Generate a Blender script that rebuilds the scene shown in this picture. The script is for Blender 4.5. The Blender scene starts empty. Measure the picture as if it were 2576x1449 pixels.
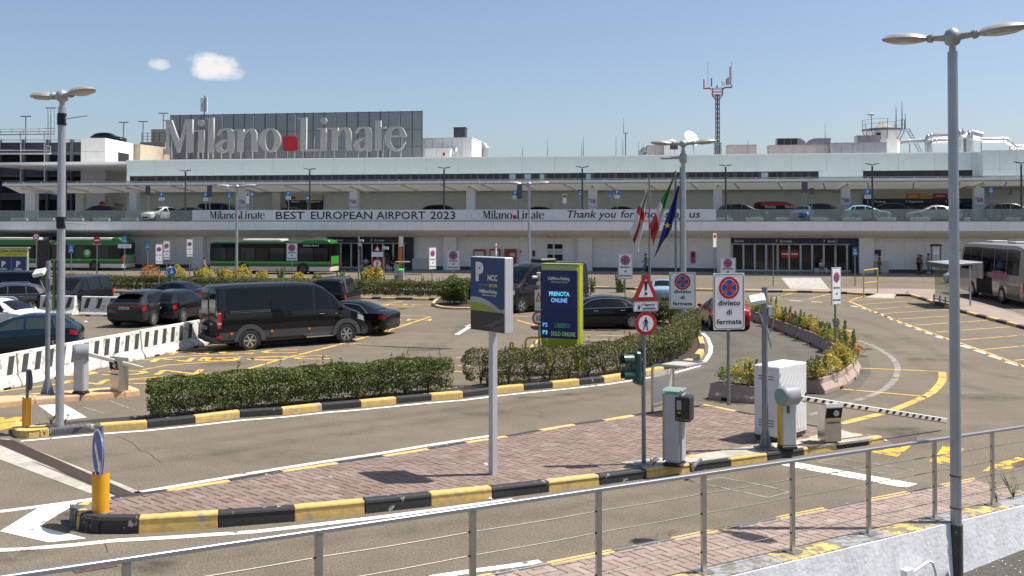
import bpy,bmesh,math,random
import numpy as np
from mathutils import Vector,Matrix
R = math.radians
random.seed(11)
rng = np.random.default_rng(5)
SC = bpy.context.scene
COL = SC.collection
# ---------------------------------------------------------------- camera
F,PITCH,HORIZ,CAMZ = 2550.0,R(1.0),556.0,5.0
PY = HORIZ - F * math.tan(PITCH)
cam_d = bpy.data.cameras.new('camera')
cam_d.sensor_width = 36.0
cam_d.lens = F / 2576.0 * 36.0
cam_d.shift_y = -(724.5 - PY) / 2576.0
cam_d.clip_start = 0.2
cam_d.clip_end = 20000
cam = bpy.data.objects.new('camera',cam_d)
cam.location = (0,0,CAMZ)
cam.rotation_euler = (R(90) + PITCH,0,0)
COL.objects.link(cam)
SC.camera = cam
# ---------------------------------------------------------------- sky and sun
SUN_EL,SUN_DIR = R(62),Vector((1.0,0.14,0)).normalized()
wd = bpy.data.worlds.new('World')
SC.world = wd
wd.use_nodes = True
wn,wl = wd.node_tree.nodes,wd.node_tree.links
wn.clear()
w_out = wn.new('ShaderNodeOutputWorld')
w_bg = wn.new('ShaderNodeBackground')
w_sky = wn.new('ShaderNodeTexSky')
w_sky.sky_type = 'NISHITA'
w_sky.sun_disc = False
w_sky.sun_elevation = SUN_EL
w_sky.sun_rotation = math.atan2(SUN_DIR.x,SUN_DIR.y)
w_sky.altitude = 100
w_sky.air_density = 0.85
w_sky.dust_density = 1.9
w_sky.ozone_density = 1.5
w_bg.inputs['Strength'].default_value = 0.089
# two small fair-weather clouds low over the roof sign
def sky_dir(x,y):
 u,v = (x - 1288.0) / F,(PY - y) / F
 return Vector((u,math.cos(PITCH) - v * math.sin(PITCH),math.sin(PITCH) + v * math.cos(PITCH))).normalized()
w_tc = wn.new('ShaderNodeTexCoord')
w_no = wn.new('ShaderNodeTexNoise'); w_no.inputs['Scale'].default_value = 60; w_no.inputs['Detail'].default_value = 7; w_no.inputs['Roughness'].default_value = 0.6
wl.new(w_tc.outputs['Generated'],w_no.inputs['Vector'])
def w_math(op,a,b):
 n = wn.new('ShaderNodeMath'); n.operation = op
 for i,q in enumerate((a,b)):
  if isinstance(q,(int,float)): n.inputs[i].default_value = q
  else: wl.new(q,n.inputs[i])
 return n.outputs[0]
def w_dot(v):
 n = wn.new('ShaderNodeVectorMath'); n.operation = 'DOT_PRODUCT'; n.inputs[1].default_value = v
 wl.new(w_tc.outputs['Generated'],n.inputs[0]); return n.outputs['Value']
w_col = w_sky.outputs[0]
for (cx,cy,rx,ry,dens) in ((535,163,62,38,0.95),(548,186,72,20,0.55),(401,163,32,17,0.70)):
 dc = sky_dir(cx,cy); rt = Vector((dc.y,-dc.x,0)).normalized(); upv = rt.cross(dc)
 ex = w_math('DIVIDE',w_dot(rt),rx / F); ey = w_math('DIVIDE',w_dot(upv),ry / F)
 rr = w_math('ADD',w_math('MULTIPLY',ex,ex),w_math('MULTIPLY',ey,ey))
 rr = w_math('ADD',rr,w_math('MULTIPLY',w_math('SUBTRACT',w_no.outputs['Fac'],0.5),2.0))
 mr = wn.new('ShaderNodeMapRange'); mr.interpolation_type = 'SMOOTHSTEP'
 mr.inputs['From Min'].default_value = 1.0; mr.inputs['From Max'].default_value = 0.15; mr.inputs['To Max'].default_value = dens
 wl.new(rr,mr.inputs['Value'])
 fc = w_math('MULTIPLY',mr.outputs['Result'],w_math('GREATER_THAN',w_dot(dc),0.9))
 mx = wn.new('ShaderNodeMix'); mx.data_type = 'RGBA'; wl.new(fc,mx.inputs['Factor']); wl.new(w_col,mx.inputs['A']); mx.inputs['B'].default_value = (6.4,6.3,6.2,1)
 w_col = mx.outputs['Result']
wl.new(w_col,w_bg.inputs['Color'])
wl.new(w_bg.outputs[0],w_out.inputs['Surface'])
sun_d = bpy.data.lights.new('sun','SUN')
sun_d.energy = 4.3
sun_d.angle = R(0.53)
sun_d.color = (1.0,0.945,0.86)
sun = bpy.data.objects.new('sun',sun_d)
sv = Vector((SUN_DIR.x * math.cos(SUN_EL),SUN_DIR.y * math.cos(SUN_EL),math.sin(SUN_EL)))
sun.rotation_euler = sv.to_track_quat('Z','Y').to_euler()
sun.location = sv * 60
COL.objects.link(sun)
SC.view_settings.view_transform = 'Standard'
SC.view_settings.look = 'None'
SC.view_settings.exposure = 0.72
SC.view_settings.gamma = 1.0
SC.view_settings.use_curve_mapping = False
# ---------------------------------------------------------------- picture point -> place
def ray(x,y):
 u,v = (x - 1288.0) / F,(PY - y) / F
 return Vector((u,math.cos(PITCH) - v * math.sin(PITCH),math.sin(PITCH) + v * math.cos(PITCH)))
def G(x,y,z=0.0):
 r = ray(x,y)
 return Vector((0,0,CAMZ)) + r * ((z - CAMZ) / r.z)
def AT(x,y,Y):
 r = ray(x,y)
 return Vector((0,0,CAMZ)) + r * (Y / r.y)
def pxm(Y):                       # metres per picture unit at depth Y
 return Y / F
TA = R(8.7)
TO = Vector((0,107.1,0))
TU = Vector((math.cos(TA),-math.sin(TA),0))
TN = Vector((math.sin(TA),math.cos(TA),0))     # away from the camera
def TP(x,y,off=0.0):            # picture point -> (s, z) on the plane local y = off of the terminal
 r = ray(x,y)
 o = Vector((0,0,CAMZ)) - (TO + TN * off)
 t = -o.dot(TN) / r.dot(TN)
 p = o + r * t
 return p.dot(TU),p.z
def TS(x,off=0.0):
 return TP(x,HORIZ,off)[0]
def TZ(x,y,off=0.0):
 return TP(x,y,off)[1]
def TW(s,off,z=0.0):
 return TO + TU * s + TN * off + Vector((0,0,z))
# ---------------------------------------------------------------- materials
MATS = {}
def nodes_of(name):
 m = bpy.data.materials.new(name)
 m.use_nodes = True
 nt = m.node_tree
 return m,nt,nt.nodes,nt.links,nt.nodes['Principled BSDF']
def c4(c):
 return (c[0],c[1],c[2],1.0)
def mat(name,col,rough=0.6,metal=0.0,var=0.06,vs=3.0,bump=0.0,bs=40.0,coat=0.0,spec=0.5,
  emit=None,es=1.0,trans=0.0,alpha=1.0,dirt=0.0,streak=0.0):
 if name in MATS:
  return MATS[name]
 m,nt,n,l,b = nodes_of(name)
 b.inputs['Roughness'].default_value = rough
 b.inputs['Metallic'].default_value = metal
 b.inputs['Specular IOR Level'].default_value = spec
 if coat:
  b.inputs['Coat Weight'].default_value = coat
  b.inputs['Coat Roughness'].default_value = 0.04
 b.inputs['Transmission Weight'].default_value = trans
 b.inputs['Alpha'].default_value = alpha
 tc = n.new('ShaderNodeTexCoord')
 base = c4(col)
 src = None
 if var > 0:
  no = n.new('ShaderNodeTexNoise'); no.inputs['Scale'].default_value = vs; no.inputs['Detail'].default_value = 6
  l.new(tc.outputs['Object'],no.inputs['Vector'])
  rp = n.new('ShaderNodeValToRGB')
  rp.color_ramp.elements[0].position = 0.3; rp.color_ramp.elements[1].position = 0.7
  rp.color_ramp.elements[0].color = c4([max(0,c * (1 - var)) for c in col])
  rp.color_ramp.elements[1].color = c4([min(1,c * (1 + var)) for c in col])
  l.new(no.outputs['Fac'],rp.inputs['Fac'])
  src = rp.outputs['Color']
 if dirt > 0 or streak > 0:
  n2 = n.new('ShaderNodeTexNoise'); n2.inputs['Scale'].default_value = 1.3 if streak == 0 else 2.2; n2.inputs['Detail'].default_value = 8
  mp = n.new('ShaderNodeMapping')
  if streak > 0: mp.inputs['Scale'].default_value = (2.5,2.5,0.25)
  l.new(tc.outputs['Object'],mp.inputs['Vector']); l.new(mp.outputs['Vector'],n2.inputs['Vector'])
  r2 = n.new('ShaderNodeValToRGB'); r2.color_ramp.elements[0].position = 0.52; r2.color_ramp.elements[1].position = 0.75
  l.new(n2.outputs['Fac'],r2.inputs['Fac'])
  mu = n.new('ShaderNodeMath'); mu.operation = 'MULTIPLY'; mu.inputs[1].default_value = max(dirt,streak)
  l.new(r2.outputs['Color'],mu.inputs[0])
  mx = n.new('ShaderNodeMix'); mx.data_type = 'RGBA'
  l.new(mu.outputs[0],mx.inputs['Factor'])
  if src: l.new(src,mx.inputs['A'])
  else: mx.inputs['A'].default_value = base
  mx.inputs['B'].default_value = c4([c * 0.45 + 0.01 for c in col])
  src = mx.outputs['Result']
 if src: l.new(src,b.inputs['Base Color'])
 else: b.inputs['Base Color'].default_value = base
 if bump > 0:
  nb = n.new('ShaderNodeTexNoise'); nb.inputs['Scale'].default_value = bs; nb.inputs['Detail'].default_value = 4
  l.new(tc.outputs['Object'],nb.inputs['Vector'])
  bp = n.new('ShaderNodeBump'); bp.inputs['Strength'].default_value = bump; bp.inputs['Distance'].default_value = 0.02
  l.new(nb.outputs['Fac'],bp.inputs['Height']); l.new(bp.outputs['Normal'],b.inputs['Normal'])
 if emit:
  b.inputs['Emission Color'].default_value = c4(emit)
  b.inputs['Emission Strength'].default_value = es
 MATS[name] = m
 return m
def asphalt(name,c0,c1,crack=0.6,patch=0.5):
 m,nt,n,l,b = nodes_of(name)
 tc = n.new('ShaderNodeTexCoord')
 def noise(sc,det,rough=0.55):
  x = n.new('ShaderNodeTexNoise'); x.inputs['Scale'].default_value = sc; x.inputs['Detail'].default_value = det
  x.inputs['Roughness'].default_value = rough; l.new(tc.outputs['Object'],x.inputs['Vector']); return x
 def ramp(s,p0,p1,a=(0,0,0,1),z=(1,1,1,1)):
  x = n.new('ShaderNodeValToRGB'); x.color_ramp.elements[0].position = p0; x.color_ramp.elements[1].position = p1
  x.color_ramp.elements[0].color = a; x.color_ramp.elements[1].color = z; l.new(s,x.inputs['Fac']); return x.outputs['Color']
 def mix(f,a,bb,mode='MIX'):
  x = n.new('ShaderNodeMix'); x.data_type = 'RGBA'; x.blend_type = mode
  for s,k in ((f,'Factor'),(a,'A'),(bb,'B')):
   if hasattr(s,'type') and hasattr(s,'links'): l.new(s,x.inputs[k])
   else: x.inputs[k].default_value = s
  return x.outputs['Result']
 big = ramp(noise(0.16,5,0.6).outputs['Fac'],0.32,0.68,c4(c0),c4(c1))
 fine = noise(30.0,3,0.75)
 grain = ramp(fine.outputs['Fac'],0.36,0.66,(0.54,0.54,0.54,1),(1.50,1.47,1.40,1))
 col = mix(1.0,big,grain,'MULTIPLY')
 med = ramp(noise(1.1,7,0.65).outputs['Fac'],0.35,0.7,(0.86,0.86,0.87,1),(1.08,1.07,1.05,1))
 col = mix(1.0,col,med,'MULTIPLY')
 st = ramp(noise(0.33,8,0.7).outputs['Fac'],0.57,0.72)
 stm = n.new('ShaderNodeMath'); stm.operation = 'MULTIPLY'; stm.inputs[1].default_value = patch
 l.new(st,stm.inputs[0])
 col = mix(stm.outputs[0],col,c4([c * 0.55 for c in c0]))
 # sealed cracks
 vo = n.new('ShaderNodeTexVoronoi'); vo.feature = 'DISTANCE_TO_EDGE'; vo.inputs['Scale'].default_value = 0.21
 wv = noise(1.6,5); add = n.new('ShaderNodeVectorMath'); add.operation = 'MULTIPLY_ADD'
 add.inputs[1].default_value = (0.9,0.9,0.9); l.new(wv.outputs['Color'],add.inputs[0]); l.new(tc.outputs['Object'],add.inputs[2])
 l.new(add.outputs[0],vo.inputs['Vector'])
 ck = ramp(vo.outputs['Distance'],0.0012,0.0042,(1,1,1,1),(0,0,0,1))
 msk = ramp(noise(0.35,3).outputs['Fac'],0.5,0.58)
 ckm = n.new('ShaderNodeMath'); ckm.operation = 'MULTIPLY'; l.new(ck,ckm.inputs[0]); l.new(msk,ckm.inputs[1])
 ck2 = n.new('ShaderNodeMath'); ck2.operation = 'MULTIPLY'; ck2.inputs[1].default_value = crack; l.new(ckm.outputs[0],ck2.inputs[0])
 col = mix(ck2.outputs[0],col,(0.025,0.024,0.022,1))
 l.new(col,b.inputs['Base Color'])
 b.inputs['Roughness'].default_value = 0.88
 b.inputs['Specular IOR Level'].default_value = 0.35
 bp = n.new('ShaderNodeBump'); bp.inputs['Strength'].default_value = 0.5; bp.inputs['Distance'].default_value = 0.01
 l.new(fine.outputs['Fac'],bp.inputs['Height']); l.new(bp.outputs['Normal'],b.inputs['Normal'])
 MATS[name] = m
 return m
def opal(name,col,thru=0.5):
 """milky roofing sheet that lets light through"""
 m,nt,n,l,b = nodes_of(name)
 b.inputs['Base Color'].default_value = c4(col); b.inputs['Roughness'].default_value = 0.6
 tr = n.new('ShaderNodeBsdfTranslucent'); tr.inputs['Color'].default_value = c4(col)
 ms = n.new('ShaderNodeMixShader'); ms.inputs[0].default_value = thru
 l.new(b.outputs[0],ms.inputs[1]); l.new(tr.outputs[0],ms.inputs[2]); l.new(ms.outputs[0],n['Material Output'].inputs['Surface'])
 MATS[name] = m
 return m
def worn(name,col,under,amount=0.5,scale=5.0,rough=0.7,scale2=40,thr=0.0):
 """paint that has chipped and rubbed through to the surface below"""
 m,nt,n,l,b = nodes_of(name)
 tc = n.new('ShaderNodeTexCoord')
 geo = n.new('ShaderNodeNewGeometry')
 a = n.new('ShaderNodeTexNoise'); a.inputs['Scale'].default_value = scale; a.inputs['Detail'].default_value = 7; a.inputs['Roughness'].default_value = 0.65
 l.new(geo.outputs['Position'],a.inputs['Vector'])
 r = n.new('ShaderNodeValToRGB'); r.color_ramp.elements[0].position = 0.66 - 0.3 * amount + thr; r.color_ramp.elements[1].position = 0.70 - 0.22 * amount + thr
 l.new(a.outputs['Fac'],r.inputs['Fac'])
 g = n.new('ShaderNodeTexNoise'); g.inputs['Scale'].default_value = scale2; g.inputs['Detail'].default_value = 3
 l.new(geo.outputs['Position'],g.inputs['Vector'])
 rg = n.new('ShaderNodeValToRGB'); rg.color_ramp.elements[0].position = 0.3; rg.color_ramp.elements[1].position = 0.7
 rg.color_ramp.elements[0].color = c4([c * 0.8 for c in col]); rg.color_ramp.elements[1].color = c4([min(1,c * 1.1) for c in col])
 l.new(g.outputs['Fac'],rg.inputs['Fac'])
 mx = n.new('ShaderNodeMix'); mx.data_type = 'RGBA'
 l.new(r.outputs['Color'],mx.inputs['Factor']); l.new(rg.outputs['Color'],mx.inputs['A']); mx.inputs['B'].default_value = c4(under)
 l.new(mx.outputs['Result'],b.inputs['Base Color'])
 b.inputs['Roughness'].default_value = rough
 bp = n.new('ShaderNodeBump'); bp.inputs['Strength'].default_value = 0.25; bp.inputs['Distance'].default_value = 0.01
 l.new(g.outputs['Fac'],bp.inputs['Height']); l.new(bp.outputs['Normal'],b.inputs['Normal'])
 MATS[name] = m
 return m
def leafmat(name,cols,rough=0.55):
 """leaf colours picked by a per-face random value"""
 m,nt,n,l,b = nodes_of(name)
 at = n.new('ShaderNodeAttribute'); at.attribute_name = 'rnd'
 r = n.new('ShaderNodeValToRGB')
 els = r.color_ramp.elements
 for i,c in enumerate(cols):
  p = i / (len(cols) - 1)
  if i == 0: els[0].position = 0; els[0].color = c4(c)
  elif i == len(cols) - 1: els[-1].position = 1; els[-1].color = c4(c)
  else:
   e = els.new(p); e.color = c4(c)
 l.new(at.outputs['Fac'],r.inputs['Fac'])
 l.new(r.outputs['Color'],b.inputs['Base Color'])
 b.inputs['Roughness'].default_value = rough
 b.inputs['Subsurface Weight'].default_value = 0.0
 tr = n.new('ShaderNodeBsdfTranslucent'); l.new(r.outputs['Color'],tr.inputs['Color'])
 ms = n.new('ShaderNodeMixShader'); ms.inputs[0].default_value = 0.25
 out = n['Material Output']
 l.new(b.outputs[0],ms.inputs[1]); l.new(tr.outputs[0],ms.inputs[2]); l.new(ms.outputs[0],out.inputs['Surface'])
 MATS[name] = m
 return m
def brickmat(name,cols):
 """each paver takes its own tint from its place"""
 m,nt,n,l,b = nodes_of(name)
 geo = n.new('ShaderNodeNewGeometry')
 oi = n.new('ShaderNodeObjectInfo')
 at = n.new('ShaderNodeAttribute'); at.attribute_name = 'rnd'
 ad = n.new('ShaderNodeMath'); ad.operation = 'ADD'
 l.new(oi.outputs['Random'],ad.inputs[0]); l.new(at.outputs['Fac'],ad.inputs[1])
 fr = n.new('ShaderNodeMath'); fr.operation = 'FRACT'; l.new(ad.outputs[0],fr.inputs[0])
 r = n.new('ShaderNodeValToRGB'); els = r.color_ramp.elements
 for i,c in enumerate(cols):
  if i == 0: els[0].color = c4(c)
  elif i == len(cols) - 1: els[-1].color = c4(c)
  else: els.new(i / (len(cols) - 1)).color = c4(c)
 l.new(fr.outputs[0],r.inputs['Fac'])
 g = n.new('ShaderNodeTexNoise'); g.inputs['Scale'].default_value = 2.2; g.inputs['Detail'].default_value = 8
 l.new(geo.outputs['Position'],g.inputs['Vector'])
 rg = n.new('ShaderNodeValToRGB'); rg.color_ramp.elements[0].position = 0.33; rg.color_ramp.elements[1].position = 0.7
 rg.color_ramp.elements[0].color = (0.88,0.88,0.89,1); rg.color_ramp.elements[1].color = (1.07,1.06,1.05,1)
 l.new(g.outputs['Fac'],rg.inputs['Fac'])
 f = n.new('ShaderNodeTexNoise'); f.inputs['Scale'].default_value = 90; f.inputs['Detail'].default_value = 3
 l.new(geo.outputs['Position'],f.inputs['Vector'])
 rf = n.new('ShaderNodeValToRGB'); rf.color_ramp.elements[0].color = (0.8,0.8,0.8,1); rf.color_ramp.elements[1].color = (1.2,1.2,1.2,1)
 l.new(f.outputs['Fac'],rf.inputs['Fac'])
 m1 = n.new('ShaderNodeMix'); m1.data_type = 'RGBA'; m1.blend_type = 'MULTIPLY'; m1.inputs['Factor'].default_value = 1
 l.new(r.outputs['Color'],m1.inputs['A']); l.new(rg.outputs['Color'],m1.inputs['B'])
 m2 = n.new('ShaderNodeMix'); m2.data_type = 'RGBA'; m2.blend_type = 'MULTIPLY'; m2.inputs['Factor'].default_value = 1
 l.new(m1.outputs['Result'],m2.inputs['A']); l.new(rf.outputs['Color'],m2.inputs['B'])
 l.new(m2.outputs['Result'],b.inputs['Base Color'])
 b.inputs['Roughness'].default_value = 0.85
 MATS[name] = m
 return m
def glassmat(name,tint=(0.75,0.85,0.82),opacity=0.35,rough=0.03,body=0.35):
 """thin sheet: part clear, part glossy"""
 m,nt,n,l,b = nodes_of(name)
 tr = n.new('ShaderNodeBsdfTransparent'); tr.inputs[0].default_value = c4(tint)
 b.inputs['Base Color'].default_value = c4([t * body for t in tint])
 b.inputs['Roughness'].default_value = rough
 ms = n.new('ShaderNodeMixShader'); ms.inputs[0].default_value = opacity
 l.new(tr.outputs[0],ms.inputs[1]); l.new(b.outputs[0],ms.inputs[2]); l.new(ms.outputs[0],n['Material Output'].inputs['Surface'])
 MATS[name] = m
 return m
# ---------------------------------------------------------------- mesh building
class MB:
 def __init__(s,T=None):
  s.v,s.f,s.T = [],[],T
 def add(s,vs,fs):
  k = len(s.v)
  if s.T is not None: vs = [s.T @ Vector(v) for v in vs]
  s.v += [tuple(v) for v in vs]
  s.f += [tuple(k + i for i in f) for f in fs]
  return s
 def box(s,x0,x1,y0,y1,z0,z1):
  return s.add([(x0,y0,z0),(x1,y0,z0),(x1,y1,z0),(x0,y1,z0),(x0,y0,z1),(x1,y0,z1),(x1,y1,z1),(x0,y1,z1)],
                     [(0,3,2,1),(4,5,6,7),(0,1,5,4),(1,2,6,5),(2,3,7,6),(3,0,4,7)])
 def hexa(s,b,t):
  return s.add(list(b) + list(t),[(0,3,2,1),(4,5,6,7),(0,1,5,4),(1,2,6,5),(2,3,7,6),(3,0,4,7)])
 def cyl(s,p0,p1,r0,r1=None,n=12,caps=True):
  p0,p1 = Vector(p0),Vector(p1)
  r1 = r0 if r1 is None else r1
  d = (p1 - p0).normalized()
  a = d.orthogonal().normalized(); b = d.cross(a)
  vs,fs = [],[]
  for p,r in ((p0,r0),(p1,r1)):
   for i in range(n):
    t = 2 * math.pi * i / n
    vs.append(p + (a * math.cos(t) + b * math.sin(t)) * r)
  for i in range(n):
   j = (i + 1) % n
   fs.append((i,j,n + j,n + i))
  if caps:
   fs.append(tuple(range(n - 1,-1,-1))); fs.append(tuple(range(n,2 * n)))
  return s.add(vs,fs)
 def tube(s,pts,r,n=8):
  pts = [Vector(p) for p in pts]
  vs,fs = [],[]
  a = None
  for i,p in enumerate(pts):
   d = (pts[min(i + 1,len(pts) - 1)] - pts[max(i - 1,0)]).normalized()
   if a is None: a = d.orthogonal().normalized()
   else: a = (a - d * a.dot(d)).normalized()
   b = d.cross(a)
   rr = r[i] if isinstance(r,(list,tuple)) else r
   for k in range(n):
    t = 2 * math.pi * k / n
    vs.append(p + (a * math.cos(t) + b * math.sin(t)) * rr)
  for i in range(len(pts) - 1):
   for k in range(n):
    j = (k + 1) % n
    fs.append((i * n + k,i * n + j,(i + 1) * n + j,(i + 1) * n + k))
  fs.append(tuple(range(n - 1,-1,-1))); fs.append(tuple(range((len(pts) - 1) * n,len(pts) * n)))
  return s.add(vs,fs)
 def prism(s,poly,plane,a,b):
  """extrude a 2-D outline; plane 'xz' (a,b along y), 'xy' (along z) or 'yz' (along x)"""
  def P(p,h):
   if plane == 'xz': return (p[0],h,p[1])
   if plane == 'xy': return (p[0],p[1],h)
   return (h,p[0],p[1])
  n = len(poly)
  vs = [P(p,a) for p in poly] + [P(p,b) for p in poly]
  fs = [tuple(range(n)),tuple(range(2 * n - 1,n - 1,-1))]
  for i in range(n):
   j = (i + 1) % n
   fs.append((i,n + i,n + j,j))
  return s.add(vs,fs)
 def lathe(s,prof,c=(0,0,0),n=16,axis='z',sx=1.0,sy=1.0,caps=True):
  vs,fs = [],[]
  for (r,h) in prof:
   for k in range(n):
    t = 2 * math.pi * k / n
    x,y = r * math.cos(t) * sx,r * math.sin(t) * sy
    if axis == 'z': v = (x + c[0],y + c[1],h + c[2])
    elif axis == 'y': v = (x + c[0],h + c[1],y + c[2])
    else: v = (h + c[0],x + c[1],y + c[2])
    vs.append(v)
  for i in range(len(prof) - 1):
   for k in range(n):
    j = (k + 1) % n
    fs.append((i * n + k,i * n + j,(i + 1) * n + j,(i + 1) * n + k))
  if caps: fs.append(tuple(range(n - 1,-1,-1))); fs.append(tuple(range((len(prof) - 1) * n,len(prof) * n)))
  return s.add(vs,fs)
 def ring(s,r0,r1,c,y0,y1,n=28,sx=1.0,sz=1.0):
  """flat ring in the xz plane, thickness y0..y1"""
  vs,fs = [],[]
  for k in range(n):
   t = 2 * math.pi * k / n
   for (r,y) in ((r0,y0),(r1,y0),(r1,y1),(r0,y1)):
    vs.append((c[0] + r * math.cos(t) * sx,y,c[1] + r * math.sin(t) * sz))
  for k in range(n):
   j = (k + 1) % n
   for q in range(4):
    p = (q + 1) % 4
    fs.append((k * 4 + q,j * 4 + q,j * 4 + p,k * 4 + p))
  return s.add(vs,fs)
 def disc(s,r,c,y0,y1,n=28):
  return s.prism([(c[0] + r * math.cos(2 * math.pi * k / n),c[1] + r * math.sin(2 * math.pi * k / n)) for k in range(n)],'xz',y0,y1)
 def poly(s,pts):
  return s.add(pts,[tuple(range(len(pts)))])
 def grid(s,rows):
  n = len(rows[0])
  vs = [p for r in rows for p in r]
  fs = [(i * n + k,i * n + k + 1,(i + 1) * n + k + 1,(i + 1) * n + k) for i in range(len(rows) - 1) for k in range(n - 1)]
  return s.add(vs,fs)
 def mesh(s,name,material=None,bevel=0.0,smooth=None,seg=1):
  me = bpy.data.meshes.new(name)
  me.from_pydata(s.v,[],s.f)
  bm = bmesh.new(); bm.from_mesh(me)
  if bevel > 0:
   bmesh.ops.bevel(bm,geom=[e for e in bm.edges if len(e.link_faces) == 2 and e.calc_face_angle(0) > 0.5],
       offset=bevel,segments=seg,affect='EDGES',clamp_overlap=True)
  bmesh.ops.recalc_face_normals(bm,faces=bm.faces)
  bm.to_mesh(me); bm.free()
  if smooth is not None:
   me.polygons.foreach_set('use_smooth',[True] * len(me.polygons))
   me.set_sharp_from_angle(angle=R(smooth))
  if material: me.materials.append(material if not isinstance(material,str) else MATS[material])
  me.update()
  return me
 def build(s,name,material,parent=None,bevel=0.0,smooth=None,seg=1,label=None):
  return link(name,s.mesh(name,material,bevel,smooth,seg),parent,label=label)
def link(name,me,parent=None,loc=None,rotz=0.0,label=None):
 o = bpy.data.objects.new(name,me)
 COL.objects.link(o)
 if parent is not None: o.parent = parent
 if loc is not None: o.location = loc
 if rotz: o.rotation_euler = (0,0,rotz)
 if label: o['label'] = label
 return o
def tag(o,label,cat,group=None):
 o['label'] = label; o['category'] = cat
 if group: o['group'] = group
 return o
def thing(name,label,cat,loc=(0,0,0),rotz=0.0,group=None):
 o = bpy.data.objects.new(name,None)
 COL.objects.link(o)
 o.empty_display_size = 0.2
 o.location = loc; o.rotation_euler = (0,0,rotz)
 return tag(o,label,cat,group)
def struct(o):
 o['kind'] = 'structure'
 return o
def sroot(name,loc=(0,0,0),rotz=0.0):
 o = bpy.data.objects.new(name,None)
 COL.objects.link(o); o.location = loc; o.rotation_euler = (0,0,rotz)
 return struct(o)
def stuff(o):
 o['kind'] = 'stuff'
 return o
def dup(root,loc,rotz,label,group=None):
 r = root.copy(); COL.objects.link(r); r.location = loc; r.rotation_euler = (0,0,rotz); r['label'] = label
 if group: r['group'] = group
 for ch in list(root.children):
  c = ch.copy(); COL.objects.link(c); c.parent = r
  for g in list(ch.children):
   d = g.copy(); COL.objects.link(d); d.parent = c
 return r
def rrect(w,h,r,cx=0.0,cz=0.0,n=5):
 pts = []
 for (sx,sz,a0) in ((1,1,0),(-1,1,90),(-1,-1,180),(1,-1,270)):
  for k in range(n + 1):
   a = R(a0 + 90.0 * k / n)
   pts.append((cx + sx * (w / 2 - r) + r * math.cos(a),cz + sz * (h / 2 - r) + r * math.sin(a)))
 return pts
TMP = bpy.data.scenes.new('scratch')
def bake(o):
 """mesh of one object with its modifiers, worked out in an empty scratch scene"""
 TMP.collection.objects.link(o)
 with bpy.context.temp_override(scene=TMP,view_layer=TMP.view_layers[0]):
  dg = bpy.context.evaluated_depsgraph_get()
  dg.update()
  return bpy.data.meshes.new_from_object(o.evaluated_get(dg))
def curve_mesh(cu,name,m):
 o = bpy.data.objects.new('tmp',cu)
 me = bake(o)
 bpy.data.objects.remove(o); bpy.data.curves.remove(cu)
 me.name = name
 me.materials.clear(); me.materials.append(MATS[m] if isinstance(m,str) else m)
 return me
def text(body,size,m,parent,loc,rotz=0.0,ext=0.002,bold=0.0,shear=0.0,align='CENTER',name='lettering',squeeze=1.0,space=1.0,tilt=0.0,flat=False):
 """lettering standing in the local xz plane, read from -y"""
 cu = bpy.data.curves.new('t','FONT')
 cu.body = body; cu.size = size; cu.extrude = ext; cu.offset = bold; cu.shear = shear
 cu.align_x = align; cu.align_y = 'BOTTOM_BASELINE'; cu.space_character = space; cu.resolution_u = 2
 me = curve_mesh(cu,name,m)
 o = link(name,me,parent)
 o.location = loc
 o.rotation_euler = (0 if flat else R(90),0,rotz)
 o.scale = (squeeze,1,1)
 return o
def outline_mesh(polys,name,m,ext=0.01):
 cu = bpy.data.curves.new('g','CURVE')
 cu.dimensions = '2D'; cu.fill_mode = 'BOTH'; cu.extrude = ext
 for p in polys:
  sp = cu.splines.new('POLY'); sp.points.add(len(p) - 1)
  for i,q in enumerate(p): sp.points[i].co = (q[0],q[1],0,1)
  sp.use_cyclic_u = True
 return curve_mesh(cu,name,m)
# ---------------------------------------------------------------- material library
asphalt('asphalt',(0.136,0.115,0.087),(0.168,0.144,0.111),crack=0.55,patch=0.3)
asphalt('asphalt_dark',(0.060,0.056,0.050),(0.085,0.08,0.073),crack=0.3,patch=0.5)
asphalt('asphalt_patch',(0.105,0.097,0.085),(0.13,0.12,0.107),crack=0.3,patch=0.3)
ASPH = (0.135,0.117,0.093)
worn('paint_white',(0.80,0.79,0.75),ASPH,0.30,3.0,scale2=30)
worn('paint_white_old',(0.27,0.255,0.225),ASPH,0.55,3.0)
worn('paint_yellow',(0.72,0.42,0.08),ASPH,0.42,2.6)
worn('paint_yellow_bright',(0.80,0.43,0.02),ASPH,0.62,3.4)
worn('paint_blue',(0.16,0.30,0.42),ASPH,0.8,3.0)
worn('kerb_yellow',(0.62,0.42,0.13),(0.34,0.31,0.27),0.28,4.2,scale2=9)
worn('kerb_black',(0.026,0.027,0.030),(0.40,0.37,0.33),0.14,5.5,scale2=12)
worn('kerb_grey',(0.085,0.09,0.095),(0.40,0.37,0.33),0.3,4.5,scale2=12)
worn('kerb_orange',(0.72,0.43,0.20),(0.52,0.36,0.24),0.7,2.5,scale2=9)
worn('wall_top_yellow',(0.66,0.46,0.13),(0.20,0.17,0.12),0.75,5.5,scale2=14)
worn('wall_top_grey',(0.30,0.30,0.31),(0.16,0.15,0.13),0.6,5.0)
mat('concrete',(0.40,0.37,0.32),0.9,var=0.18,vs=4,bump=0.3,bs=30,dirt=0.5)
mat('concrete_pale',(0.40,0.37,0.31),0.9,var=0.12,vs=5,bump=0.3,bs=40,dirt=0.6)
mat('whitewash',(0.70,0.71,0.73),0.85,var=0.10,vs=5,bump=0.5,bs=14,dirt=0.35)
mat('mortar',(0.085,0.062,0.052),0.95,var=0.25,vs=20)
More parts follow.
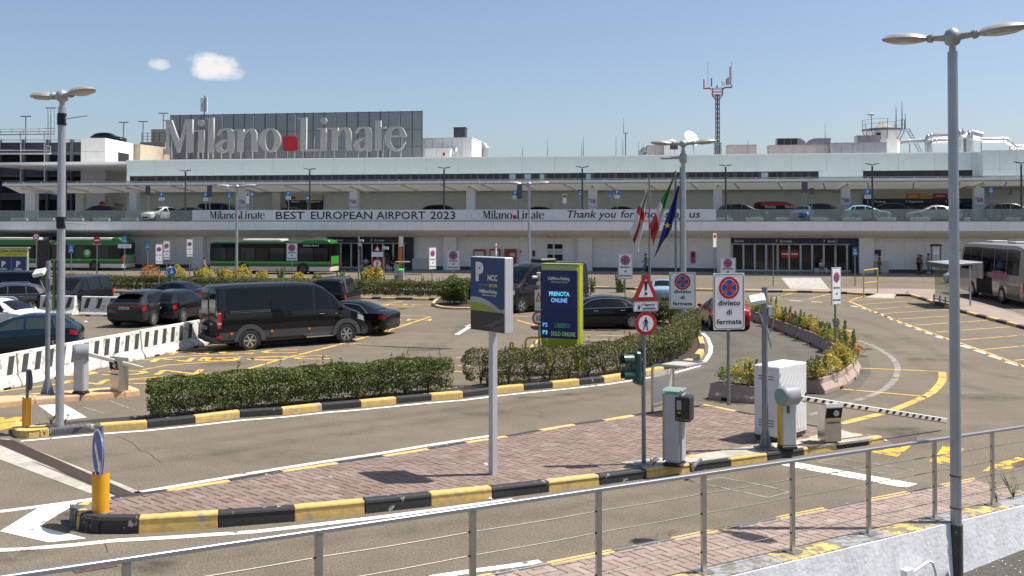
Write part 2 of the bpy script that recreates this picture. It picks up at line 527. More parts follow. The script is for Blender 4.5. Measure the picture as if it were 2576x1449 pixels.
brickmat('paver',[(0.165,0.113,0.090),(0.200,0.140,0.114),(0.228,0.162,0.134),(0.190,0.142,0.119),(0.255,0.194,0.163)])
brickmat('paver_pale',[(0.265,0.197,0.164),(0.30,0.228,0.193),(0.255,0.193,0.163),(0.335,0.264,0.228)])
mat('soil',(0.045,0.033,0.024),0.95,var=0.5,vs=14,bump=0.8,bs=30)
mat('iron',(0.055,0.040,0.033),0.7,metal=0.3,var=0.3,vs=20)
mat('rust_iron',(0.105,0.068,0.055),0.75,metal=0.2,var=0.3,vs=12)
mat('black_void',(0.006,0.006,0.006),0.9,var=0)
mat('planter_stone',(0.36,0.275,0.23),0.9,var=0.3,vs=30,bump=0.6,bs=60,dirt=0.4)
mat('kerb_stone_grey',(0.26,0.25,0.235),0.9,var=0.15,vs=8)
leafmat('leaf_hedge',[(0.030,0.048,0.010),(0.060,0.094,0.015),(0.092,0.126,0.018),(0.130,0.152,0.024),(0.16,0.125,0.032)])
leafmat('leaf_dull',[(0.034,0.040,0.011),(0.064,0.074,0.016),(0.098,0.102,0.026),(0.145,0.142,0.030),(0.150,0.105,0.050)])
leafmat('leaf_trim',[(0.028,0.040,0.009),(0.058,0.076,0.014),(0.105,0.124,0.020),(0.16,0.165,0.028),(0.14,0.10,0.03)])
leafmat('leaf_yellow',[(0.14,0.19,0.02),(0.32,0.32,0.03),(0.52,0.42,0.04),(0.56,0.36,0.04),(0.42,0.20,0.05)])
leafmat('leaf_orange',[(0.20,0.15,0.03),(0.44,0.24,0.04),(0.46,0.17,0.05),(0.36,0.10,0.05),(0.30,0.28,0.04)])
leafmat('leaf_green',[(0.05,0.11,0.015),(0.12,0.20,0.02),(0.20,0.29,0.03),(0.30,0.36,0.05)])
leafmat('leaf_sage',[(0.08,0.11,0.04),(0.16,0.19,0.07),(0.26,0.28,0.10),(0.34,0.34,0.14)])
mat('twig',(0.07,0.05,0.032),0.9,var=0.3,vs=20)
# ---------------------------------------------------------------- ground
RL0 = Vector((3.851,13.99,0)); RD = Vector((0.798,0.602,0)); RN = Vector((0.602,-0.798,0))
RSL = 0.0489
def RZ(a): return 0.463 - RSL * a            # the walkway falls gently to the right
def RP(a,p,z=0.0): return RL0 + RD * a + RN * p + Vector((0,0,z))
LOWZ = -0.55
g = MB(); a0,a1 = RP(-400,-0.1),RP(400,-0.1)
g.poly([(a0.x,a0.y,0),(a1.x,a1.y,0),(2500,4000,0),(-2500,4000,0),(-2500,-400,0)])
struct(g.build('ground','asphalt'))
g = MB(); g.poly([tuple(RP(-60,0.1,LOWZ)),tuple(RP(-60,40,LOWZ)),tuple(RP(120,40,LOWZ)),tuple(RP(120,0.1,LOWZ))])
struct(g.build('lower_ground','asphalt_dark'))
MK = sroot('road_markings')
def ribbon(pts,w,m,z=0.006,name='painted_line',parent=None):
 pts = [Vector(p) for p in pts]
 L,Rr = [],[]
 for i,p in enumerate(pts):
  d = (pts[min(i + 1,len(pts) - 1)] - pts[max(i - 1,0)]); d.z = 0; d.normalize()
  nn = Vector((-d.y,d.x,0)) * (w / 2)
  L.append((p.x + nn.x,p.y + nn.y,z)); Rr.append((p.x - nn.x,p.y - nn.y,z))
 b = MB(); b.grid([L,Rr])
 return b.build(name,m,parent or MK)
def line(px,w,m,z=0.006,name='painted_line'):
 return ribbon([G(x,y) for x,y in px],w,m,z,name)
def patch(px,m,z=0.006,name='painted_mark',parent=None):
 b = MB(); b.poly([(p.x,p.y,z) for p in (G(x,y) for x,y in px)])
 return b.build(name,m,parent or MK)
def spline(px,k=6):
 out = []
 n = len(px)
 for i in range(n - 1):
  p0,p1,p2,p3 = px[max(i - 1,0)],px[i],px[i + 1],px[min(i + 2,n - 1)]
  for j in range(k):
   t = j / k
   out.append(tuple(0.5 * (2 * p1[q] + (p2[q] - p0[q]) * t + (2 * p0[q] - 5 * p1[q] + 4 * p2[q] - p3[q]) * t * t + (3 * p1[q] - p0[q] - 3 * p2[q] + p3[q]) * t ** 3) for q in range(2)))
 out.append(tuple(px[-1]))
 return out
# white edge lines of the two lanes
line([(52,1110),(251,1092),(371,1083.5),(491,1071),(604,1058),(710,1050),(811,1039),(908,1031),(998,1022),(1085,1013.5),(1166,1007),(1248,996.5),(1319,989),(1390,982),(1459,975),(1520,968),(1573,960),(1640,949),(1700,937),(1755,922),(1776,906),(1787,888),(1788,870),(1780,850),(1768,838)],0.15,'paint_white')
line([(0,1287.5),(120,1272),(235,1256)],0.17,'paint_white')
line([(338,1241),(480,1217),(644,1189),(800,1164),(957,1141),(1070,1122),(1165,1107),(1240,1096)],0.17,'paint_white')
line([(-30,1386),(60,1382),(180,1372),(295,1360),(440,1352),(644,1338),(819,1318),(1000,1296),(1180,1272),(1290,1257)],0.17,'paint_white')
line([(1084,1453),(1190,1437),(1288,1424),(1360,1413)],0.16,'paint_white')
patch([(0,1337),(97,1278),(195,1266),(97,1325),(218,1355),(122,1365)],'paint_white',name='painted_chevron')
patch([(430,1238),(460,1226),(518,1216),(502,1225)],'paint_white')
patch([(1947,1167),(2000,1163),(2308,1218),(2277,1228)],'paint_white',name='painted_stop_line')
patch([(97,1020),(160,1016),(218,1050),(150,1059)],'paint_white',name='painted_stop_line')
patch([(-20,1051),(57,1049),(40,1072),(-20,1090)],'paint_yellow_bright')
for q in ([(2192,1138),(2205,1128),(2297,1118),(2257,1150)],[(2352,1150),(2372,1123),(2428,1129),(2412,1147),(2394,1172),(2334,1162)],[(2470,1187),(2492,1172),(2560,1150),(2600,1160),(2540,1180)]):
 patch(q,'paint_yellow_bright',name='painted_arrow')
# vehicle-detector loops cut in the asphalt
for q in ([(2054,1162),(2109,1152),(2298,1183),(2245,1195),(2054,1162)],[(1735,1210),(1755,1212),(1812,1201),(1932,1224),(1985,1238),(1932,1252),(1735,1210)],[(205,1023),(278,1009),(340,1033),(262,1040),(205,1023)]):
 line(q,0.06,'paint_white_old',0.005,'loop_cut')
# yellow bays and NCC lettering in the hire-car park
line([(590,938),(700,906),(845,869),(960,837),(1083,797)],0.16,'paint_yellow')
for q in ([(352,932),(420,919),(600,905)],[(357,905),(520,893),(640,890)],[(250,960),(430,946),(600,936)],[(893,845),(980,836),(970,828)],
          [(958,768),(1016,757)],[(955,769),(1040,772)],[(966,793),(1082,796)],[(971,816),(1015,817)],[(0,985),(180,962)],[(880,866),(930,863)],
          [(1140,935),(1188,934)],[(1150,920),(1185,920)],[(1148,900),(1188,899)],[(1330,880),(1362,848),(1385,830)],[(1290,795),(1400,800)],[(1300,805),(1345,818)],
          [(1480,863),(1600,868)],[(1472,853),(1540,856)],[(1472,843),(1610,846)],[(400,886),(520,876)],[(420,873),(620,866)]):
 line(q,0.12,'paint_yellow')
for (x,y,sz,rz) in ((1018,769,1.3,0.0),(1030,803,1.3,R(180)),(455,912,1.5,R(6)),(500,893,1.5,R(6)),(575,909,1.5,R(6)),(235,970,1.4,R(6)),(430,930,1.5,R(186))):
 p = G(x,y)
 text('NCC',sz,'paint_yellow',MK,(p.x - (1.3 if rz < 1 else -1.3),p.y,0.0105),rz,0.0005,0.0,align='LEFT',name='painted_lettering',flat=True,squeeze=1.5)
line([(360,910),(450,896),(540,882)],0.16,'paint_blue',0.005)
line([(200,808),(300,800),(345,795)],0.14,'paint_blue',0.005)
patch([(1142,842),(1180,819),(1192,819),(1156,842)],'paint_white',name='painted_arrow')
patch([(1168,821),(1188,815),(1205,823)],'paint_white',name='painted_arrow')
# coach bays
line([(2136,758),(2230,797),(2382,852),(2410,861),(2490,890),(2590,927)],0.17,'paint_yellow')
for a,b in (((2140,757),(2276,747)),((2162,766.5),(2307,755.5)),((2196,778),(2347,766.5)),((2223,789),(2390,778)),((2259,803),(2437,791.5)),((2303,818.5),(2488,805.5)),((2351,836),(2543,822)),((2410,856),(2590,842)),((2470,880),(2590,869)),((2552,907),(2590,903)),
             ((1945,750),(1996,737)),((2036,752),(2090,738.5)),((2136,756),(2180,743)),((1930,751),(2136,757.5)),((1898,732),(1932,741)),((1585,731),(1604,737))):
 line([a,b],0.12,'paint_yellow')
DA = ((2141,769.5,2158,772),(2169,775.5,2183,778),(2189,782,2201,784),(2206,787.5,2220,791),(2223,794.5,2236,798),(2242,803,2254,806),(2261,810.5,2275,814),(2281,818.5,2296,822.5),(2305,828,2321,831.5),(2330,837,2349,841.5),(2356,847,2375,851.5),(2417,869,2443,876.5),(2454,881.5,2482,890),(2491,895,2522,904.5),(2533,910.5,2565,920),(1986,756,2017,757.5),(2041,759,2070,760.5))
for x0,y0,x1,y1 in DA:
 line([(x0,y0),(x1,y1)],0.22,'paint_white',name='painted_dash')
# bay beside the gate
line([(2158,926),(2372,935)],0.12,'paint_yellow')
line([(2107,978),(2330,998)],0.12,'paint_yellow')
line(spline([(2370,936),(2370,958),(2352,980),(2327,998),(2250,1030),(2205,1044),(2114,1066)],5),0.24,'paint_yellow')
line(spline([(2132,849),(2190,868),(2240,897),(2258,925),(2250,955),(2215,985),(2160,1006),(2107,1025),(2035,1045)],5),0.20,'paint_white_old',0.005)
line([(2127,830),(2146,834)],0.2,'paint_yellow')
# zebra and kerbside lines in front of the doors
Z = [((1965,699),(2064,699)),((1990,729),(2088,730))]
for i in range(11):
 t0,t1 = (i + 0.2) / 11,(i + 0.62) / 11
 f = lambda t,k: (Z[0][k][0] + (Z[1][k][0] - Z[0][k][0]) * t,Z[0][k][1] + (Z[1][k][1] - Z[0][k][1]) * t)
 patch([f(t0,0),f(t0,1),f(t1,1),f(t1,0)],'paint_white',name='zebra_stripe')
line([(1932,702),(1962,703)],0.2,'paint_yellow'); line([(2080,701),(2160,699)],0.15,'paint_yellow'); line([(2158,698),(2340,705)],0.12,'paint_yellow')
line([(1470,695),(1640,694),(1760,697)],0.15,'paint_yellow'); line([(1580,702),(1640,702)],0.15,'paint_yellow')
line([(1035,696),(1130,696),(1180,697)],0.15,'paint_yellow'); line([(890,692),(960,690)],0.15,'paint_yellow')
# smoother repaired strips and stains
asphalt('asphalt_lane',(0.100,0.091,0.077),(0.124,0.113,0.097),crack=0.5,patch=0.5)
patch([(1590,962),(1700,943),(1765,926),(1792,900),(1796,870),(1780,845),(1740,820),(1700,806),(1760,790),(1850,795),(1935,825),(2010,853),(2066,876),(2102,906),(2118,930),(2100,955),(2060,976),(1990,988),(1900,1003),(1790,1008),(1690,1018)],'asphalt_lane',0.0025,'road_patch')
patch([(2020,1000),(2085,988),(2130,966),(2152,935),(2145,900),(2122,874),(2150,876),(2186,905),(2192,940),(2165,975),(2110,1000),(2040,1018)],'asphalt_lane',0.0025,'road_patch')
for q in ([(297,1098),(318,1108),(338,1118),(352,1133),(372,1138),(392,1154),(411,1165)],[(262,1366),(266,1378),(270,1390)],[(1835,900),(1880,902),(1905,899)]):
 line(spline([(x + random.uniform(-2,2),y + random.uniform(-1,1)) for x,y in q],4),0.012,'iron',0.004,'crack')
patch([(2230,1103),(2305,1098),(2310,1112),(2250,1118)],'rust_iron',0.004,'drain_cover')
patch([(2540,1168),(2600,1150),(2600,1165),(2560,1176)],'rust_iron',0.008,'drain_cover')
patch([(1000,874.5),(1128,875.5),(1142,878),(1120,879),(905,868.5),(880,866)],'iron',0.004,'slot_drain')
for (x,y,r) in ((1214,880,0.32),(1012,777,0.3),(964,756,0.35),(2176,878,0.3),(2164,896,0.28)):
 p = G(x,y); b = MB(); b.prism([(p.x + r * math.cos(t * math.pi / 8),p.y + r * math.sin(t * math.pi / 8)) for t in range(16)],'xy',0.001,0.007)
 struct(b.build('manhole_cover','iron'))
# tyre tracks, oil and grime, plus one painted shadow, fading out at their edges
def grime(name,strength,sc):
 m,nt,n,l,b = nodes_of(name)
 b.inputs['Base Color'].default_value = (0.022,0.020,0.018,1); b.inputs['Roughness'].default_value = 0.8
 at = n.new('ShaderNodeAttribute'); at.attribute_name = 'fade'
 geo = n.new('ShaderNodeNewGeometry'); no = n.new('ShaderNodeTexNoise'); no.inputs['Scale'].default_value = sc; no.inputs['Detail'].default_value = 8; no.inputs['Roughness'].default_value = 0.7
 l.new(geo.outputs['Position'],no.inputs['Vector'])
 r = n.new('ShaderNodeMapRange'); r.inputs['From Min'].default_value = 0.35; r.inputs['From Max'].default_value = 0.7; r.inputs['To Max'].default_value = strength; l.new(no.outputs['Fac'],r.inputs['Value'])
 mu = n.new('ShaderNodeMath'); mu.operation = 'MULTIPLY'; l.new(r.outputs['Result'],mu.inputs[0]); l.new(at.outputs['Fac'],mu.inputs[1])
 tr = n.new('ShaderNodeBsdfTransparent'); ms = n.new('ShaderNodeMixShader'); l.new(mu.outputs[0],ms.inputs[0]); l.new(tr.outputs[0],ms.inputs[1]); l.new(b.outputs[0],ms.inputs[2]); l.new(ms.outputs[0],n['Material Output'].inputs['Surface'])
 MATS[name] = m
grime('tyre_grime',0.17,1.2); grime('oil_or_shade',0.55,2.6)
def faded(rows,fades,m,name):
 b = MB(); b.grid(rows); me = b.mesh(name,m)
 at = me.attributes.new('fade','FLOAT','POINT'); at.data.foreach_set('value',np.array(fades,np.float32).ravel())
 link(name,me,MK)
def track(px,w,z=0.0075,m='tyre_grime'):
 P = [G(x,y) for x,y in spline(px,5)]; rows,fd = [],[]
 for k,(u,f) in enumerate(((-1,0),(-.5,.8),(0,1),(.5,.8),(1,0))):
  row = []
  for i,p in enumerate(P):
   d = (P[min(i + 1,len(P) - 1)] - P[max(i - 1,0)]); d.z = 0; d.normalize(); row.append((p.x - d.y * w / 2 * u,p.y + d.x * w / 2 * u,z))
  rows.append(row); fd.append([f * min(1,i / 2,(len(P) - 1 - i) / 2) for i in range(len(P))])
 faded(rows,fd,m,'tyre_track')
def blot(x,y,rx,ry,m='oil_or_shade',z=0.0085):
 p = G(x,y); rows = [[(p.x + rx * q * math.cos(a),p.y + ry * q * math.sin(a),z) for a in [k * math.pi / 10 for k in range(21)]] for q in (0.02,0.5,1.0)]
 faded(rows,[[f] * 21 for f in (1,.7,0)],m,'stain_or_shade')
for q in ([(-40,1235),(300,1180),(700,1115),(1100,1058),(1500,1000),(1700,965)],[(-40,1180),(300,1140),(700,1086),(1100,1035),(1500,985),(1720,950),(1830,915),(1850,870),(1800,830)],[(-20,1440),(500,1400),(900,1350),(1300,1300),(1700,1235),(2000,1190),(2300,1130),(2500,1060)],[(1880,1000),(1960,960),(2000,920),(1985,880),(1900,845),(1820,820)],[(2600,1010),(2400,960),(2250,880),(2120,820),(1950,778)],[(2600,960),(2450,930),(2300,860),(2180,810),(2000,772)],[(1100,840),(1000,900),(850,930)],[(1180,790),(1130,860),(1000,900)]): track(q,0.75)
for (x,y,rx,ry) in ((560,916,1.1,.8),(480,935,.6,.5),(40,1398,.55,.5),(385,1428,.5,.45),(2265,1085,1.1,.9),(2140,935,.8,1.3),(1425,993,.5,.35),(1330,1000,.7,.3),(1065,880,.9,.6),(2480,1000,1.2,.8),(150,1300,.5,.4),(1980,745,2.0,1.0),(700,960,.8,.5),(2330,905,.9,.6)): blot(x,y,rx,ry)  # the blot beside the island nose paints the arrow disc's cast shadow
for (x,y,rx,ry) in ((650,1150,2.2,.9),(1250,1040,2.4,.9),(1650,1290,2,.8),(2350,1010,2.5,1.5),(1150,830,3,2),(2200,850,2.5,2),(1500,710,6,3),(950,830,2,2)): blot(x,y,rx,ry,'tyre_grime',0.0072)
# channel drain across the exit lane
def band(px,m,z,name,parent): return patch(px,m,z,name,parent)
DR = sroot('channel_drain')
band([(-40,1107),(20,1104),(380,1248),(352,1255),(-40,1120)],'concrete',0.006,'drain_surround',DR)
band([(-60,1134),(-40,1112),(310,1257),(275,1260)],'concrete',0.0065,'drain_surround',DR)
band([(-40,1103),(33,1108),(355,1250),(315,1256)],'iron',0.0105,'drain_channel',DR)
d0,d1,e0,e1 = G(-20,1107),G(315,1255),G(33,1109),G(354,1250)
b = MB()
for i in range(160):
 t = i / 160
 p,q = d0.lerp(d1,t),e0.lerp(e1,t)
 dd = (d1 - d0).normalized() * 0.022
 b.add([(p.x,p.y,0.013),(q.x,q.y,0.013),(q.x + dd.x,q.y + dd.y,0.013),(p.x + dd.x,p.y + dd.y,0.013)],[(0,1,2,3)])
stuff(b.build('grating_bar','rust_iron',DR))
# gully grate by the railing
GR = sroot('gully_grate')
patch([(174,1430),(272,1411),(298,1425),(190,1443)],'rust_iron',0.008,'grate_frame',GR)
for k in range(5):
 x0 = 196 + k * 20; y0 = 1428 - k * 3.6
 patch([(x0,y0),(x0 + 8,y0 - 1.5),(x0 + 14,y0 + 6),(x0 + 6,y0 + 7.5)],'black_void',0.012,'grate_slot',GR)
# ---------------------------------------------------------------- kerbs
def kerb(root,pts,side,cols,w=0.22,h=0.18,ch=0.035,name='kerb_stone',step=0.006):
 """pts: outer bottom edge; side +1 = body lies to the left of the walk"""
 P = [Vector((p[0],p[1],0)) for p in pts]
 N = []
 for i in range(len(P)):
  d = (P[min(i + 1,len(P) - 1)] - P[max(i - 1,0)]).normalized()
  N.append(Vector((-d.y,d.x,0)) * side)
 for i in range(len(P) - 1):
  d = (P[i + 1] - P[i]); 
  if d.length < 0.03: continue
  d = d.normalized() * step
  dz = random.uniform(-0.006,0.006)
  rows = []
  for (p,nn) in ((P[i] + d,N[i]),(P[i + 1] - d,N[i + 1])):
   rows.append([p + nn * a + Vector((0,0,z + (dz if z > 0 else 0))) for a,z in ((-0.006,-0.1),(0.012,h - ch),(ch,h),(w,h),(w,-0.1))])
  b = MB(); b.add([*rows[0],*rows[1]],[(0,1,6,5),(1,2,7,6),(2,3,8,7),(3,4,9,8),(0,5,9,4),(0,4,3,2,1),(5,6,7,8,9)])
  b.build(name,cols[i % len(cols)] if not callable(cols) else cols(i),root,bevel=0.012)
Y_,K_,Gk = 'kerb_yellow','kerb_black','kerb_grey'
KH = 0.18
def inside(p,poly):
 c = False; n = len(poly); j = n - 1
 for i in range(n):
  if (poly[i][1] > p[1]) != (poly[j][1] > p[1]) and p[0] < (poly[j][0] - poly[i][0]) * (p[1] - poly[i][1]) / (poly[j][1] - poly[i][1]) + poly[i][0]:
   c = not c
  j = i
 return c
def brick_mesh(L,Wd,t,m):
 b = MB(); b.box(-L / 2,L / 2,-Wd / 2,Wd / 2,-t,0)
 return b.mesh('brick',m,bevel=0.008)
def herringbone(root,poly,z,ang,L,m,gap=0.015,world=None):
 """lay pavers inside poly: the 300 nearest singly, the rest as one part"""
 Wd = L / 2
 ca,sa = math.cos(ang),math.sin(ang)
 xs = [p[0] for p in poly]; ys = [p[1] for p in poly]
 cx,cy = sum(xs) / len(xs),sum(ys) / len(ys)
 ext = int(max(max(xs) - min(xs),max(ys) - min(ys)) / Wd * 0.75) + 4
 found,cuts = [],[]
 def corners(x,y,a,l2,w2): return [(x + u * math.cos(a) - v * math.sin(a),y + u * math.sin(a) + v * math.cos(a)) for (u,v) in ((-l2,-w2),(l2,-w2),(l2,w2),(-l2,w2))]
 def area(q): return 0.5 * sum(q[k - 1][0] * q[k][1] - q[k][0] * q[k - 1][1] for k in range(len(q)))
 def clip(q):
  for k in range(len(poly)):
   (ax,ay),(bx_,by_) = poly[k - 1],poly[k]
   side = lambda p: (bx_ - ax) * (p[1] - ay) - (by_ - ay) * (p[0] - ax)
   out = []
   for n in range(len(q)):
    p0,p1 = q[n - 1],q[n]; s0,s1 = side(p0),side(p1)
    if s0 * s1 < 0: t = s0 / (s0 - s1); out.append((p0[0] + (p1[0] - p0[0]) * t,p0[1] + (p1[1] - p0[1]) * t))
    if s1 >= 0: out.append(p1)
   q = out
   if len(q) < 3: return []
  return q
 l2,w2 = (L - gap) / 2,(Wd - gap) / 2
 for i in range(-ext,ext):
  for j in range(-ext,ext):
   k = (i + j) % 4
   if k == 0: c,a = ((i + 1) * Wd,(j + 0.5) * Wd),0.0
   elif k == 2: c,a = ((i + 0.5) * Wd,(j + 1) * Wd),R(90)
   else: continue
   x,y = cx + c[0] * ca - c[1] * sa,cy + c[0] * sa + c[1] * ca
   q = clip(corners(x,y,ang + a,l2,w2))
   if not q: continue
   f = area(q) / (4 * l2 * w2)
   if f > 0.995: found.append((x,y,ang + a))
   elif f > 0.06: cuts.append(q)
 def seen(f):
  w = world(f[0],f[1]) if world else f
  return w[1] > 0 and abs(w[0] / w[1]) < 0.53 and -4.7 / w[1] > -0.36
 dist = lambda f: sum(q * q for q in (world(f[0],f[1]) if world else f[:2]))
 found.sort(key=lambda f: (not seen(f),dist(f)))
 me = brick_mesh(L - gap,Wd - gap,0.05,m)
 for (x,y,a) in found[:300]:
  link('brick',me,root,(x,y,z + random.uniform(-0.003,0.003)),a)
 b = MB(); tint = []
 for q in [corners(x,y,a,l2,w2) for (x,y,a) in found[300:]] + cuts:
  zz = z + random.uniform(-0.003,0.003)
  b.prism(q,'xy',zz - 0.05,zz); tint += [random.random()] * (len(q) + 2)
 o = b.build('paver_field',m,root)
 at = o.data.attributes.new('rnd','FLOAT','FACE')
 at.data.foreach_set('value',np.array(tint,np.float32)[:len(o.data.polygons)])
 stuff(o)
def hull(P):
 P = sorted(set(P)); half = lambda Q: [Q[0]]
 def chain(Q):
  h = []
  for p in Q:
   while len(h) > 1 and (h[-1][0] - h[-2][0]) * (p[1] - h[-2][1]) - (h[-1][1] - h[-2][1]) * (p[0] - h[-2][0]) <= 0: h.pop()
   h.append(p)
  return h
 return chain(P)[:-1] + chain(P[::-1])[:-1]
# central brick island
low = [(175,1314),(183,1324),(197,1333),(222,1340),(250,1343.5),(347,1343),(549,1328),(740,1312),(918,1293),(1084,1274),(1239,1256),(1380,1238),(1509,1221),(1627,1204),(1737,1188),(1839,1173),(1932,1159),(2023,1145),(2107,1131),(2186,1119),(2221,1112.5)]
lowc = [Gk,Y_,K_,K_,K_,Y_,K_,Y_,K_,Y_,K_,Y_,K_,Y_,K_,Y_,K_,Y_,K_,Y_]
up = [(2221,1097.6),(2144,1083),(2085,1071),(2032,1061),(1970,1050),(1912,1040),(1858,1030),(1773,1013.5),(1747,1017.6),(1690,1026),(1640,1034),(1585,1043),(1510,1056),(1437,1067),(1350,1082),(1267,1098),(1165,1114),(1070,1131),(957,1150),(843,1168),(702,1190.5),(571,1215),(414,1241),(275,1262),(236,1267),(207,1274),(187,1284),(176,1297)]
upc = [Y_,K_,K_,K_,K_,K_,Y_,K_,K_,K_,K_,Y_,K_,Y_,K_,Y_,K_,Y_,K_,Y_,K_,Y_,K_,Y_,Y_,Y_,Gk]
lowP = [G(x,y) for x,y in low]; upP = [G(x,y,KH) for x,y in up]
upP[0] = lowP[-1] + Vector((0.02,0.12,0))
ISL = sroot('traffic_island',(0,0,0.028)); ISL.rotation_euler = (0,0.009,0)     # a little higher at the nose
ring_ = lowP + upP
P2 = [(p.x,p.y) for p in ring_]
kerb(ISL,upP + lowP,1,upc + [Gk] + lowc,w=0.19,h=KH)
b = MB(); b.poly([(p[0],p[1],KH - 0.045) for p in P2]); b.build('paving_bed','mortar',ISL)
inn = []
for i in range(len(ring_)):
 d = (ring_[(i + 1) % len(ring_)] - ring_[i - 1]).normalized(); inn.append((ring_[i].x - d.y * 0.185,ring_[i].y + d.x * 0.185))
herringbone(ISL,hull(inn),KH - 0.008,R(49),0.30,'paver')
pad = [(1560,1165),(1638,1154),(1725,1147),(1813,1132.6),(1915,1116),(1975,1108),(2032,1100),(2085,1079),(2114,1077),(2150,1087),(2196,1097),(2186,1100),(2107,1111),(2023,1122),(1932,1134),(1839,1148),(1737,1163),(1640,1177)]
b = MB(); b.prism([(p.x,p.y) for p in (G(x,y,KH) for x,y in pad)],'xy',KH - 0.04,KH + 0.006); b.build('concrete_pad','concrete_pale',ISL)
for q in ([(2002,1118),(2035,1104),(2078,1114),(2040,1122)],):
 b = MB(); b.poly([tuple(G(x,y,KH) + Vector((0,0,0.012))) for x,y in q]); b.build('pit_cover','rust_iron',ISL)
for q in ([(1727,1148),(1740,1144),(1757,1149),(1740,1151)],[(1885,1121),(1945,1113),(1945,1116),(1900,1123)],[(2033,1098),(2062,1090),(2062,1094),(2050,1098)]):
 b = MB(); b.poly([tuple(G(x,y,KH) + Vector((0,0,0.012))) for x,y in q]); b.build('painted_edge','kerb_yellow',ISL)
# sidewalk with the low wall beside the railing; built in its own gently tilted frame
ang_r = math.atan2(RD.y,RD.x)
SWK = sroot('sidewalk',RL0 + Vector((0,0,RZ(0) - 0.09)))
SWK.rotation_euler = (Matrix.Rotation(ang_r,3,'Z') @ Matrix.Rotation(math.atan(RSL),3,'Y')).to_euler()
def along(p): return (p - RL0).dot(RD)
def GA(x,y,dz):
 """picture point -> distance along the sloping walkway, dz above the post feet"""
 a = 0.0
 for _ in range(12): a = along(G(x,y,RZ(a) + dz))
 return a
bx = [(1104,1464),(1230,1437),(1363,1410.5),(1530,1378),(1673,1348),(1819,1320.5),(1935,1295),(2062,1273),(2160,1252),(2268,1232),(2342,1214),(2446,1194),(2522,1178),(2600,1161)]
A = [GA(x,y,-0.09) for x,y in bx]
A = [A[0] - 6,A[0] - 4.5,A[0] - 3,A[0] - 1.5] + A + [A[-1] + 1.6,A[-1] + 3.2,A[-1] + 4.8]
PK = 1.60                                   # kerb edge, beyond the posts
def kerb_flat(root,xs,y0,y1,cols):
 for i in range(len(xs) - 1):
  b = MB(); b.box(xs[i] + 0.006,xs[i + 1] - 0.006,y0,y1,-0.9,0.0); b.build('kerb_stone',cols(i),root,bevel=0.02)
kerb_flat(SWK,A,PK - 0.13,PK,lambda i: (Gk if i % 2 == 1 else Y_))
b = MB(); b.box(A[0],A[-1],0.0,PK - 0.06,-0.9,-0.04); b.build('paving_bed','mortar',SWK)
def to_world(x,y): v = RL0 + RD * x - RN * y; return (v.x,v.y)
herringbone(SWK,[(A[0],0.12),(A[-1],0.12),(A[-1],PK - 0.135),(A[0],PK - 0.135)],-0.008,0.0,0.30,'paver_pale',world=to_world)
WL = thing('low_wall','rough whitewashed low wall below the steel railing','wall',RL0)
def rl(a,p,z): v = RD * a + RN * p; return (v.x,v.y,z + RZ(a))
k0 = A[0]
b = MB()
rows = [[],[],[],[]]
n_ = 90
for i in range(n_ + 1):
 a = k0 + (A[-1] - k0) * i / n_
 j = random.uniform(-0.008,0.008)
 for r_,(p,z) in enumerate(((-0.13,-0.5),(-0.13,-0.02),(0.25 + j,-0.02 + j * 0.5))): rows[r_].append(rl(a,p,z))
 v = RD * a + RN * (0.30 + j); rows[3].append((v.x,v.y,LOWZ - 0.05))
b.grid(rows); b.build('wall_body','whitewash',WL)
tops = [k0]
while tops[-1] < A[-1]: tops.append(tops[-1] + random.uniform(1.0,1.5))
for i in range(len(tops) - 1):
 q = [(tops[i] + 0.01,-0.14),(tops[i + 1],-0.14),(tops[i + 1],0.225),(tops[i] + 0.01,0.225)]
 b = MB(); b.hexa([rl(a,p,-0.06) for a,p in q],[rl(a,p,-0.004) for a,p in q]); b.build('coping',('wall_top_yellow','wall_top_grey')[i % 2],WL)
# hedge island along the exit lane
HI = sroot('planted_island')
hl = [(31,1080),(31,1089),(36,1097),(45,1102),(70,1103),(100,1100),(124,1097.6),(251,1086),(371,1077.6),(491,1065),(604,1051),(710,1044),(811,1033),(908,1025),(998,1016),(1085,1007.6),(1166,1001),(1248,990),(1319,982.6),(1390,976),(1459,969),(1520,962.6),(1573,954),(1625,945),(1672,936),(1715,925),(1745,915),(1762,903),(1772,890),(1774,875),(1769,858),(1757,843),(1735,830)]
hc = [Y_] * 6 + [Gk,Y_,K_] + [Y_ if i % 2 == 0 else K_ for i in range(0,30)]
hP = [G(x,y) for x,y in hl]
kerb(HI,hP,1,hc,h=KH)
hN = []
for i in range(len(hP)):
 d = (hP[min(i + 1,len(hP) - 1)] - hP[max(i - 1,0)]).normalized(); hN.append(Vector((-d.y,d.x,0)))
inner = [hP[i] + hN[i] * 1.0 for i in range(5,27)]
kerb(HI,[tuple(p) for p in reversed(inner)],1,[Gk],w=0.12,h=KH - 0.03)
b = MB(); b.grid([[tuple(hP[i] + hN[i] * 0.1 + Vector((0,0,KH - 0.05))) for i in range(4,27)],[tuple(hP[i] + hN[i] * 0.98 + Vector((0,0,KH - 0.05))) for i in range(4,27)]]); b.build('soil_bed','soil',HI)
b = MB(); b.poly([tuple(p + Vector((0,0,KH - 0.012))) for p in hP[0:6]] + [tuple(hP[6] + hN[6] * 0.6 + Vector((0,0,KH - 0.012))),tuple(hP[5] + hN[5] * 0.6 + Vector((0,0,KH - 0.012)))]); b.build('kerb_fill','kerb_yellow',HI)
b = MB(); b.poly([tuple(G(x,y,KH) + Vector((0,0,-0.03))) for x,y in [(166,1066),(222,1058),(240,1066),(190,1073)]]); b.build('pit_cover','rust_iron',HI)
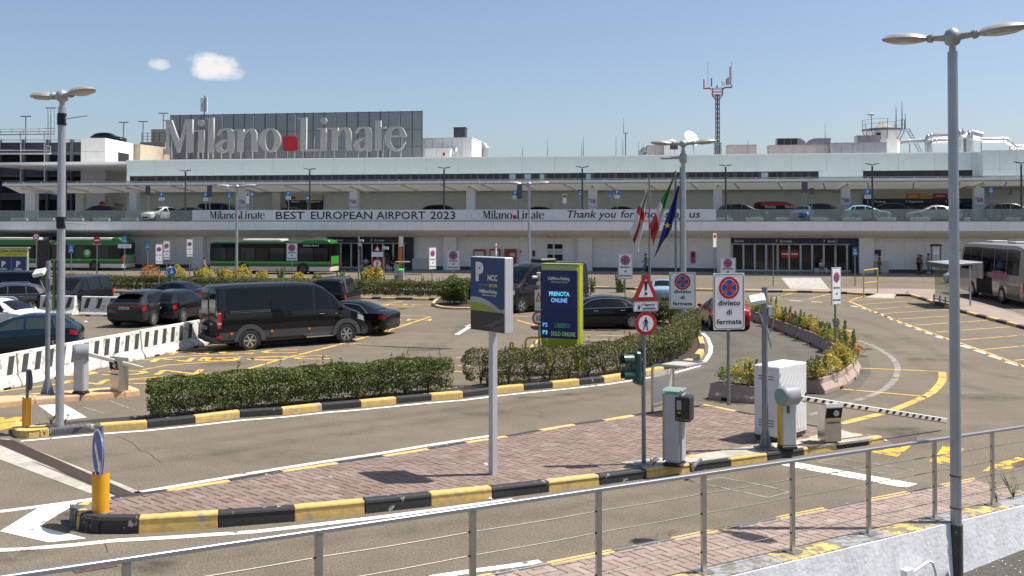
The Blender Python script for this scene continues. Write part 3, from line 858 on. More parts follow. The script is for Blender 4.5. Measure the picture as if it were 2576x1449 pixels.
lob = [G(1640,940),G(1715,924),G(1762,902),G(1774,876),G(1767,856),G(1735,832),G(1690,820),G(1600,806),G(1480,800),G(1480,812),G(1600,822),G(1680,840),G(1710,862),G(1690,890),G(1630,925)]
b = MB(); b.poly([(p.x,p.y,KH - 0.06) for p in lob]); b.build('soil_bed','soil',HI)
# ---------------------------------------------------------------- leaves
def leaf_mesh(name,P,N,size,m,bright=None,jitter=0.9):
 """one small folded leaf per point"""
 n = len(P)
 P = np.asarray(P,float); N = np.asarray(N,float)
 N = N + rng.normal(0,jitter,(n,3)); N /= np.linalg.norm(N,axis=1)[:,None] + 1e-9
 U = np.cross(N,rng.normal(0,1,(n,3))); U /= np.linalg.norm(U,axis=1)[:,None] + 1e-9
 V = np.cross(N,U)
 sz = size * rng.uniform(0.6,1.35,n)[:,None]
 a,c = U * sz * 0.5,V * sz * 0.27
 vs = np.stack([P - a,P + c,P + a,P - c],1).reshape(-1,3)
 me = bpy.data.meshes.new(name)
 me.vertices.add(4 * n); me.vertices.foreach_set('co',vs.astype(np.float32).ravel())
 me.loops.add(4 * n); me.loops.foreach_set('vertex_index',np.arange(4 * n,dtype=np.int32))
 me.polygons.add(n); me.polygons.foreach_set('loop_start',np.arange(0,4 * n,4,dtype=np.int32))
 me.update(calc_edges=True)
 at = me.attributes.new('rnd','FLOAT','FACE')
 r = rng.random(n) if bright is None else np.clip(bright + rng.normal(0,0.16,n),0,1)
 at.data.foreach_set('value',r.astype(np.float32))
 me.materials.append(MATS[m])
 return me
def vnoise(p,k=1.0,seed=0):
 p = np.asarray(p) * k + seed
 return (np.sin(p[:,0] * 1.7 + 1.3 * np.sin(p[:,1] * 1.1)) + np.sin(p[:,1] * 2.3 + 1.1 * np.sin(p[:,2] * 1.9)) + np.sin(p[:,2] * 2.9 + 1.7 * np.sin(p[:,0] * 0.7))) / 3
def hedge(name,label,path,width,z0,h,m,n,size,cat='hedge',stems=True,clump=0.6,top_flat=3.0,gap=0.35,group=None,shoots=3.0):
 path = [Vector((p[0],p[1],0)) for p in path]
 root = thing(name,label,cat,(path[0].x,path[0].y,z0),group=group)
 cum = [0]
 for i in range(len(path) - 1): cum.append(cum[-1] + (path[i + 1] - path[i]).length)
 L = cum[-1]
 T = rng.uniform(-0.25,L + 0.25,n)
 ang = rng.uniform(-0.7,np.pi + 0.7,n)           # around the section, open below
 pa = np.array([[p.x,p.y] for p in path]); ca = np.array(cum)
 Tc = np.clip(T,0,L)
 cx,cy = np.interp(Tc,ca,pa[:,0]),np.interp(Tc,ca,pa[:,1])
 dx,dy = np.interp(Tc + 0.15,ca,pa[:,0]) - np.interp(Tc - 0.15,ca,pa[:,0]),np.interp(Tc + 0.15,ca,pa[:,1]) - np.interp(Tc - 0.15,ca,pa[:,1])
 ln = np.hypot(dx,dy) + 1e-9; dx /= ln; dy /= ln
 cx += dx * (T - Tc); cy += dy * (T - Tc)
 e = 2.0 / top_flat
 co,si = np.cos(ang),np.sin(ang)
 sx = np.sign(co) * np.abs(co) ** e; sz = np.sign(si) * np.abs(si) ** e
 ph = rng.uniform(0,9)
 bush = np.sin(T * 2 * np.pi / 0.75 + ph)            # single bushes along the row
 rad = 1.0 - np.abs(rng.normal(0,0.13,n))
 deep = rng.random(n) < 0.3
 rad = np.where(deep,rng.uniform(0.35,0.95,n),rad)
 lat = sx * rad * width / 2
 mid = h * 0.48
 up_ = np.where(sz > 0,sz * rad * (h - mid),sz * rad * mid * 1.15)
 zz = mid + up_
 P = np.stack([cx - dy * lat,cy + dx * lat,zz],1)
 nz = vnoise(P,2.6,ph) + 0.5 * vnoise(P,6.1,ph)
 low_ = np.clip((mid * 1.1 - zz) / mid,0,1)        # bushes pull apart near the ground
 keep = (rng.random(n) > low_ * (0.12 + 0.5 * (bush < -0.35))) & (rng.random(n) > gap * (nz < -0.35)) & (zz > 0.03)
 P[:,0] += -dy * lat * 0.13 * nz; P[:,1] += dx * lat * 0.13 * nz
 P[:,2] += np.where(zz > mid,0.05 * nz + 0.03 * vnoise(P,7,ph),0)
 lat_pull = 1 - 0.35 * low_ * (0.5 - 0.5 * bush)
 P[:,0] = cx + (P[:,0] - cx) * lat_pull; P[:,1] = cy + (P[:,1] - cy) * lat_pull
 N = np.stack([-dy * sx,dx * sx,np.maximum(sz,0.15)],1)
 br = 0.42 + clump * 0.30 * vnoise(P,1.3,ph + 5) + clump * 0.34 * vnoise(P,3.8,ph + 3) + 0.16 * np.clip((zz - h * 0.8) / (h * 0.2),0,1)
 P = P[keep] - np.array([path[0].x,path[0].y,0]); N = N[keep]; br = br[keep]
 if shoots:                                          # stray shoots above the clipped top
  for _ in range(int(L * shoots)):
   t = random.uniform(0,L); x,y = np.interp(t,ca,pa[:,0]) - path[0].x,np.interp(t,ca,pa[:,1]) - path[0].y
   ln_ = random.choice((0.08,0.1,0.14,0.26)); k = int(ln_ * 90)
   q = np.stack([x + rng.normal(random.uniform(-.3,.3),0.022,k),y + rng.normal(random.uniform(-.25,.25),0.022,k),h + rng.uniform(-0.05,ln_,k)],1)
   P = np.concatenate([P,q]); N = np.concatenate([N,np.tile([0,-0.4,0.6],(k,1))]); br = np.concatenate([br,np.full(k,0.62)])
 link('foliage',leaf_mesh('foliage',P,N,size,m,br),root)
 if stems:
  t = 0.25
  while t < L:
   x,y = np.interp(t,ca,pa[:,0]) - path[0].x,np.interp(t,ca,pa[:,1]) - path[0].y
   b = MB()
   for k in range(7):
    a = random.uniform(0,6.28); r = random.uniform(0.1,0.28)
    b.tube([(x,y,-0.02),(x + r * 0.35 * math.cos(a),y + r * 0.35 * math.sin(a),h * 0.3),(x + r * math.cos(a),y + r * math.sin(a),h * 0.75)],[0.016,0.011,0.004],5)
   b.build('stem','twig',root)
   t += 0.72
 return root
def offset_path(i0,i1,d): return [hP[i] + hN[i] * d for i in range(i0,i1)]
# first clipped hedge, x 350..1150
def lerp_path(px,d,off):
 return [G(x,y,KH) for x,y in px]
hp1 = [G(x,y,KH - 0.05) + Vector((-0.28,0.42,0)) for x,y in ((412,1056),(491,1049),(604,1035),(710,1027),(811,1016),(908,1008),(998,1000),(1085,992),(1128,988))]
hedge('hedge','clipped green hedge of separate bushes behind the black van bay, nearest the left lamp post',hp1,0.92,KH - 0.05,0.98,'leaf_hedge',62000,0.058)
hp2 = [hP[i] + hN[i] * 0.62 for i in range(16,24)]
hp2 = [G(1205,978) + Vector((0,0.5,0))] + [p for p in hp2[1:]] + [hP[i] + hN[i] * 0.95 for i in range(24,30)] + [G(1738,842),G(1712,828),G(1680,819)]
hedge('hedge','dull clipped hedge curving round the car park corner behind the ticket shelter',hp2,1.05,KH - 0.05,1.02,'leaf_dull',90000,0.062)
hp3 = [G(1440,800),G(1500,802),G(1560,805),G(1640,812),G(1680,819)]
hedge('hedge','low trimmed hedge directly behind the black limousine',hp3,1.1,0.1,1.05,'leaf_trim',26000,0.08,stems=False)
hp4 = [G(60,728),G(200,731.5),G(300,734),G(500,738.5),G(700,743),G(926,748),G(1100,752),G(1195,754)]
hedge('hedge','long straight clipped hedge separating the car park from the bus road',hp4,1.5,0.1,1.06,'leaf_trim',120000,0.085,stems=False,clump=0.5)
# end island with one big bush
EI = sroot('end_island')
ei = spline([(1190,742),(1130,745),(1095,757),(1087,768),(1105,776),(1140,779),(1200,779)],4)
eP = [G(x,y) for x,y in ei]
kerb(EI,eP,1,['kerb_orange'],w=0.2,h=0.14)
b = MB(); b.poly([(p.x,p.y,0.1) for p in eP]); b.build('soil_bed','soil',EI)
FK = sroot('hedge_kerb')
fk = [(300,741),(420,744),(560,747.5),(700,750),(800,751.5),(880,752.5),(935,753),(957,753.5),(994,754.5),(1037,755),(1078,756),(1110,757)]
kerb(FK,[G(x,y) for x,y in fk],1,[K_,Y_],w=0.2,h=0.15)
hedge('bush','big rounded bush on the kerbed end of the far hedge',[G(1135,768),G(1175,769)],2.3,0.1,1.5,'leaf_hedge',20000,0.09,cat='bush',top_flat=2.2)
# ---------------------------------------------------------------- flowering shrubs
def shrub_foliage(kind,r,h,n,root,dz=0.0,dx=0.0,dy=0.0,size=0.06):
 th = rng.uniform(0,2 * np.pi,n)
 if kind == 'spire':                               # upright pointed shoots
  k = rng.integers(0,5,n); ph = k * 1.26 + 0.4
  t = rng.random(n) ** 0.8
  hh = 0.85 * h * (0.62 + 0.38 * np.abs(np.sin(ph * 2.3 + r * 50)))
  rr = 0.11 * (1.05 - t) * rng.uniform(0.5,1.2,n) + 0.015
  ox,oy = 0.5 * r * np.cos(ph) * (0.3 + 0.9 * t),0.5 * r * np.sin(ph) * (0.3 + 0.9 * t)
  P = np.stack([ox + rr * np.cos(th),oy + rr * np.sin(th),t * hh],1)
  N = np.stack([np.cos(th),np.sin(th),np.full(n,0.5)],1)
  m = 'leaf_sage'
 else:
  ph = np.arccos(rng.uniform(-0.35,1,n))
  rad = (1 - np.abs(rng.normal(0,0.18,n)))
  P = np.stack([r * rad * np.sin(ph) * np.cos(th),r * rad * np.sin(ph) * np.sin(th),h * 0.45 + h * 0.55 * rad * np.cos(ph)],1)
  P[:,:2] *= (1 + 0.28 * vnoise(P,9,r * 31))[:,None]; P[:,2] *= 1 + 0.18 * vnoise(P,8,r * 17)
  N = P / (np.linalg.norm(P,axis=1)[:,None] + 1e-6)
  m = {'yellow': 'leaf_yellow','orange': 'leaf_orange','green': 'leaf_green'}[kind]
 P += np.array([dx,dy,dz])
 return link('foliage',leaf_mesh('foliage',P,N,size,m,0.5 + 0.4 * vnoise(P,6,r * 13)),root)
def shrub(loc,kinds,label,group='shrubs in the stone planters',size=0.06,nn=900,sc=1.0):
 root = thing('shrub',label,'shrub',loc,group=group)
 for (kind,r,h,dx,dy) in kinds:
  shrub_foliage(kind,r * sc,h * sc,int(nn * (1.0 if kind != 'spire' else 1.2)),root,dx=dx,dy=dy,size=size)
 b = MB()
 for k in range(4):
  a = k * 1.6
  b.tube([(0,0,-0.05),(0.12 * math.cos(a),0.12 * math.sin(a),0.3)],[0.014,0.006],5)
 b.build('stem','twig',root)
 return root
# stone planters shaped like road barriers, in a horseshoe round the lane
PLANT_H = 0.45
def planter_mesh(L):
 prof = [(-0.36,0),(-0.36,0.12),(-0.24,0.30),(-0.22,PLANT_H),(-0.15,PLANT_H),(-0.13,PLANT_H - 0.08),(0.13,PLANT_H - 0.08),(0.15,PLANT_H),(0.22,PLANT_H),(0.24,0.30),(0.36,0.12),(0.36,0)]
 b = MB(); b.prism(prof,'yz',-L / 2,L / 2)
 return b.mesh('planter_body','planter_stone',bevel=0.012)
PB = planter_mesh(1.78)
def slot_m():
 b = MB()
 b.box(-0.5,-0.26,-0.366,0.366,0.0,0.085)
 return b.mesh('fork_slot','black_void')
SLOT = slot_m()
soil_b = MB(); soil_b.box(-0.8,0.8,-0.135,0.135,PLANT_H - 0.1,PLANT_H - 0.05); SOILM = soil_b.mesh('soil','soil')
ppx = spline([(1885,798),(1937,817),(2010,846),(2072,872),(2118,902),(2136,930),(2118,957),(2080,978),(2034,990)],12)
pw = [G(x,y) for x,y in ppx]
wherep,acc,last = [],0.0,pw[0]
cumd = [0]
for i in range(1,len(pw)): cumd.append(cumd[-1] + (pw[i] - pw[i - 1]).length)
def along_p(d):
 for i in range(1,len(pw)):
  if cumd[i] >= d:
   t = (d - cumd[i - 1]) / (cumd[i] - cumd[i - 1] + 1e-9)
   return pw[i - 1].lerp(pw[i],t),(pw[i] - pw[i - 1]).normalized()
 return pw[-1],(pw[-1] - pw[-2]).normalized()
plist = []
d = 0.9
while d < cumd[-1] - 0.3:
 plist.append(along_p(d)); d += 1.86
pa_,pb_ = G(1800,1006),G(1905,1017)
plist.append(((pa_ + pb_) / 2 + Vector((0.25,0.25,0)),(pb_ - pa_).normalized()))
ORD = ['first','second','third','fourth','fifth','sixth','seventh','eighth','ninth','tenth','eleventh','twelfth','thirteenth','fourteenth','fifteenth','sixteenth','seventeenth','eighteenth']
SH = [(('yellow',.42,.55,-.3,0),('spire',.3,.8,.3,0)),(('spire',.4,1.0,-.2,0),('green',.36,.45,.35,0),('yellow',.35,.5,.1,.05)),(('yellow',.45,.6,.1,0),('spire',.35,1.05,-.3,0)),
      (('spire',.35,.9,.3,0),('yellow',.4,.5,-.2,0),('green',.3,.4,.4,0)),(('spire',.4,1.1,.1,0),('orange',.42,.6,-.35,0)),(('yellow',.45,.75,.2,0),('spire',.4,.95,-.3,0))]
LOOK = ['yellow mound with a leafy spire','green upright shoots over yellow leaves','round yellow mound beside tall green shoots','sage shoots with yellow and green tufts','tall sage spire with orange leaves','bright yellow bush with sage shoots']
for i,(p,dr) in enumerate(plist):
 rz = math.atan2(dr.y,dr.x)
 last_ = i == len(plist) - 1
 lab = 'stone barrier planter standing alone beside the white cabinet' if last_ else 'stone barrier planter, %s from the far end of the curved row' % ORD[i]
 root = thing('planter',lab,'planter',p,rz,'stone planters lining the lane')
 link('planter_body',PB,root); link('fork_slot',SLOT,root); link('soil',SOILM,root)
 kinds = SH[i % 6] if not last_ else (('yellow',.5,.8,.15,0),('green',.42,.55,-.35,0),('spire',.3,1.05,.25,0))
 lab = 'yellow bush with a green side and pale tip in the lone planter' if last_ else '%s in the %s planter from the far end' % (LOOK[i % 6],ORD[i])
 kk = [(k[0],k[1],k[2],k[3] * math.cos(rz) - k[4] * math.sin(rz),k[3] * math.sin(rz) + k[4] * math.cos(rz)) for k in kinds]
 shrub((p.x,p.y,PLANT_H - 0.06),kk,lab,sc=random.uniform(0.9,1.15) if not last_ else 1.0,nn=1100)
 if not last_ and i % 2 == 0:
  q = p + dr * 0.75
  shrub((q.x,q.y,PLANT_H - 0.06),[(('yellow','green','yellow')[i % 3],0.34,0.45,0,0),('spire',0.25,random.uniform(0.5,0.95),0.1 * dr.x,0.1 * dr.y)],'%s tuft with a thin shoot after the %s planter' % (('yellow','green','yellow')[i % 3],ORD[i]),nn=600)
# planting beyond the long hedge
for i,(x,yb,kind,r,h) in enumerate(((378,690,'orange',.7,.75),(447,690,'yellow',.5,.7),(497,690,'spire',.5,1.0),(516,691,'yellow',.6,.6),(556,691,'spire',.5,1.05),(566,692,'yellow',.55,.55),(612,692,'yellow',.65,.75),(660,693,'yellow',.45,.5),
          (707,693,'spire',.5,1.15),(752,696,'yellow',.4,.4),(798,696,'green',.35,.35),(857,697,'spire',.5,.9),(917,698,'spire',.5,.9),(930,698,'yellow',.6,.8),(940,698,'spire',.6,1.15),(949,698,'yellow',.45,.9),(1140,702,'green',.4,.4))):
 p = AT(x,yb,70.5)
 lab = '%s, %s behind the long hedge from the bus end' % ({'orange': 'orange and yellow leafy clump','yellow': 'bright yellow clump','spire': 'pale upright shoots','green': 'small green tuft'}[kind],ORD[i])
 root = thing('shrub',lab,'shrub',(p.x,p.y,0.0),group='shrubs behind the long hedge')
 shrub_foliage(kind,r,h + 0.35,1300,root,dz=p.z - 0.45,size=0.09)
 b = MB(); b.tube([(0,0,0),(0.04,0,p.z)],[0.03,0.012],6); b.build('stem','twig',root)
for i,(x,y,hgt) in enumerate(((1491,713,1.3),(1556,712,1.6),(1565,718,1.1))):
 p = G(x,736)
 root = thing('shrub','%s beside the kerb behind the limousine hedge' % ('pale pointed shrub','tall yellow-green conical shrub','thin grey-green shrub')[i],'shrub',(p.x,p.y,0.0),group='shrubs on the median')
 shrub_foliage('spire',0.35,hgt,1200,root,size=0.09)
 b = MB(); b.tube([(0,0,0),(0,0,0.5)],[0.03,0.012],6); b.build('stem','twig',root)
# median and coach sidewalk
MD = sroot('median_sidewalk')
mk = [(1440,724),(1472,725),(1529,727),(1596,729),(1655,730),(1750,732),(1800,733),(1870,735),(1932,736),(1969,736),(2006,736.5),(2043,737),(2085,738),(2130,740),(2175,743),(2210,745.5),(2252,745),(2290,746),(2310,752),(2330,758),(2350,765),(2375,773),(2400,782),(2430,790),(2455,797),(2480,803),(2505,810),(2530,816),(2556,823),(2600,835)]
mP = [G(x,y) for x,y in mk]
kerb(MD,mP,1,[K_,Y_],w=0.22,h=0.15)
back = [(2600,800),(2540,781),(2480,764),(2420,748),(2405,735),(2360,726.5),(2260,725),(2140,725),(1932,727),(1750,725),(1600,723),(1440,720)]
bP = [G(x,y,0.15) for x,y in back]
kerb(MD,bP,1,['kerb_stone_grey'],w=0.18,h=0.15)
b = MB(); b.poly([(p.x,p.y,0.135) for p in mP + bP]); b.build('paving','paver_pale',MD)
rp = [G(2172,748),G(2245,750.5),G(2255,741,0.15),G(2206,739,0.15)]
b = MB(); b.poly([tuple(rp[0] + Vector((0,-0.2,0.01))),tuple(rp[1] + Vector((0,-0.2,0.01))),tuple(rp[2] + Vector((0,0,0.012))),tuple(rp[3] + Vector((0,0,0.012)))]); b.build('kerb_ramp','concrete_pale',MD)
# orange-topped kerb strip at the other gate
OS = sroot('gate_kerb')
oP = [G(x,y) for x,y in ((-40,1030),(88,1018),(203,1008),(314,999),(352,995))]
kerb(OS,oP,1,['kerb_orange','kerb_orange','kerb_orange','kerb_orange'],w=0.95,h=0.17)
# ---------------------------------------------------------------- terminal building
mat('clad_white',(0.84,0.84,0.83),0.45,var=0.03,vs=1.2,streak=0.10)
mat('clad_upper',(0.58,0.66,0.66),0.4,var=0.03,vs=1.0,streak=0.08)
mat('clad_low',(0.90,0.89,0.87),0.55,var=0.04,vs=1.5,streak=0.10)
mat('soffit',(0.88,0.86,0.82),0.6,var=0.05,vs=1)
mat('render_grey',(0.66,0.69,0.63),0.6,var=0.05,vs=1)
mat('joint_dark',(0.12,0.12,0.12),0.9,var=0)
mat('navy',(0.010,0.017,0.065),0.4,var=0.05)
mat('window_dark',(0.022,0.021,0.024),0.08,var=0.2,vs=2,spec=0.35)
mat('window_blind',(0.24,0.31,0.35),0.3,var=0.1)
mat('frame_white',(0.62,0.62,0.60),0.4,var=0.03)
mat('frame_dark',(0.035,0.035,0.04),0.5,var=0.1)
mat('interior_dark',(0.02,0.02,0.02),0.8,var=0.3)
mat('text_white',(0.75,0.75,0.72),0.5,var=0)
mat('text_black',(0.015,0.015,0.02),0.5,var=0)
mat('text_grey',(0.30,0.30,0.30),0.5,var=0)
mat('banner_white',(0.74,0.75,0.79),0.55,var=0.03,vs=1)
mat('logo_red',(0.45,0.02,0.02),0.45,var=0.05)
mat('plinth_dark',(0.06,0.06,0.065),0.3,var=0.2,vs=3)
mat('pave_dark',(0.15,0.147,0.145),0.25,var=0.25,vs=1.5)
mat('louvre_dark',(0.055,0.058,0.068),0.6,var=0.1)
mat('garage_beam',(0.075,0.085,0.11),0.6,var=0.1)
mat('garage_white',(0.66,0.66,0.62),0.8,var=0.06,vs=1,streak=0.25)
mat('garage_tan',(0.42,0.35,0.26),0.85,var=0.12,vs=1.5,streak=0.3)
mat('concrete_wall',(0.30,0.28,0.25),0.9,var=0.15,vs=0.8,streak=0.4)
mat('steel',(0.42,0.43,0.44),0.45,metal=0.6,var=0.1,vs=4)
mat('galv',(0.40,0.42,0.44),0.55,metal=0.5,var=0.15,vs=6)
mat('galv_dark',(0.13,0.15,0.18),0.5,metal=0.4,var=0.1)
mat('letter_face',(0.40,0.41,0.39),0.5,var=0.05,vs=2)
mat('letter_red',(0.42,0.02,0.025),0.5,var=0.1)
mat('mesh_grey',(0.115,0.122,0.135),0.6,var=0.1)
mat('mast_red',(0.20,0.065,0.05),0.6,var=0.15)
mat('alu_duct',(0.72,0.70,0.68),0.22,metal=0.9,var=0.1,vs=2)
mat('hvac_white',(0.60,0.61,0.60),0.5,var=0.08,vs=1.5,streak=0.4)
mat('hvac_grey',(0.30,0.32,0.34),0.5,metal=0.3,var=0.15,vs=2,streak=0.3)
mat('hvac_pink',(0.36,0.32,0.31),0.6,var=0.1,streak=0.3)
mat('tile_roof',(0.30,0.26,0.21),0.8,var=0.15,vs=3)
mat('airline_orange',(0.70,0.20,0.02),0.5,var=0.03)
mat('airline_yellow',(0.62,0.40,0.05),0.5,var=0.03)
mat('airline_red',(0.42,0.03,0.03),0.5,var=0.03)
mat('airline_cream',(0.52,0.47,0.30),0.5,var=0.04)
mat('orange_panel',(0.75,0.28,0.05),0.5,var=0.05)
mat('pink_panel',(0.60,0.06,0.16),0.4,var=0.05)
mat('red_machine',(0.40,0.05,0.03),0.5,var=0.1)
glassmat('balustrade_glass',(0.76,0.83,0.80),0.30,0.03,0.7)
glassmat('shelter_glass',(0.82,0.86,0.80),0.28,0.05)
opal('canopy_opal',(0.72,0.72,0.67),0.10)
glassmat('canopy_glass',(0.62,0.72,0.66),0.55,0.1)
TERM = thing('terminal_building','long white airport terminal with a raised departures deck and roof sign','terminal',TO,-TA)
XL,XR = -70,2660
sL,sR = TS(XL),TS(XR)
DECK = -9.9; LW = -5.4; COLY = -6.3; SOF = 3.38; TOPZ = 11.75
# the ground floor stands forward of the upper wall: LB builds in its plane
def LB(): return MB(Matrix.Translation((0,LW,0)))
def LS(x): return TS(x,LW)
def LZ(x,y): return TZ(x,y,LW)
b = LB(); b.box(sL,sR,0.05,34,0,SOF); b.build('wall_core','clad_low',TERM)
# lower wall panels
P8 = (LS(830),LS(1041)); P7 = (LS(1839),LS(2157)); DG = (LS(-60),LS(185)); DD = (LS(1374),LS(1419))
def blocked(s0,s1): return any(s0 < q[1] - 0.02 and s1 > q[0] + 0.02 for q in (P8,P7,DG,DD))
s = sL; pw_ = 1.84
edges = []
while s < sR: edges.append(s); s += pw_
edges = sorted(set(edges + [q for pr in (P8,P7,DG,DD) for q in pr]))
for i in range(len(edges) - 1):
 s0,s1 = edges[i],edges[i + 1]
 if s1 - s0 < 0.1 or blocked(s0,s1): continue
 for (z0,z1) in ((0.42,0.75),(0.76,3.05),(3.06,SOF)):
  b = LB(); b.box(s0 + 0.009,s1 - 0.009,-0.02,0.045,z0 + 0.008,z1); b.build('wall_panel','clad_low',TERM)
for q in ((sL,P8[0]),(P8[1],P7[0]),(P7[1],sR)):
 b = LB(); b.box(q[0],q[1],-0.06,0.04,0.1,0.415); b.build('plinth','plinth_dark',TERM)
# dark ground-floor glazing behind the long bus
for k in range(9):
 s0 = DG[0] + (DG[1] - DG[0]) * k / 9; s1 = DG[0] + (DG[1] - DG[0]) * (k + 1) / 9
 b = LB(); b.box(s0 + 0.06,s1 - 0.06,0.0,0.04,0.45,SOF - 0.1); b.build('window','window_dark',TERM)
 b = LB(); b.box(s0 - 0.05,s0 + 0.05,-0.05,0.045,0.42,SOF); b.build('mullion','frame_white',TERM)
# lower columns
for (x0,x1) in ((-112,-80),(185,213),(481,511),(790,821),(1115,1148),(1454,1489),(1803,1838),(2161,2199),(2536,2574)):
 s0,s1 = TS(x0,COLY),TS(x1,COLY)
 b = MB(); b.box(s0,s1,COLY,COLY + 1.1,0.1,SOF + 0.02); b.build('column','clad_white',TERM,bevel=0.02)
# deck with sloping soffit
sLd,sRd = sL - 8,sR + 3
b = MB(); b.prism([(DECK + 0.05,4.16),(COLY - 0.3,SOF),(0.0,SOF),(0.0,4.96),(DECK + 0.05,4.96)],'yz',sLd,sRd); b.build('deck_slab','soffit',TERM)
fz0,fz1 = 4.12,4.99
s = sLd; pf = 1.41
while s < sRd:
 b = MB(); b.box(s + 0.008,s + pf - 0.008,DECK - 0.03,DECK + 0.045,fz0,fz1); b.build('fascia_panel','clad_white',TERM)
 s += pf
# soffit joints
s = sLd
while s < sRd:
 b = MB(); b.add([(s,DECK + 0.2,4.14 - 0.006),(s + 0.025,DECK + 0.2,4.14 - 0.006),(s + 0.025,COLY - 0.35,SOF + 0.002),(s,COLY - 0.35,SOF + 0.002)],[(0,1,2,3)]); b.build('soffit_joint','joint_dark',TERM)
 s += pf * 2
b = MB(); b.box(sLd,sRd,DECK - 0.05,-0.2,4.965,5.0); b.build('deck_road','asphalt_patch',TERM)
# upper wall
sU = TS(318)
b = MB(); b.box(sU,sR,0.05,34,4.9,8.4); b.build('upper_wall_core','render_grey',TERM)
U4 = (TS(722),TS(813)); U3 = (TS(2171),TS(2449))
edges = []; s = sU
while s < sR: edges.append(s); s += 3.0
edges = sorted(edges + list(U4) + list(U3) + [sR])
for i in range(len(edges) - 1):
 s0,s1 = edges[i],edges[i + 1]
 if s1 - s0 < 0.1 or any(s0 < q[1] - 0.02 and s1 > q[0] + 0.02 for q in (U4,U3)): continue
 b = MB(); b.box(s0 + 0.008,s1 - 0.008,0.0,0.045,5.02,8.3); b.build('wall_panel','render_grey',TERM)
# departures portals
def portal(q,z0,zh,z1,doors,head,depth=-0.5,m='navy',MBf=MB):
 b = MBf(); b.box(q[0],q[1],depth,0.04,zh,z1); b.build('portal_header',m,TERM)
 b = MBf(); b.box(q[0],q[1],0.02,0.04,z0,zh); b.build('portal_back','interior_dark',TERM)
 n = doors; w = (q[1] - q[0]) / n; fw = 0.17 if head else 0.1
 for k in range(n):
  s0 = q[0] + k * w
  b = MBf(); b.box(s0 + fw - 0.01,s0 + w - 0.02,-0.06,-0.03,z0 + 0.18,zh - 0.14); b.build('door_glass','window_dark',TERM)
  b = MBf()
  b.box(s0,s0 + fw,-0.10,0.015,z0 + 0.02,zh); b.box(s0 + fw,s0 + w,-0.09,0.015,zh - 0.13,zh - 0.003); b.box(s0 + fw,s0 + w,-0.09,0.015,z0 + 0.02,z0 + 0.16)
  b.build('door_frame','frame_white' if head else 'frame_dark',TERM)
zA,zB = LZ(2000,612.5),LZ(2000,598)
portal(P7,0.16,zA,zB,11,True,MBf=LB)
portal(P8,0.16,LZ(935,610),LZ(935,595.5),8,True,MBf=LB)
for q in (P8,P7):
 b = LB(); b.box(q[1] - 0.62,q[1],-0.48,0.01,0.16,zA - 0.005); b.build('portal_jamb','navy',TERM)
hz = LZ(2000,609.5)
for (t,x) in (('Arrivi',1858),('7',1952),('Arrivals',1975),('7',2071),('Arrivi',2090)):
 text(t,0.36,'text_white',TERM,(LS(x),LW - 0.505,hz),bold=0.006)
hz8 = LZ(935,607)
for (t,x) in (('8',843),('Arrivi',858),('8',938),('Arrivals',958)):
 text(t,0.34,'text_white',TERM,(LS(x),LW - 0.505,hz8),bold=0.006)
for x in (887,915,990,1015):
 text('Parking',0.18,'text_grey',TERM,(LS(x),LW - 0.505,hz8))
for x in (1974,1998):
 s0 = LS(x); b = LB(); b.disc(0.42,(s0,LZ(x,639)),-0.075,-0.065,20); b.build('no_entry_disc','logo_red',TERM)
 b = LB(); b.box(s0 - 0.3,s0 + 0.3,-0.082,-0.077,LZ(x,639) - 0.07,LZ(x,639) + 0.07); b.build('no_entry_bar','text_white',TERM)
def upper_portal(q,xr,split):
 za,zb_,zc = TZ(xr,524),TZ(xr,split[0]),TZ(xr,split[1])
 portal(q,5.02,TZ(xr,512),zb_,6,False,-0.4)
 return zb_,zc
zb,zc = upper_portal(U4,770,(504,492))
b = MB(); b.box(U4[0],U4[1],-0.42,0.04,zb + 0.01,zc); b.build('airline_board','airline_cream',TERM)
b = MB(); b.box(TS(733),TS(747),-0.43,-0.421,zb + 0.15,zc - 0.1); b.build('airline_mark','airline_red',TERM)
for (t,x) in (('4',727),('Partenze',746),('4',774),('Departures',794)): text(t,0.26,'text_white',TERM,(TS(x),-0.405,TZ(770,509)),bold=0.006)
zb,zc = upper_portal(U3,2310,(500,487))
for (x0,x1,m,t) in ((2171,2278,'airline_cream',''),(2279,2312,'airline_orange','easyJet'),(2313,2346,'airline_yellow','Lufthansa'),(2347,2380,'airline_red','IBERIA'),(2381,2449,'airline_cream','')):
 b = MB(); b.box(TS(x0) + 0.01,TS(x1) - 0.01,-0.42,0.04,zb + 0.01,zc); b.build('airline_board',m,TERM)
 if t: text(t,0.28,'text_white' if m != 'airline_yellow' else 'navy',TERM,(TS((x0 + x1) / 2),-0.425,(zb + zc) / 2 - 0.09))
for (t,x) in (('KLM',2226),('ITA',2260),('AIR',2200)): text(t,0.24,'text_grey',TERM,(TS(x),-0.425,(zb + zc) / 2 - 0.08))
for (t,x) in (('3',2191),('Partenze',2212),('3',2278),('Departures',2302),('3',2377),('Partenze',2400)): text(t,0.30,'text_white',TERM,(TS(x),-0.405,TZ(2310,509.5)),bold=0.006)
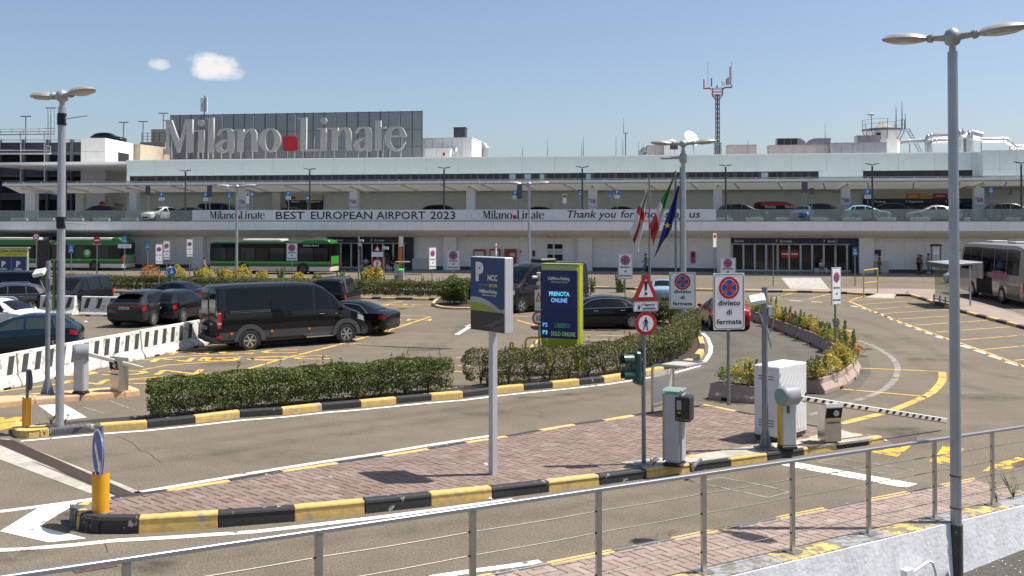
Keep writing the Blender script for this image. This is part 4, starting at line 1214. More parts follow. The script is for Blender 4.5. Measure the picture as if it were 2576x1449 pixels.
# upper columns and canopy
UC = -5.4
ucol = [(62,87),(324,343),(600,619),(879,899),(1173,1194),(1480,1502),(1795,1817),(2117,2140),(2452,2477)]
for (x0,x1) in ucol:
 s0,s1 = TS(x0,UC),TS(x1,UC)
 b = MB(); b.box(s0,s1,UC,UC + 0.75,5.0,8.12); b.build('column','clad_white',TERM,bevel=0.015)
 sm = (s0 + s1) / 2
 b = MB(); b.box(sm - 0.18,sm + 0.18,UC + 0.1,UC + 0.5,8.12,8.40); b.build('column_head','clad_low',TERM)
 b = MB(); b.hexa([(sm - 0.1,-7.1,8.45),(sm + 0.1,-7.1,8.45),(sm + 0.1,0,7.92),(sm - 0.1,0,7.92)],[(sm - 0.1,-7.1,8.6),(sm + 0.1,-7.1,8.6),(sm + 0.1,0,8.1),(sm - 0.1,0,8.1)]); b.build('canopy_arm','clad_low',TERM)
for (x0,x1) in ((189,209),(684,704)):
 b = MB(); b.box(TS(x0,-1),TS(x1,-1),-1.0,-0.4,5.0,8.1); b.build('column','render_grey',TERM,bevel=0.015)
CF = -7.2                                   # canopy front stands back from the deck edge
cz0,cz1,cz2 = TZ(1288,460.5,CF),TZ(1288,454,CF),TZ(1288,450.5,CF)
sC0 = TS(8,CF); sC1 = sRd
b = MB(); b.poly([(sC0,CF + 0.04,cz0 + 0.05),(sC1,CF + 0.04,cz0 + 0.05),(sC1,0,8.14),(sC0 - 3,0,8.14)]); b.build('canopy_soffit','canopy_opal',TERM)
b = MB(); b.box(sC0,sC1,CF - 0.22,CF,cz0,cz1); b.build('canopy_beam','clad_white',TERM)
b = MB(); b.box(sC0,sC1,CF - 0.1,CF + 1.2,cz2 - 0.05,cz2 - 0.01); b.build('canopy_sheet','canopy_glass',TERM)
b = MB(); b.box(sC0,sC1,CF - 0.16,CF - 0.11,cz2 - 0.04,cz2 + 0.02); b.build('canopy_rail','galv',TERM)
s = sC0 + 0.4
k = 0
while s < sC1:
 b = MB(); b.box(s - 0.04,s + 0.04,CF - 0.20,CF - 0.12,cz1 + 0.002,cz2 - 0.045); b.build('canopy_post','frame_white',TERM)
 if k % 2 == 1:
  b = MB(); b.hexa([(s - 0.05,CF + 0.05,cz0 - 0.12),(s + 0.05,CF + 0.05,cz0 - 0.12),(s + 0.9,-3.2,8.12),(s + 0.8,-3.2,8.12)],[(s - 0.05,CF + 0.05,cz0 + 0.03),(s + 0.05,CF + 0.05,cz0 + 0.03),(s + 0.9,-3.2,8.26),(s + 0.8,-3.2,8.26)]); b.build('canopy_rib','clad_low',TERM)
 s += 2.05; k += 1
# upper storey
WZ0,WZ1 = 8.5,TZ(1288,436)
b = MB(); b.box(sU,sR,0.08,34,8.3,TOPZ - 0.06); b.build('upper_storey_core','clad_upper',TERM)
sv_ = sU; step_ = 3.45
cuts = []
while sv_ < TS(2472): cuts.append(sv_); sv_ += step_
cuts.append(TS(2472))
for i in range(len(cuts) - 1):
 b = MB(); b.box(cuts[i] + 0.009,cuts[i + 1] - 0.009,-0.02,0.07,WZ1,TOPZ); b.build('cladding_panel','clad_upper',TERM)
b = MB(); b.box(sU - 0.05,TS(2472),-0.07,0.2,TOPZ + 0.003,TOPZ + 0.09); b.build('coping','clad_white',TERM)
xw = 322.0
wz = (TS(326),TS(2060))
n_ = 92; ww = (wz[1] - wz[0]) / n_
b = MB(); b.box(wz[0],wz[1],0.04,0.075,WZ0,WZ1 - 0.01); b.build('window_frame','frame_dark',TERM)
for k in range(n_):
 s0 = wz[0] + k * ww
 nar = 0.12 if k % 3 else 0.3
 bl = 53 <= k <= 58 or k in (63,74,85,40)
 b = MB(); b.box(s0 + 0.05,s0 + ww - nar,0.018,0.036,WZ0 + 0.1,WZ1 - 0.1); b.build('window','window_blind' if bl and k % 2 else 'window_dark',TERM)
for q in ((sU,wz[0] - 0.01),(wz[1] + 0.01,TS(2171))):
 b = MB(); b.box(q[0],q[1],-0.02,0.07,8.3,WZ1 - 0.01); b.build('wall_panel','clad_upper',TERM)
s0,s1 = TS(2172),TS(2447)
for k in range(3):
 b = MB(); b.box(s0 + (s1 - s0) * k / 3 + 0.01,s0 + (s1 - s0) * (k + 1) / 3 - 0.01,0.0,0.07,8.3,WZ1 - 0.02); b.build('window','window_dark',TERM)
b = MB(); b.box(s1 + 0.01,TS(2472),-0.02,0.07,8.3,WZ1 - 0.01); b.build('wall_panel','clad_upper',TERM)
sb = TS(2473,-1.9)
b = MB(); b.box(sb + 0.02,sR,-1.88,0.3,8.25,TOPZ + 0.02); b.build('bay_core','clad_upper',TERM)
for k in range(4):
 for (z0,z1) in ((8.3,9.95),(9.97,TOPZ + 0.1)):
  b = MB(); b.box(sb + k * 1.55 + 0.01,sb + (k + 1) * 1.55 - 0.01,-1.96,-1.885,z0,z1); b.build('cladding_panel','clad_upper',TERM)
b = MB(); b.box(sL,sR,0.3,34,TOPZ - 0.3,TOPZ - 0.02); b.build('roof','clad_low',TERM)
# small wall fittings
for (x0,x1,y0,y1,m,nm) in ((1192,1222,627,646,'red_machine','ticket_board'),(1233,1259,626,645,'red_machine','ticket_board'),(1270,1300,626,662,'red_machine','ticket_board'),(1195,1219,632,645,'frame_white','ticket_screen'),(1236,1256,630,645,'frame_white','ticket_screen'),(1284,1297,636,645,'frame_white','ticket_screen'),
                               (1737,1749,632,662,'pink_panel','defibrillator_cabinet'),(1740,1747,636,646,'frame_dark','cabinet_window'),(512,520,605,647,'navy','wall_sign'),(1340,1346,630,645,'navy','wall_sign'),(1308,1311,630,636,'logo_red','wall_sign'),(2200,2215,628,640,'navy','wall_sign'),(1042,1085,650,675,'frame_white','counter'),(2196,2230,657,683,'frame_white','counter'),(50,70,594,600,'orange_panel','wall_sign'),(268,288,594,607,'frame_white','wall_sign'),(268,288,593,596,'orange_panel','wall_sign')):
 dep = {'ticket_screen': -0.36,'cabinet_window': -0.3,'ticket_board': -0.32,'counter': -0.8}.get(nm,-0.12 if m != 'orange_panel' else -0.16)
 z0,z1 = LZ(x0,y1),LZ(x0,y0)
 if nm == 'counter': z0 = 0.14
 b = LB(); b.box(LS(x0),LS(x1),dep,-0.025,z0,z1); b.build(nm,m,TERM)
b = LB(); b.box(DD[0],DD[1],-0.03,0.04,0.15,SOF - 0.05); b.build('door_surround','clad_white',TERM)
for (x0,x1) in ((1377,1391),(1395,1415)):
 for (y0,y1,m) in ((614,626,'window_dark'),(628,638,'frame_white'),(640,666,'window_dark')):
  b = LB(); b.box(LS(x0),LS(x1),-0.05,-0.032,LZ(1390,y1),LZ(1390,y0)); b.build('door_panel',m,TERM)
b = LB(); b.cyl((LS(1393),-0.08,0.9),(LS(1393),-0.08,1.6),0.02,n=6); b.build('door_handle','steel',TERM)
# kerbed pavement in front of the doors
TPV = sroot('terminal_pavement',TO,-TA)
b = MB(); b.box(sLd - 30,sRd + 10,-9.95,LW + 0.04,-0.05,0.12); b.build('paving','pave_dark',TPV)
b = MB(); b.box(sLd - 30,sRd + 10,-10.25,-9.955,-0.05,0.125); b.build('kerb_stone','kerb_stone_grey',TPV)
# ---------------------------------------------------------------- banner and balustrade on the deck edge
BAL = thing('glass_balustrade','frameless glass balustrade along the departures deck edge','balustrade',TO,-TA)
BY = DECK + 0.12
bx0,bx1 = TS(484,BY),TS(1802,BY)
def panes(s0,s1):
 n = max(1,round((s1 - s0) / 1.40)); w = (s1 - s0) / n
 for k in range(n):
  b = MB(); b.box(s0 + k * w + 0.012,s0 + (k + 1) * w - 0.012,BY - 0.01,BY + 0.01,5.0,6.08); b.build('glass_pane','balustrade_glass',BAL)
panes(sLd,bx0 - 0.05); panes(bx1 + 0.05,sRd)
BAN = thing('banner','white printed banner with black lettering across the deck edge','banner',TO,-TA)
nb = 27; w = (bx1 - bx0) / nb
for k in range(nb):
 b = MB(); b.box(bx0 + k * w + 0.006,bx0 + (k + 1) * w - 0.006,BY - 0.06,BY - 0.035,5.02,6.10); b.build('banner_panel','banner_white',BAN)
TYB = BY - 0.066
def ban_text(t,x0,x1,yb,size,shear=0.0,bold=0.012):
 o = text(t,size,'text_black',BAN,(TS((x0 + x1) / 2,TYB),TYB,TZ((x0 + x1) / 2,yb,TYB)),ext=0.003,bold=bold,shear=shear)
 wd_ = max(v.co.x for v in o.data.vertices) - min(v.co.x for v in o.data.vertices)
 o.scale = ((TS(x1,TYB) - TS(x0,TYB)) / wd_,1,1)
ban_text('BEST',693,765,551,1.06); ban_text('EUROPEAN',782,936,551,1.06); ban_text('AIRPORT',947,1070,551,1.06); ban_text('2023',1083,1146,551,1.06)
ban_text('Thank',1424,1497,547.5,0.98,0.2); ban_text('you',1505,1550,547.5,0.98,0.2); ban_text('for',1560,1594,547.5,0.98,0.2); ban_text('choosing',1602,1722,547.5,0.98,0.2); ban_text('us',1732,1760,547.5,0.98,0.2)
# outlines of the two-word sign
def circ(cx,cy,rx,ry,n=28,ph=0.0): return [(cx + rx * math.cos(2 * math.pi * k / n + ph),cy + ry * math.sin(2 * math.pi * k / n + ph)) for k in range(n)]
def sh(p,dx,dy): return [(x + dx,y + dy) for x,y in p]
def smooth(p,k=4):
 q = p + [p[0]]
 return spline([p[-1]] + q + [p[1]],k)[k:-k]
N_ = [(722,216),(820,210),(818,244),(848,212),(890,204),(925,215),(944,250),(946,430),(892,432),(890,262),(878,234),(855,230),(828,260),(812,300),(808,431),(754,432),(758,228),(722,228)]
A_out = [(557,268),(568,235),(595,212),(635,203),(680,205),(708,222),(716,250),(714,432),(660,432),(660,405),(645,425),(615,441),(585,442),(560,430),(546,405),(547,370),(560,345),(590,325),(630,312),(660,306),(660,248),(655,228),(640,218),(615,221),(596,237),(583,265)]
A_in = [(660,320),(630,330),(606,347),(596,372),(600,402),(616,420),(636,413),(654,396),(660,385)]
E_out = [(2243,287),(2388,287),(2386,248),(2365,208),(2330,186),(2285,181),(2240,195),(2205,230),(2185,285),(2186,325),(2202,375),(2237,410),(2280,424),(2325,418),(2362,393),(2388,340),(2372,345),(2347,382),(2317,402),(2290,402),(2262,378),(2246,340)]
E_in = [(2242,273),(2338,273),(2336,232),(2318,205),(2290,198),(2264,214),(2248,240)]
GLY = [[[(28,122),(118,122),(192,335),(252,118),(322,116),(320,437),(260,437),(261,190),(189,437),(172,437),(84,180),(84,440),(64,440),(64,137),(28,135)]],
       [circ(401,151,31,31),[(338,220),(430,216),(428,436),(374,436),(378,234),(338,234)]],[[(437,103),(527,99),(526,433),(470,433),(472,113),(437,113)]],
       [A_out,A_in],[N_],[circ(1070,318,106,117),circ(1070,318,47,101)],
       [[(1332,102),(1428,98),(1426,406),(1545,404),(1545,422),(1368,424),(1370,113),(1332,113)]],[circ(1592,129,31,31),[(1528,205),(1618,199),(1617,420),(1562,421),(1565,214),(1528,214)]],
       [sh(N_,916,-14)],[sh(A_out,1338,-17),sh(A_in,1338,-17)],[[(2094,130),(2150,126),(2150,191),(2195,189),(2195,206),(2150,207),(2148,414),(2094,416)]],[E_out,E_in]]
DOT = rrect(140,147,26,1268,353)
def zx(px): return 402.5 + 0.25879 * px
def zy(py): return 270.4 + 0.25879 * py
def small_logo(parent,s0,z0,width,y,name='logo_lettering',two_lines=False,m='text_black'):
 """the same two words, as flat print"""
 k = width / 2362.0
 for i,g_ in enumerate(GLY + [[DOT]]):
  pol = []
  for p in g_:
   q = []
   for (px,py) in p:
    py2 = py - (437 - 0.0085 * px)
    X,Zz = (px - 28),-py2
    if two_lines:
     if px > 1330: X,Zz = (px - 1330) + 280,Zz - 420
    q.append((X * k * (2362.0 / 1340 if two_lines else 1),Zz * k * (2362.0 / 1340 if two_lines else 1)))
   pol.append(q)
  me = outline_mesh(pol,name,'logo_red' if i == len(GLY) else m,0.002)
  o = link(name,me,parent); o.location = (s0,y,z0); o.rotation_euler = (R(90),0,0)
small_logo(BAN,TS(527,TYB),TZ(527,551,TYB),TS(666,TYB) - TS(527,TYB),TYB)
small_logo(BAN,TS(1214,TYB),TZ(1214,551,TYB),TS(1369,TYB) - TS(1214,TYB),TYB)
for xc in (515,1195):
 for k in range(12):
  a = k * math.pi / 6
  b = MB(); b.disc(0.035,(TS(xc,TYB) + 0.38 * math.cos(a),TZ(xc,541.5,TYB) + 0.38 * math.sin(a)),TYB - 0.004,TYB,8); b.build('logo_star','text_black',BAN)
# column posters
for (x0,x1) in ((600,619),(879,899),(1480,1502),(2117,2140),(2452,2477)):
 s0,s1 = TS(x0,UC),TS(x1,UC)
 b = MB(); b.box(s0 + 0.02,s1 - 0.02,UC - 0.012,UC - 0.004,5.0,7.35); b.build('poster','banner_white',TERM)
 small_logo(TERM,s0 + 0.06,7.02,s1 - s0 - 0.14,UC - 0.016,'poster_logo',True)
 for (t,z) in (('BEST EUROPEAN',6.45),('AIRPORT 2023',6.34),('Thank you for',5.98),('choosing us',5.88)): text(t,0.10,'text_black',TERM,((s0 + s1) / 2,UC - 0.016,z),name='poster_lettering')
# ---------------------------------------------------------------- roof sign and its screen
SGO = 0.9
RS = thing('roof_sign','giant grey letters reading Milano Linate with a red square on the roof','sign',TO,-TA)
for i,g_ in enumerate(GLY + [[DOT]]):
 pol = [[TP(zx(px),zy(py),SGO) for (px,py) in p] for p in g_]
 pol = [smooth(p,3) if (len(p) > 18 and len(p) < 28) and p in [pol[0]] and i in (3,9,11) else p for p in pol]
 o = link('letter' if i < len(GLY) else 'red_square',outline_mesh(pol,'letter','letter_face' if i < len(GLY) else 'letter_red',0.16),RS)
 o.location = (0,SGO,0); o.rotation_euler = (R(90),0,0)
 xs = [q[0] for p in pol for q in p]; z0 = min(q[1] for p in pol for q in p)
 for t in ((0.25,0.75) if max(xs) - min(xs) > 0.9 else (0.5,)):
  sx_ = min(xs) + (max(xs) - min(xs)) * t
  b = MB(); b.tube([(sx_,SGO + 0.2,z0 + 1.3),(sx_ - 0.05,SGO + 0.25,TOPZ - 0.05)],0.03,6); b.tube([(sx_ + 0.05,SGO + 0.2,z0 + 1.6),(sx_ - 0.5,SGO + 1.5,TOPZ - 0.05)],0.03,6); b.tube([(sx_ + 0.03,SGO + 0.2,z0 + 0.5),(sx_ - 0.38,SGO + 1.1,TOPZ + 0.4)],0.022,6)
  b.build('sign_support','galv',RS)
MS = thing('mesh_screen','grey see-through metal screen standing behind the roof letters','screen',TO,-TA)
MSO = 3.0
posts = [97,187,297,401,510,605,711,815,910,1017,1125,1233,1316,1400,1484,1592,1704,1812,1921,2032,2142,2218,2332,2450,2547]
ztop = TZ(zx(1300),zy(54),MSO)
for i,px in enumerate(posts):
 s0 = TS(zx(px),MSO)
 b = MB(); b.box(s0 - 0.045,s0 + 0.045,MSO,MSO + 0.1,TOPZ - 0.05,ztop + 0.05); b.build('post','galv_dark',MS)
 if i < len(posts) - 1:
  s1 = TS(zx(posts[i + 1]),MSO)
  b = MB(); k = s0 + 0.09
  while k < s1 - 0.04:
   b.box(k - 0.036,k + 0.036,MSO - 0.02,MSO - 0.005,TOPZ - 0.02,ztop); k += 0.088
  o = b.build('screen_bars','mesh_grey',MS); stuff(o)
sm0,sm1 = TS(zx(97),MSO),TS(zx(2547),MSO)
for z in (ztop - 0.03,TZ(zx(1300),zy(228),MSO),TZ(zx(1300),zy(393),MSO),TOPZ + 0.05):
 b = MB(); b.box(sm0,sm1,MSO + 0.101,MSO + 0.16,z - 0.04,z + 0.04); b.build('rail','galv_dark',MS)
# ---------------------------------------------------------------- equipment on the roof
def tthing(name,label,cat,s,off,z,group=None): return thing(name,label,cat,TW(s,off,z),-TA,group)
def roofbox(name,label,cat,x0,x1,y0,off,depth,m,fit=None,z0=TOPZ - 0.05):
 s0,s1 = TS(x0,off),TS(x1,off); zt = TZ((x0 + x1) / 2,y0,off)
 root = tthing(name,label,cat,(s0 + s1) / 2,off,z0)
 w = (s1 - s0) / 2; h = zt - z0
 b = MB(); b.box(-w,w,0,depth,0,h); b.build('casing',m,root,bevel=0.02)
 n = max(2,int(2 * w / 1.1))
 for k in range(1,n):
  b = MB(); b.box(-w + 2 * w * k / n - 0.015,-w + 2 * w * k / n + 0.015,-0.012,-0.002,0.05,h - 0.05); b.build('seam','galv_dark',root)
 b = MB(); b.box(-w - 0.05,w + 0.05,-0.05,depth + 0.05,h + 0.003,h + 0.07); b.build('cap',m,root)
 return root,w,h
r_,w_,h_ = roofbox('plant_room','white rooftop plant room with a sunlit side right of the roof sign','plant room',1063,1187,348,5.0,9.0,'hvac_white')
b = MB(); b.tube([(w_ * 0.35,-0.3,0.0),(w_ * 0.35,-0.3,1.0),(w_ * 0.35,-0.1,1.25)],0.38,12); b.build('vent_pipe','alu_duct',r_)
b = MB(); b.tube([(w_ + 0.4,6.5,h_ * 0.1),(w_ + 0.4,6.5,h_ * 0.72),(w_ + 0.1,6.5,h_ * 0.84),(w_ - 1.5,6.5,h_ * 0.86)],0.5,12); b.build('duct_bend','hvac_grey',r_)
r_,w_,h_ = roofbox('air_handler','low white box with a small red label in front of the plant room','air handler',1064,1132,374,3.4,1.2,'hvac_white')
b = MB(); b.box(w_ * 0.45,w_ * 0.62,-0.03,-0.012,h_ * 0.4,h_ * 0.65); b.build('warning_label','logo_red',r_)
r_,w_,h_ = roofbox('vent_louvre','dark louvred ventilation hood on top of the white plant room','ventilator',1141,1170,321.5,7.0,1.2,'frame_dark',z0=TZ(1155,348,5) + 0.02)
for k in range(6):
 b = MB(); b.box(-w_,w_,-0.08,-0.01,h_ * (k + 0.2) / 6,h_ * (k + 0.6) / 6); b.build('louvre','galv_dark',r_)
r_,w_,h_ = roofbox('air_handler','pale box with a black grille and a disc vent beside the satellite dish','air handler',1671,1726,357.5,4.0,2.2,'hvac_white')
b = MB(); b.box(-w_ * 0.45,w_ * 0.25,-0.03,-0.005,h_ * 0.55,h_ * 0.9); b.build('grille','frame_dark',r_)
b = MB(); b.lathe([(0.55,0),(0.5,0.12),(0.1,0.3)],(-w_ * 0.3,1,h_ + 0.1),14); b.build('disc_vent','hvac_white',r_)
r_,w_,h_ = roofbox('duct','rusty brown rooftop duct with a grey bend, left of the grille box','duct',1628,1671,367,4.4,1.2,'hvac_pink')
b = MB(); b.tube([(-w_ - 0.55,0.6,0.1),(-w_ - 0.5,0.6,h_ * 0.5),(-w_ - 0.3,0.6,h_ * 0.7),(-w_ + 0.1,0.6,h_ * 0.72)],0.42,12); b.build('duct_bend','hvac_grey',r_)
roofbox('air_handler','pinkish rooftop box with a flat lid right of the radio mast','air handler',1831,1904,365.5,5.0,3.0,'hvac_pink')
roofbox('air_handler','long pinkish rooftop unit below the black louvred hoods','air handler',1936,2087,366,4.0,2.5,'hvac_pink')
roofbox('air_handler','grey panelled rooftop unit in front of the octagonal tower','air handler',2089,2232,360,3.6,2.6,'hvac_grey')
roofbox('air_handler','brown rooftop box under a pipe frame at the tower foot','air handler',2158,2216,342,6.4,2.0,'hvac_pink')
for (x0,x1,lab) in ((1955,2012,'black three-bay louvred hood with a rounded back'),(2030,2092,'grey scoop-shaped rooftop hood')):
 s0,s1 = TS(x0,5.5),TS(x1,5.5); z0,z1 = TZ(x0,366,5.5),TZ(x0,348.5,5.5)
 root = tthing('hood',lab + ' on the long unit','hood',s0,5.5,z0 + 0.02)
 w = s1 - s0; h = z1 - z0
 if x0 == 1955:
  b = MB(); b.prism([(0,0),(w * 1.3,0),(w * 1.25,h * 0.5),(w * 1.1,h * 0.9),(w * 0.95,h),(0,h)],'xz',0,1.6); b.build('casing','hvac_grey',root)
  for k in range(3):
   b = MB(); b.box(w * (0.04 + 0.3 * k),w * (0.31 + 0.3 * k),-0.03,-0.005,h * 0.08,h * 0.92); b.build('grille','frame_dark',root)
 else:
  b = MB(); b.prism([(-0.2,0),(w * 0.95,0),(w,h),(w * 0.3,h),(w * 0.12,h * 0.75),(0,h * 0.35)],'xz',0,1.6); b.build('casing','hvac_grey',root)
# octagonal tower
off = 9.0
sx0,sx1 = TS(2192,off),TS(2275,off); zb_ = TZ(2235,365,off); z1 = TZ(2235,326,off); z2 = TZ(2235,321,off); z3 = TZ(2235,303.5,off)
OT = tthing('roof_tower','white octagonal rooftop tower with tiled cone roof and railed gallery','tower',(sx0 + sx1) / 2,off + 2,TOPZ - 0.05)
r0 = (sx1 - sx0) / 2; q = TOPZ - 0.05
b = MB(); b.lathe([(r0,0),(r0,z1 - q)],n=8); b.build('wall','garage_white',OT)
b = MB(); b.lathe([(r0 * 1.28,z1 - q + 0.003),(r0 * 1.34,z1 - q + 0.02),(r0 * 1.34,z2 - q),(r0 * 0.8,z2 - q)],n=8); b.build('gallery','galv_dark',OT)
b = MB(); b.lathe([(r0 * 0.82,z2 - q + 0.01),(r0 * 0.78,z2 - q + 0.1),(0.05,z3 - q)],n=8); b.build('roof','tile_roof',OT)
for k in range(8):
 a = (k + 0.0) * math.pi / 4
 b = MB(); b.cyl((r0 * 1.3 * math.cos(a),r0 * 1.3 * math.sin(a),z2 - q),(r0 * 1.3 * math.cos(a),r0 * 1.3 * math.sin(a),z2 - q + 1.0),0.03,n=6)
 a2 = a + math.pi / 4
 for hh in (0.5,1.0): b.cyl((r0 * 1.3 * math.cos(a),r0 * 1.3 * math.sin(a),z2 - q + hh),(r0 * 1.3 * math.cos(a2),r0 * 1.3 * math.sin(a2),z2 - q + hh),0.02,n=6)
 b.tube([(r0 * math.cos(a),r0 * math.sin(a),z1 - q - 1.0),(r0 * 1.3 * math.cos(a),r0 * 1.3 * math.sin(a),z1 - q)],0.05,6)
 b.build('railing','galv_dark',OT)
b = MB(); b.box(-r0 * 0.62,-r0 * 0.35,-r0 * 0.95,-r0 * 0.9,z1 - q - 1.0,z1 - q - 0.3); b.build('window','window_dark',OT)
for (x,yt) in ((2256,265),(2271,256),(2279,285)):
 b = MB(); s_ = TS(x,off + 2) - (sx0 + sx1) / 2; zt = TZ(x,yt,off + 2) - q
 b.tube([(s_,0,z2 - q),(s_,0,zt * 0.6 + (z2 - q) * 0.4),(s_,0,zt)],[0.06,0.05,0.02],6); b.build('antenna','galv_dark',OT)
b = MB(); s_ = TS(2194,off + 2) - (sx0 + sx1) / 2; b.tube([(s_,0,z2 - q),(s_,0,z2 - q + 1.6)],0.05,6); b.lathe([(0.1,0),(0.38,0.05),(0.4,0.2),(0.2,0.3)],(s_ - 0.1,0,z2 - q + 1.5),12); b.build('floodlight','galv',OT)
b = MB()
for dx_ in (0,0.35): b.tube([(r0 * 1.25 + dx_,-1,z2 - q),(r0 * 2.1 + dx_,-1,0.6)],0.04,6)
for k in range(12):
 t = (k + 0.5) / 12; b.cyl((r0 * 1.25 + (r0 * 0.85) * t,-1,(z2 - q) * (1 - t) + 0.6 * t),(r0 * 1.25 + (r0 * 0.85) * t + 0.35,-1,(z2 - q) * (1 - t) + 0.6 * t),0.025,n=5)
b.build('ladder','galv_dark',OT)
# silver ducts
def duct(label,pts,r,off,m='alu_duct',box=None):
 root = tthing('duct',label,'duct',TS(pts[0][0],off),off,TOPZ - 0.05)
 s0 = TS(pts[0][0],off)
 w = [(TS(x,off) - s0,0,TZ(x,y,off) - TOPZ + 0.05) for x,y in pts]
 b = MB(); b.tube(w,r,12); b.build('pipe',m,root,smooth=40)
 b = MB()
 for p in w[1:-1]: b.lathe([(r * 1.06,-0.06),(r * 1.06,0.06)],p,12,'x')
 b.build('flange','steel',root)
 b = MB(); b.cyl((w[-1][0],0,0),(w[-1][0],0,w[-1][2]),0.05,n=6); b.cyl((w[len(w) // 2][0],0,0),(w[len(w) // 2][0],0,w[len(w) // 2][2]),0.05,n=6); b.build('stand','galv_dark',root)
 return root
duct('square-shouldered silver duct rising left of the tall lamp post',[(2334,390),(2334,350),(2337,345),(2345,342),(2400,341),(2420,338)],0.28,5.0)
duct('second silver duct bent low in front of the first',[(2343,390),(2343,362),(2346,357),(2356,354),(2400,354)],0.24,4.4)
duct('fat vertical silver duct just right of the tall lamp post',[(2412,390),(2412,345),(2415,338),(2425,336)],0.55,4.6)
duct('silver elbow duct with a rounded top right of the fat one',[(2438,390),(2438,348),(2440,340),(2446,337),(2470,343)],0.50,4.9)
duct('long shiny pipe sloping down to the roof edge at far right',[(2470,352),(2525,351),(2535,353),(2542,358),(2552,368),(2558,371),(2600,371)],0.28,4.2)
duct('grey pipe lying along the roof behind the ladder',[(2268,358),(2290,356),(2333,353)],0.25,5.2,'hvac_grey')
# satellite dish, mast, whip antennas
DS = tthing('satellite_dish','mesh satellite dish on a slanted bracket above the lamp heads','dish',TS(1736,6),6,TOPZ - 0.05)
hz_ = TZ(1736,350,6) - TOPZ
b = MB(); b.tube([(0.6,0,0),(0.2,0,hz_)],0.08,6); b.build('stand','galv',DS)
d = MB(Matrix.Translation((0.0,0,hz_)) @ Matrix.Rotation(R(55),4,'X') @ Matrix.Rotation(R(35),4,'Y')); d.lathe([(0.05,0.0),(0.4,0.05),(0.75,0.18),(0.95,0.34)],n=18); d.build('reflector','galv',DS,smooth=60)
b = MB(); b.tube([(0,0,hz_),(-0.5,-0.6,hz_ + 0.4)],0.03,6); b.build('feed_arm','galv_dark',DS)
off = 8.0
sM = TS(1806,off)
RM = tthing('radio_mast','red and grey lattice radio mast with antenna forks on the roof','mast',sM,off,TOPZ - 0.05)
zt = TZ(1806,238,off) - TOPZ; zp = TZ(1806,222,off) - TOPZ; za = TZ(1806,158,off) - TOPZ
mw = 0.2
nseg = 14
for k in range(nseg):
 z0,z1 = zt * k / nseg,zt * (k + 1) / nseg
 b = MB()
 for (u,v) in ((-1,-1),(1,-1),(1,1),(-1,1)): b.cyl((u * mw,v * mw,z0),(u * mw,v * mw,z1),0.05,n=5)
 for (u0,v0,u1,v1) in ((-1,-1,1,-1),(1,-1,1,1),(1,1,-1,1),(-1,1,-1,-1)):
  b.cyl((u0 * mw,v0 * mw,z0),(u1 * mw,v1 * mw,z1),0.03,n=4); b.cyl((u0 * mw,v0 * mw,z1),(u1 * mw,v1 * mw,z1),0.03,n=4)
 b.cyl((0,0,z0),(0,0,z1),0.08,n=6)
 b.build('lattice_section',('mast_red','galv_dark')[(k // 2) % 2],RM)
b = MB()
for z in (zt,zt + (zp - zt) * 0.5,zp):
 for (u0,v0,u1,v1) in ((-1,-1,1,-1),(1,-1,1,1),(1,1,-1,1),(-1,1,-1,-1)): b.cyl((u0 * 0.55,v0 * 0.55,z),(u1 * 0.55,v1 * 0.55,z),0.04,n=5)
for (u,v) in ((-1,-1),(1,-1),(1,1),(-1,1)): b.cyl((u * 0.55,v * 0.55,zt),(u * 0.55,v * 0.55,zp),0.05,n=5); b.cyl((u * 0.2,v * 0.2,zt - 0.5),(u * 0.55,v * 0.55,zt),0.05,n=5)
b.build('platform','mast_red',RM)
b = MB(); b.box(-0.4,0.4,-0.4,0.4,zt * 0.09,zt * 0.26)
me_ = b.mesh('cage','galv_dark')
b = MB()
for z in (zt * 0.1,zt * 0.18,zt * 0.26):
 for (u0,v0,u1,v1) in ((-1,-1,1,-1),(1,-1,1,1),(1,1,-1,1),(-1,1,-1,-1)): b.cyl((u0 * 0.4,v0 * 0.4,z),(u1 * 0.4,v1 * 0.4,z),0.03,n=5)
for k in range(8):
 a = k * math.pi / 4; b.cyl((0.4 * math.cos(a),0.4 * math.sin(a),zt * 0.1),(0.4 * math.cos(a),0.4 * math.sin(a),zt * 0.26),0.025,n=5)
b.build('cage','galv_dark',RM)
for (x,y0,y1,m) in ((1772,223,198,'mast_red'),(1782,218,155,'galv'),(1791,217,195,'mast_red'),(1818,216,203,'galv_dark'),(1823,215,206,'galv_dark'),(1829,212,197,'mast_red'),(1833,214,193,'mast_red'),(1838,212,166,'mast_red'),(1842,215,154,'galv'),(1805,222,213,'mast_red')):
 b = MB(); sx_ = TS(x,off) - sM; b.tube([(sx_,0,TZ(x,y0,off) - TOPZ),(sx_,0,TZ(x,y1,off) - TOPZ)],0.07 if m == 'mast_red' else 0.035,6); b.build('antenna',m,RM)
for (pts) in ([(1794,224),(1786,221),(1772,222),(1772,215)],[(1817,224),(1826,219),(1842,219),(1842,213)]):
 b = MB(); b.tube([(TS(x,off) - sM,0,TZ(x,y,off) - TOPZ) for x,y in pts],0.09,6); b.build('fork','mast_red',RM)
for i,(x,y0) in enumerate(((1315,366),(1377,349),(1464,356),(1468,342),(1550,339),(1567,342),(1607,353),(1882,350),(2077,308),(1619,358))):
 root = tthing('whip_antenna','thin whip antenna on the roof edge, %s counted from the roof sign' % ORD[i],'antenna',TS(x,3.0),3.0,TOPZ - 0.05,'whip antennas')
 h = TZ(x,y0,3.0) - TOPZ
 b = MB(); b.tube([(0,0,0),(0,0,h * 0.45),(0,0,h)],[0.045,0.035,0.012],5); b.build('rod','galv_dark',root)
 b = MB(); b.cyl((0,0,0),(0,0,0.15),0.1,n=8); b.build('foot','galv',root)
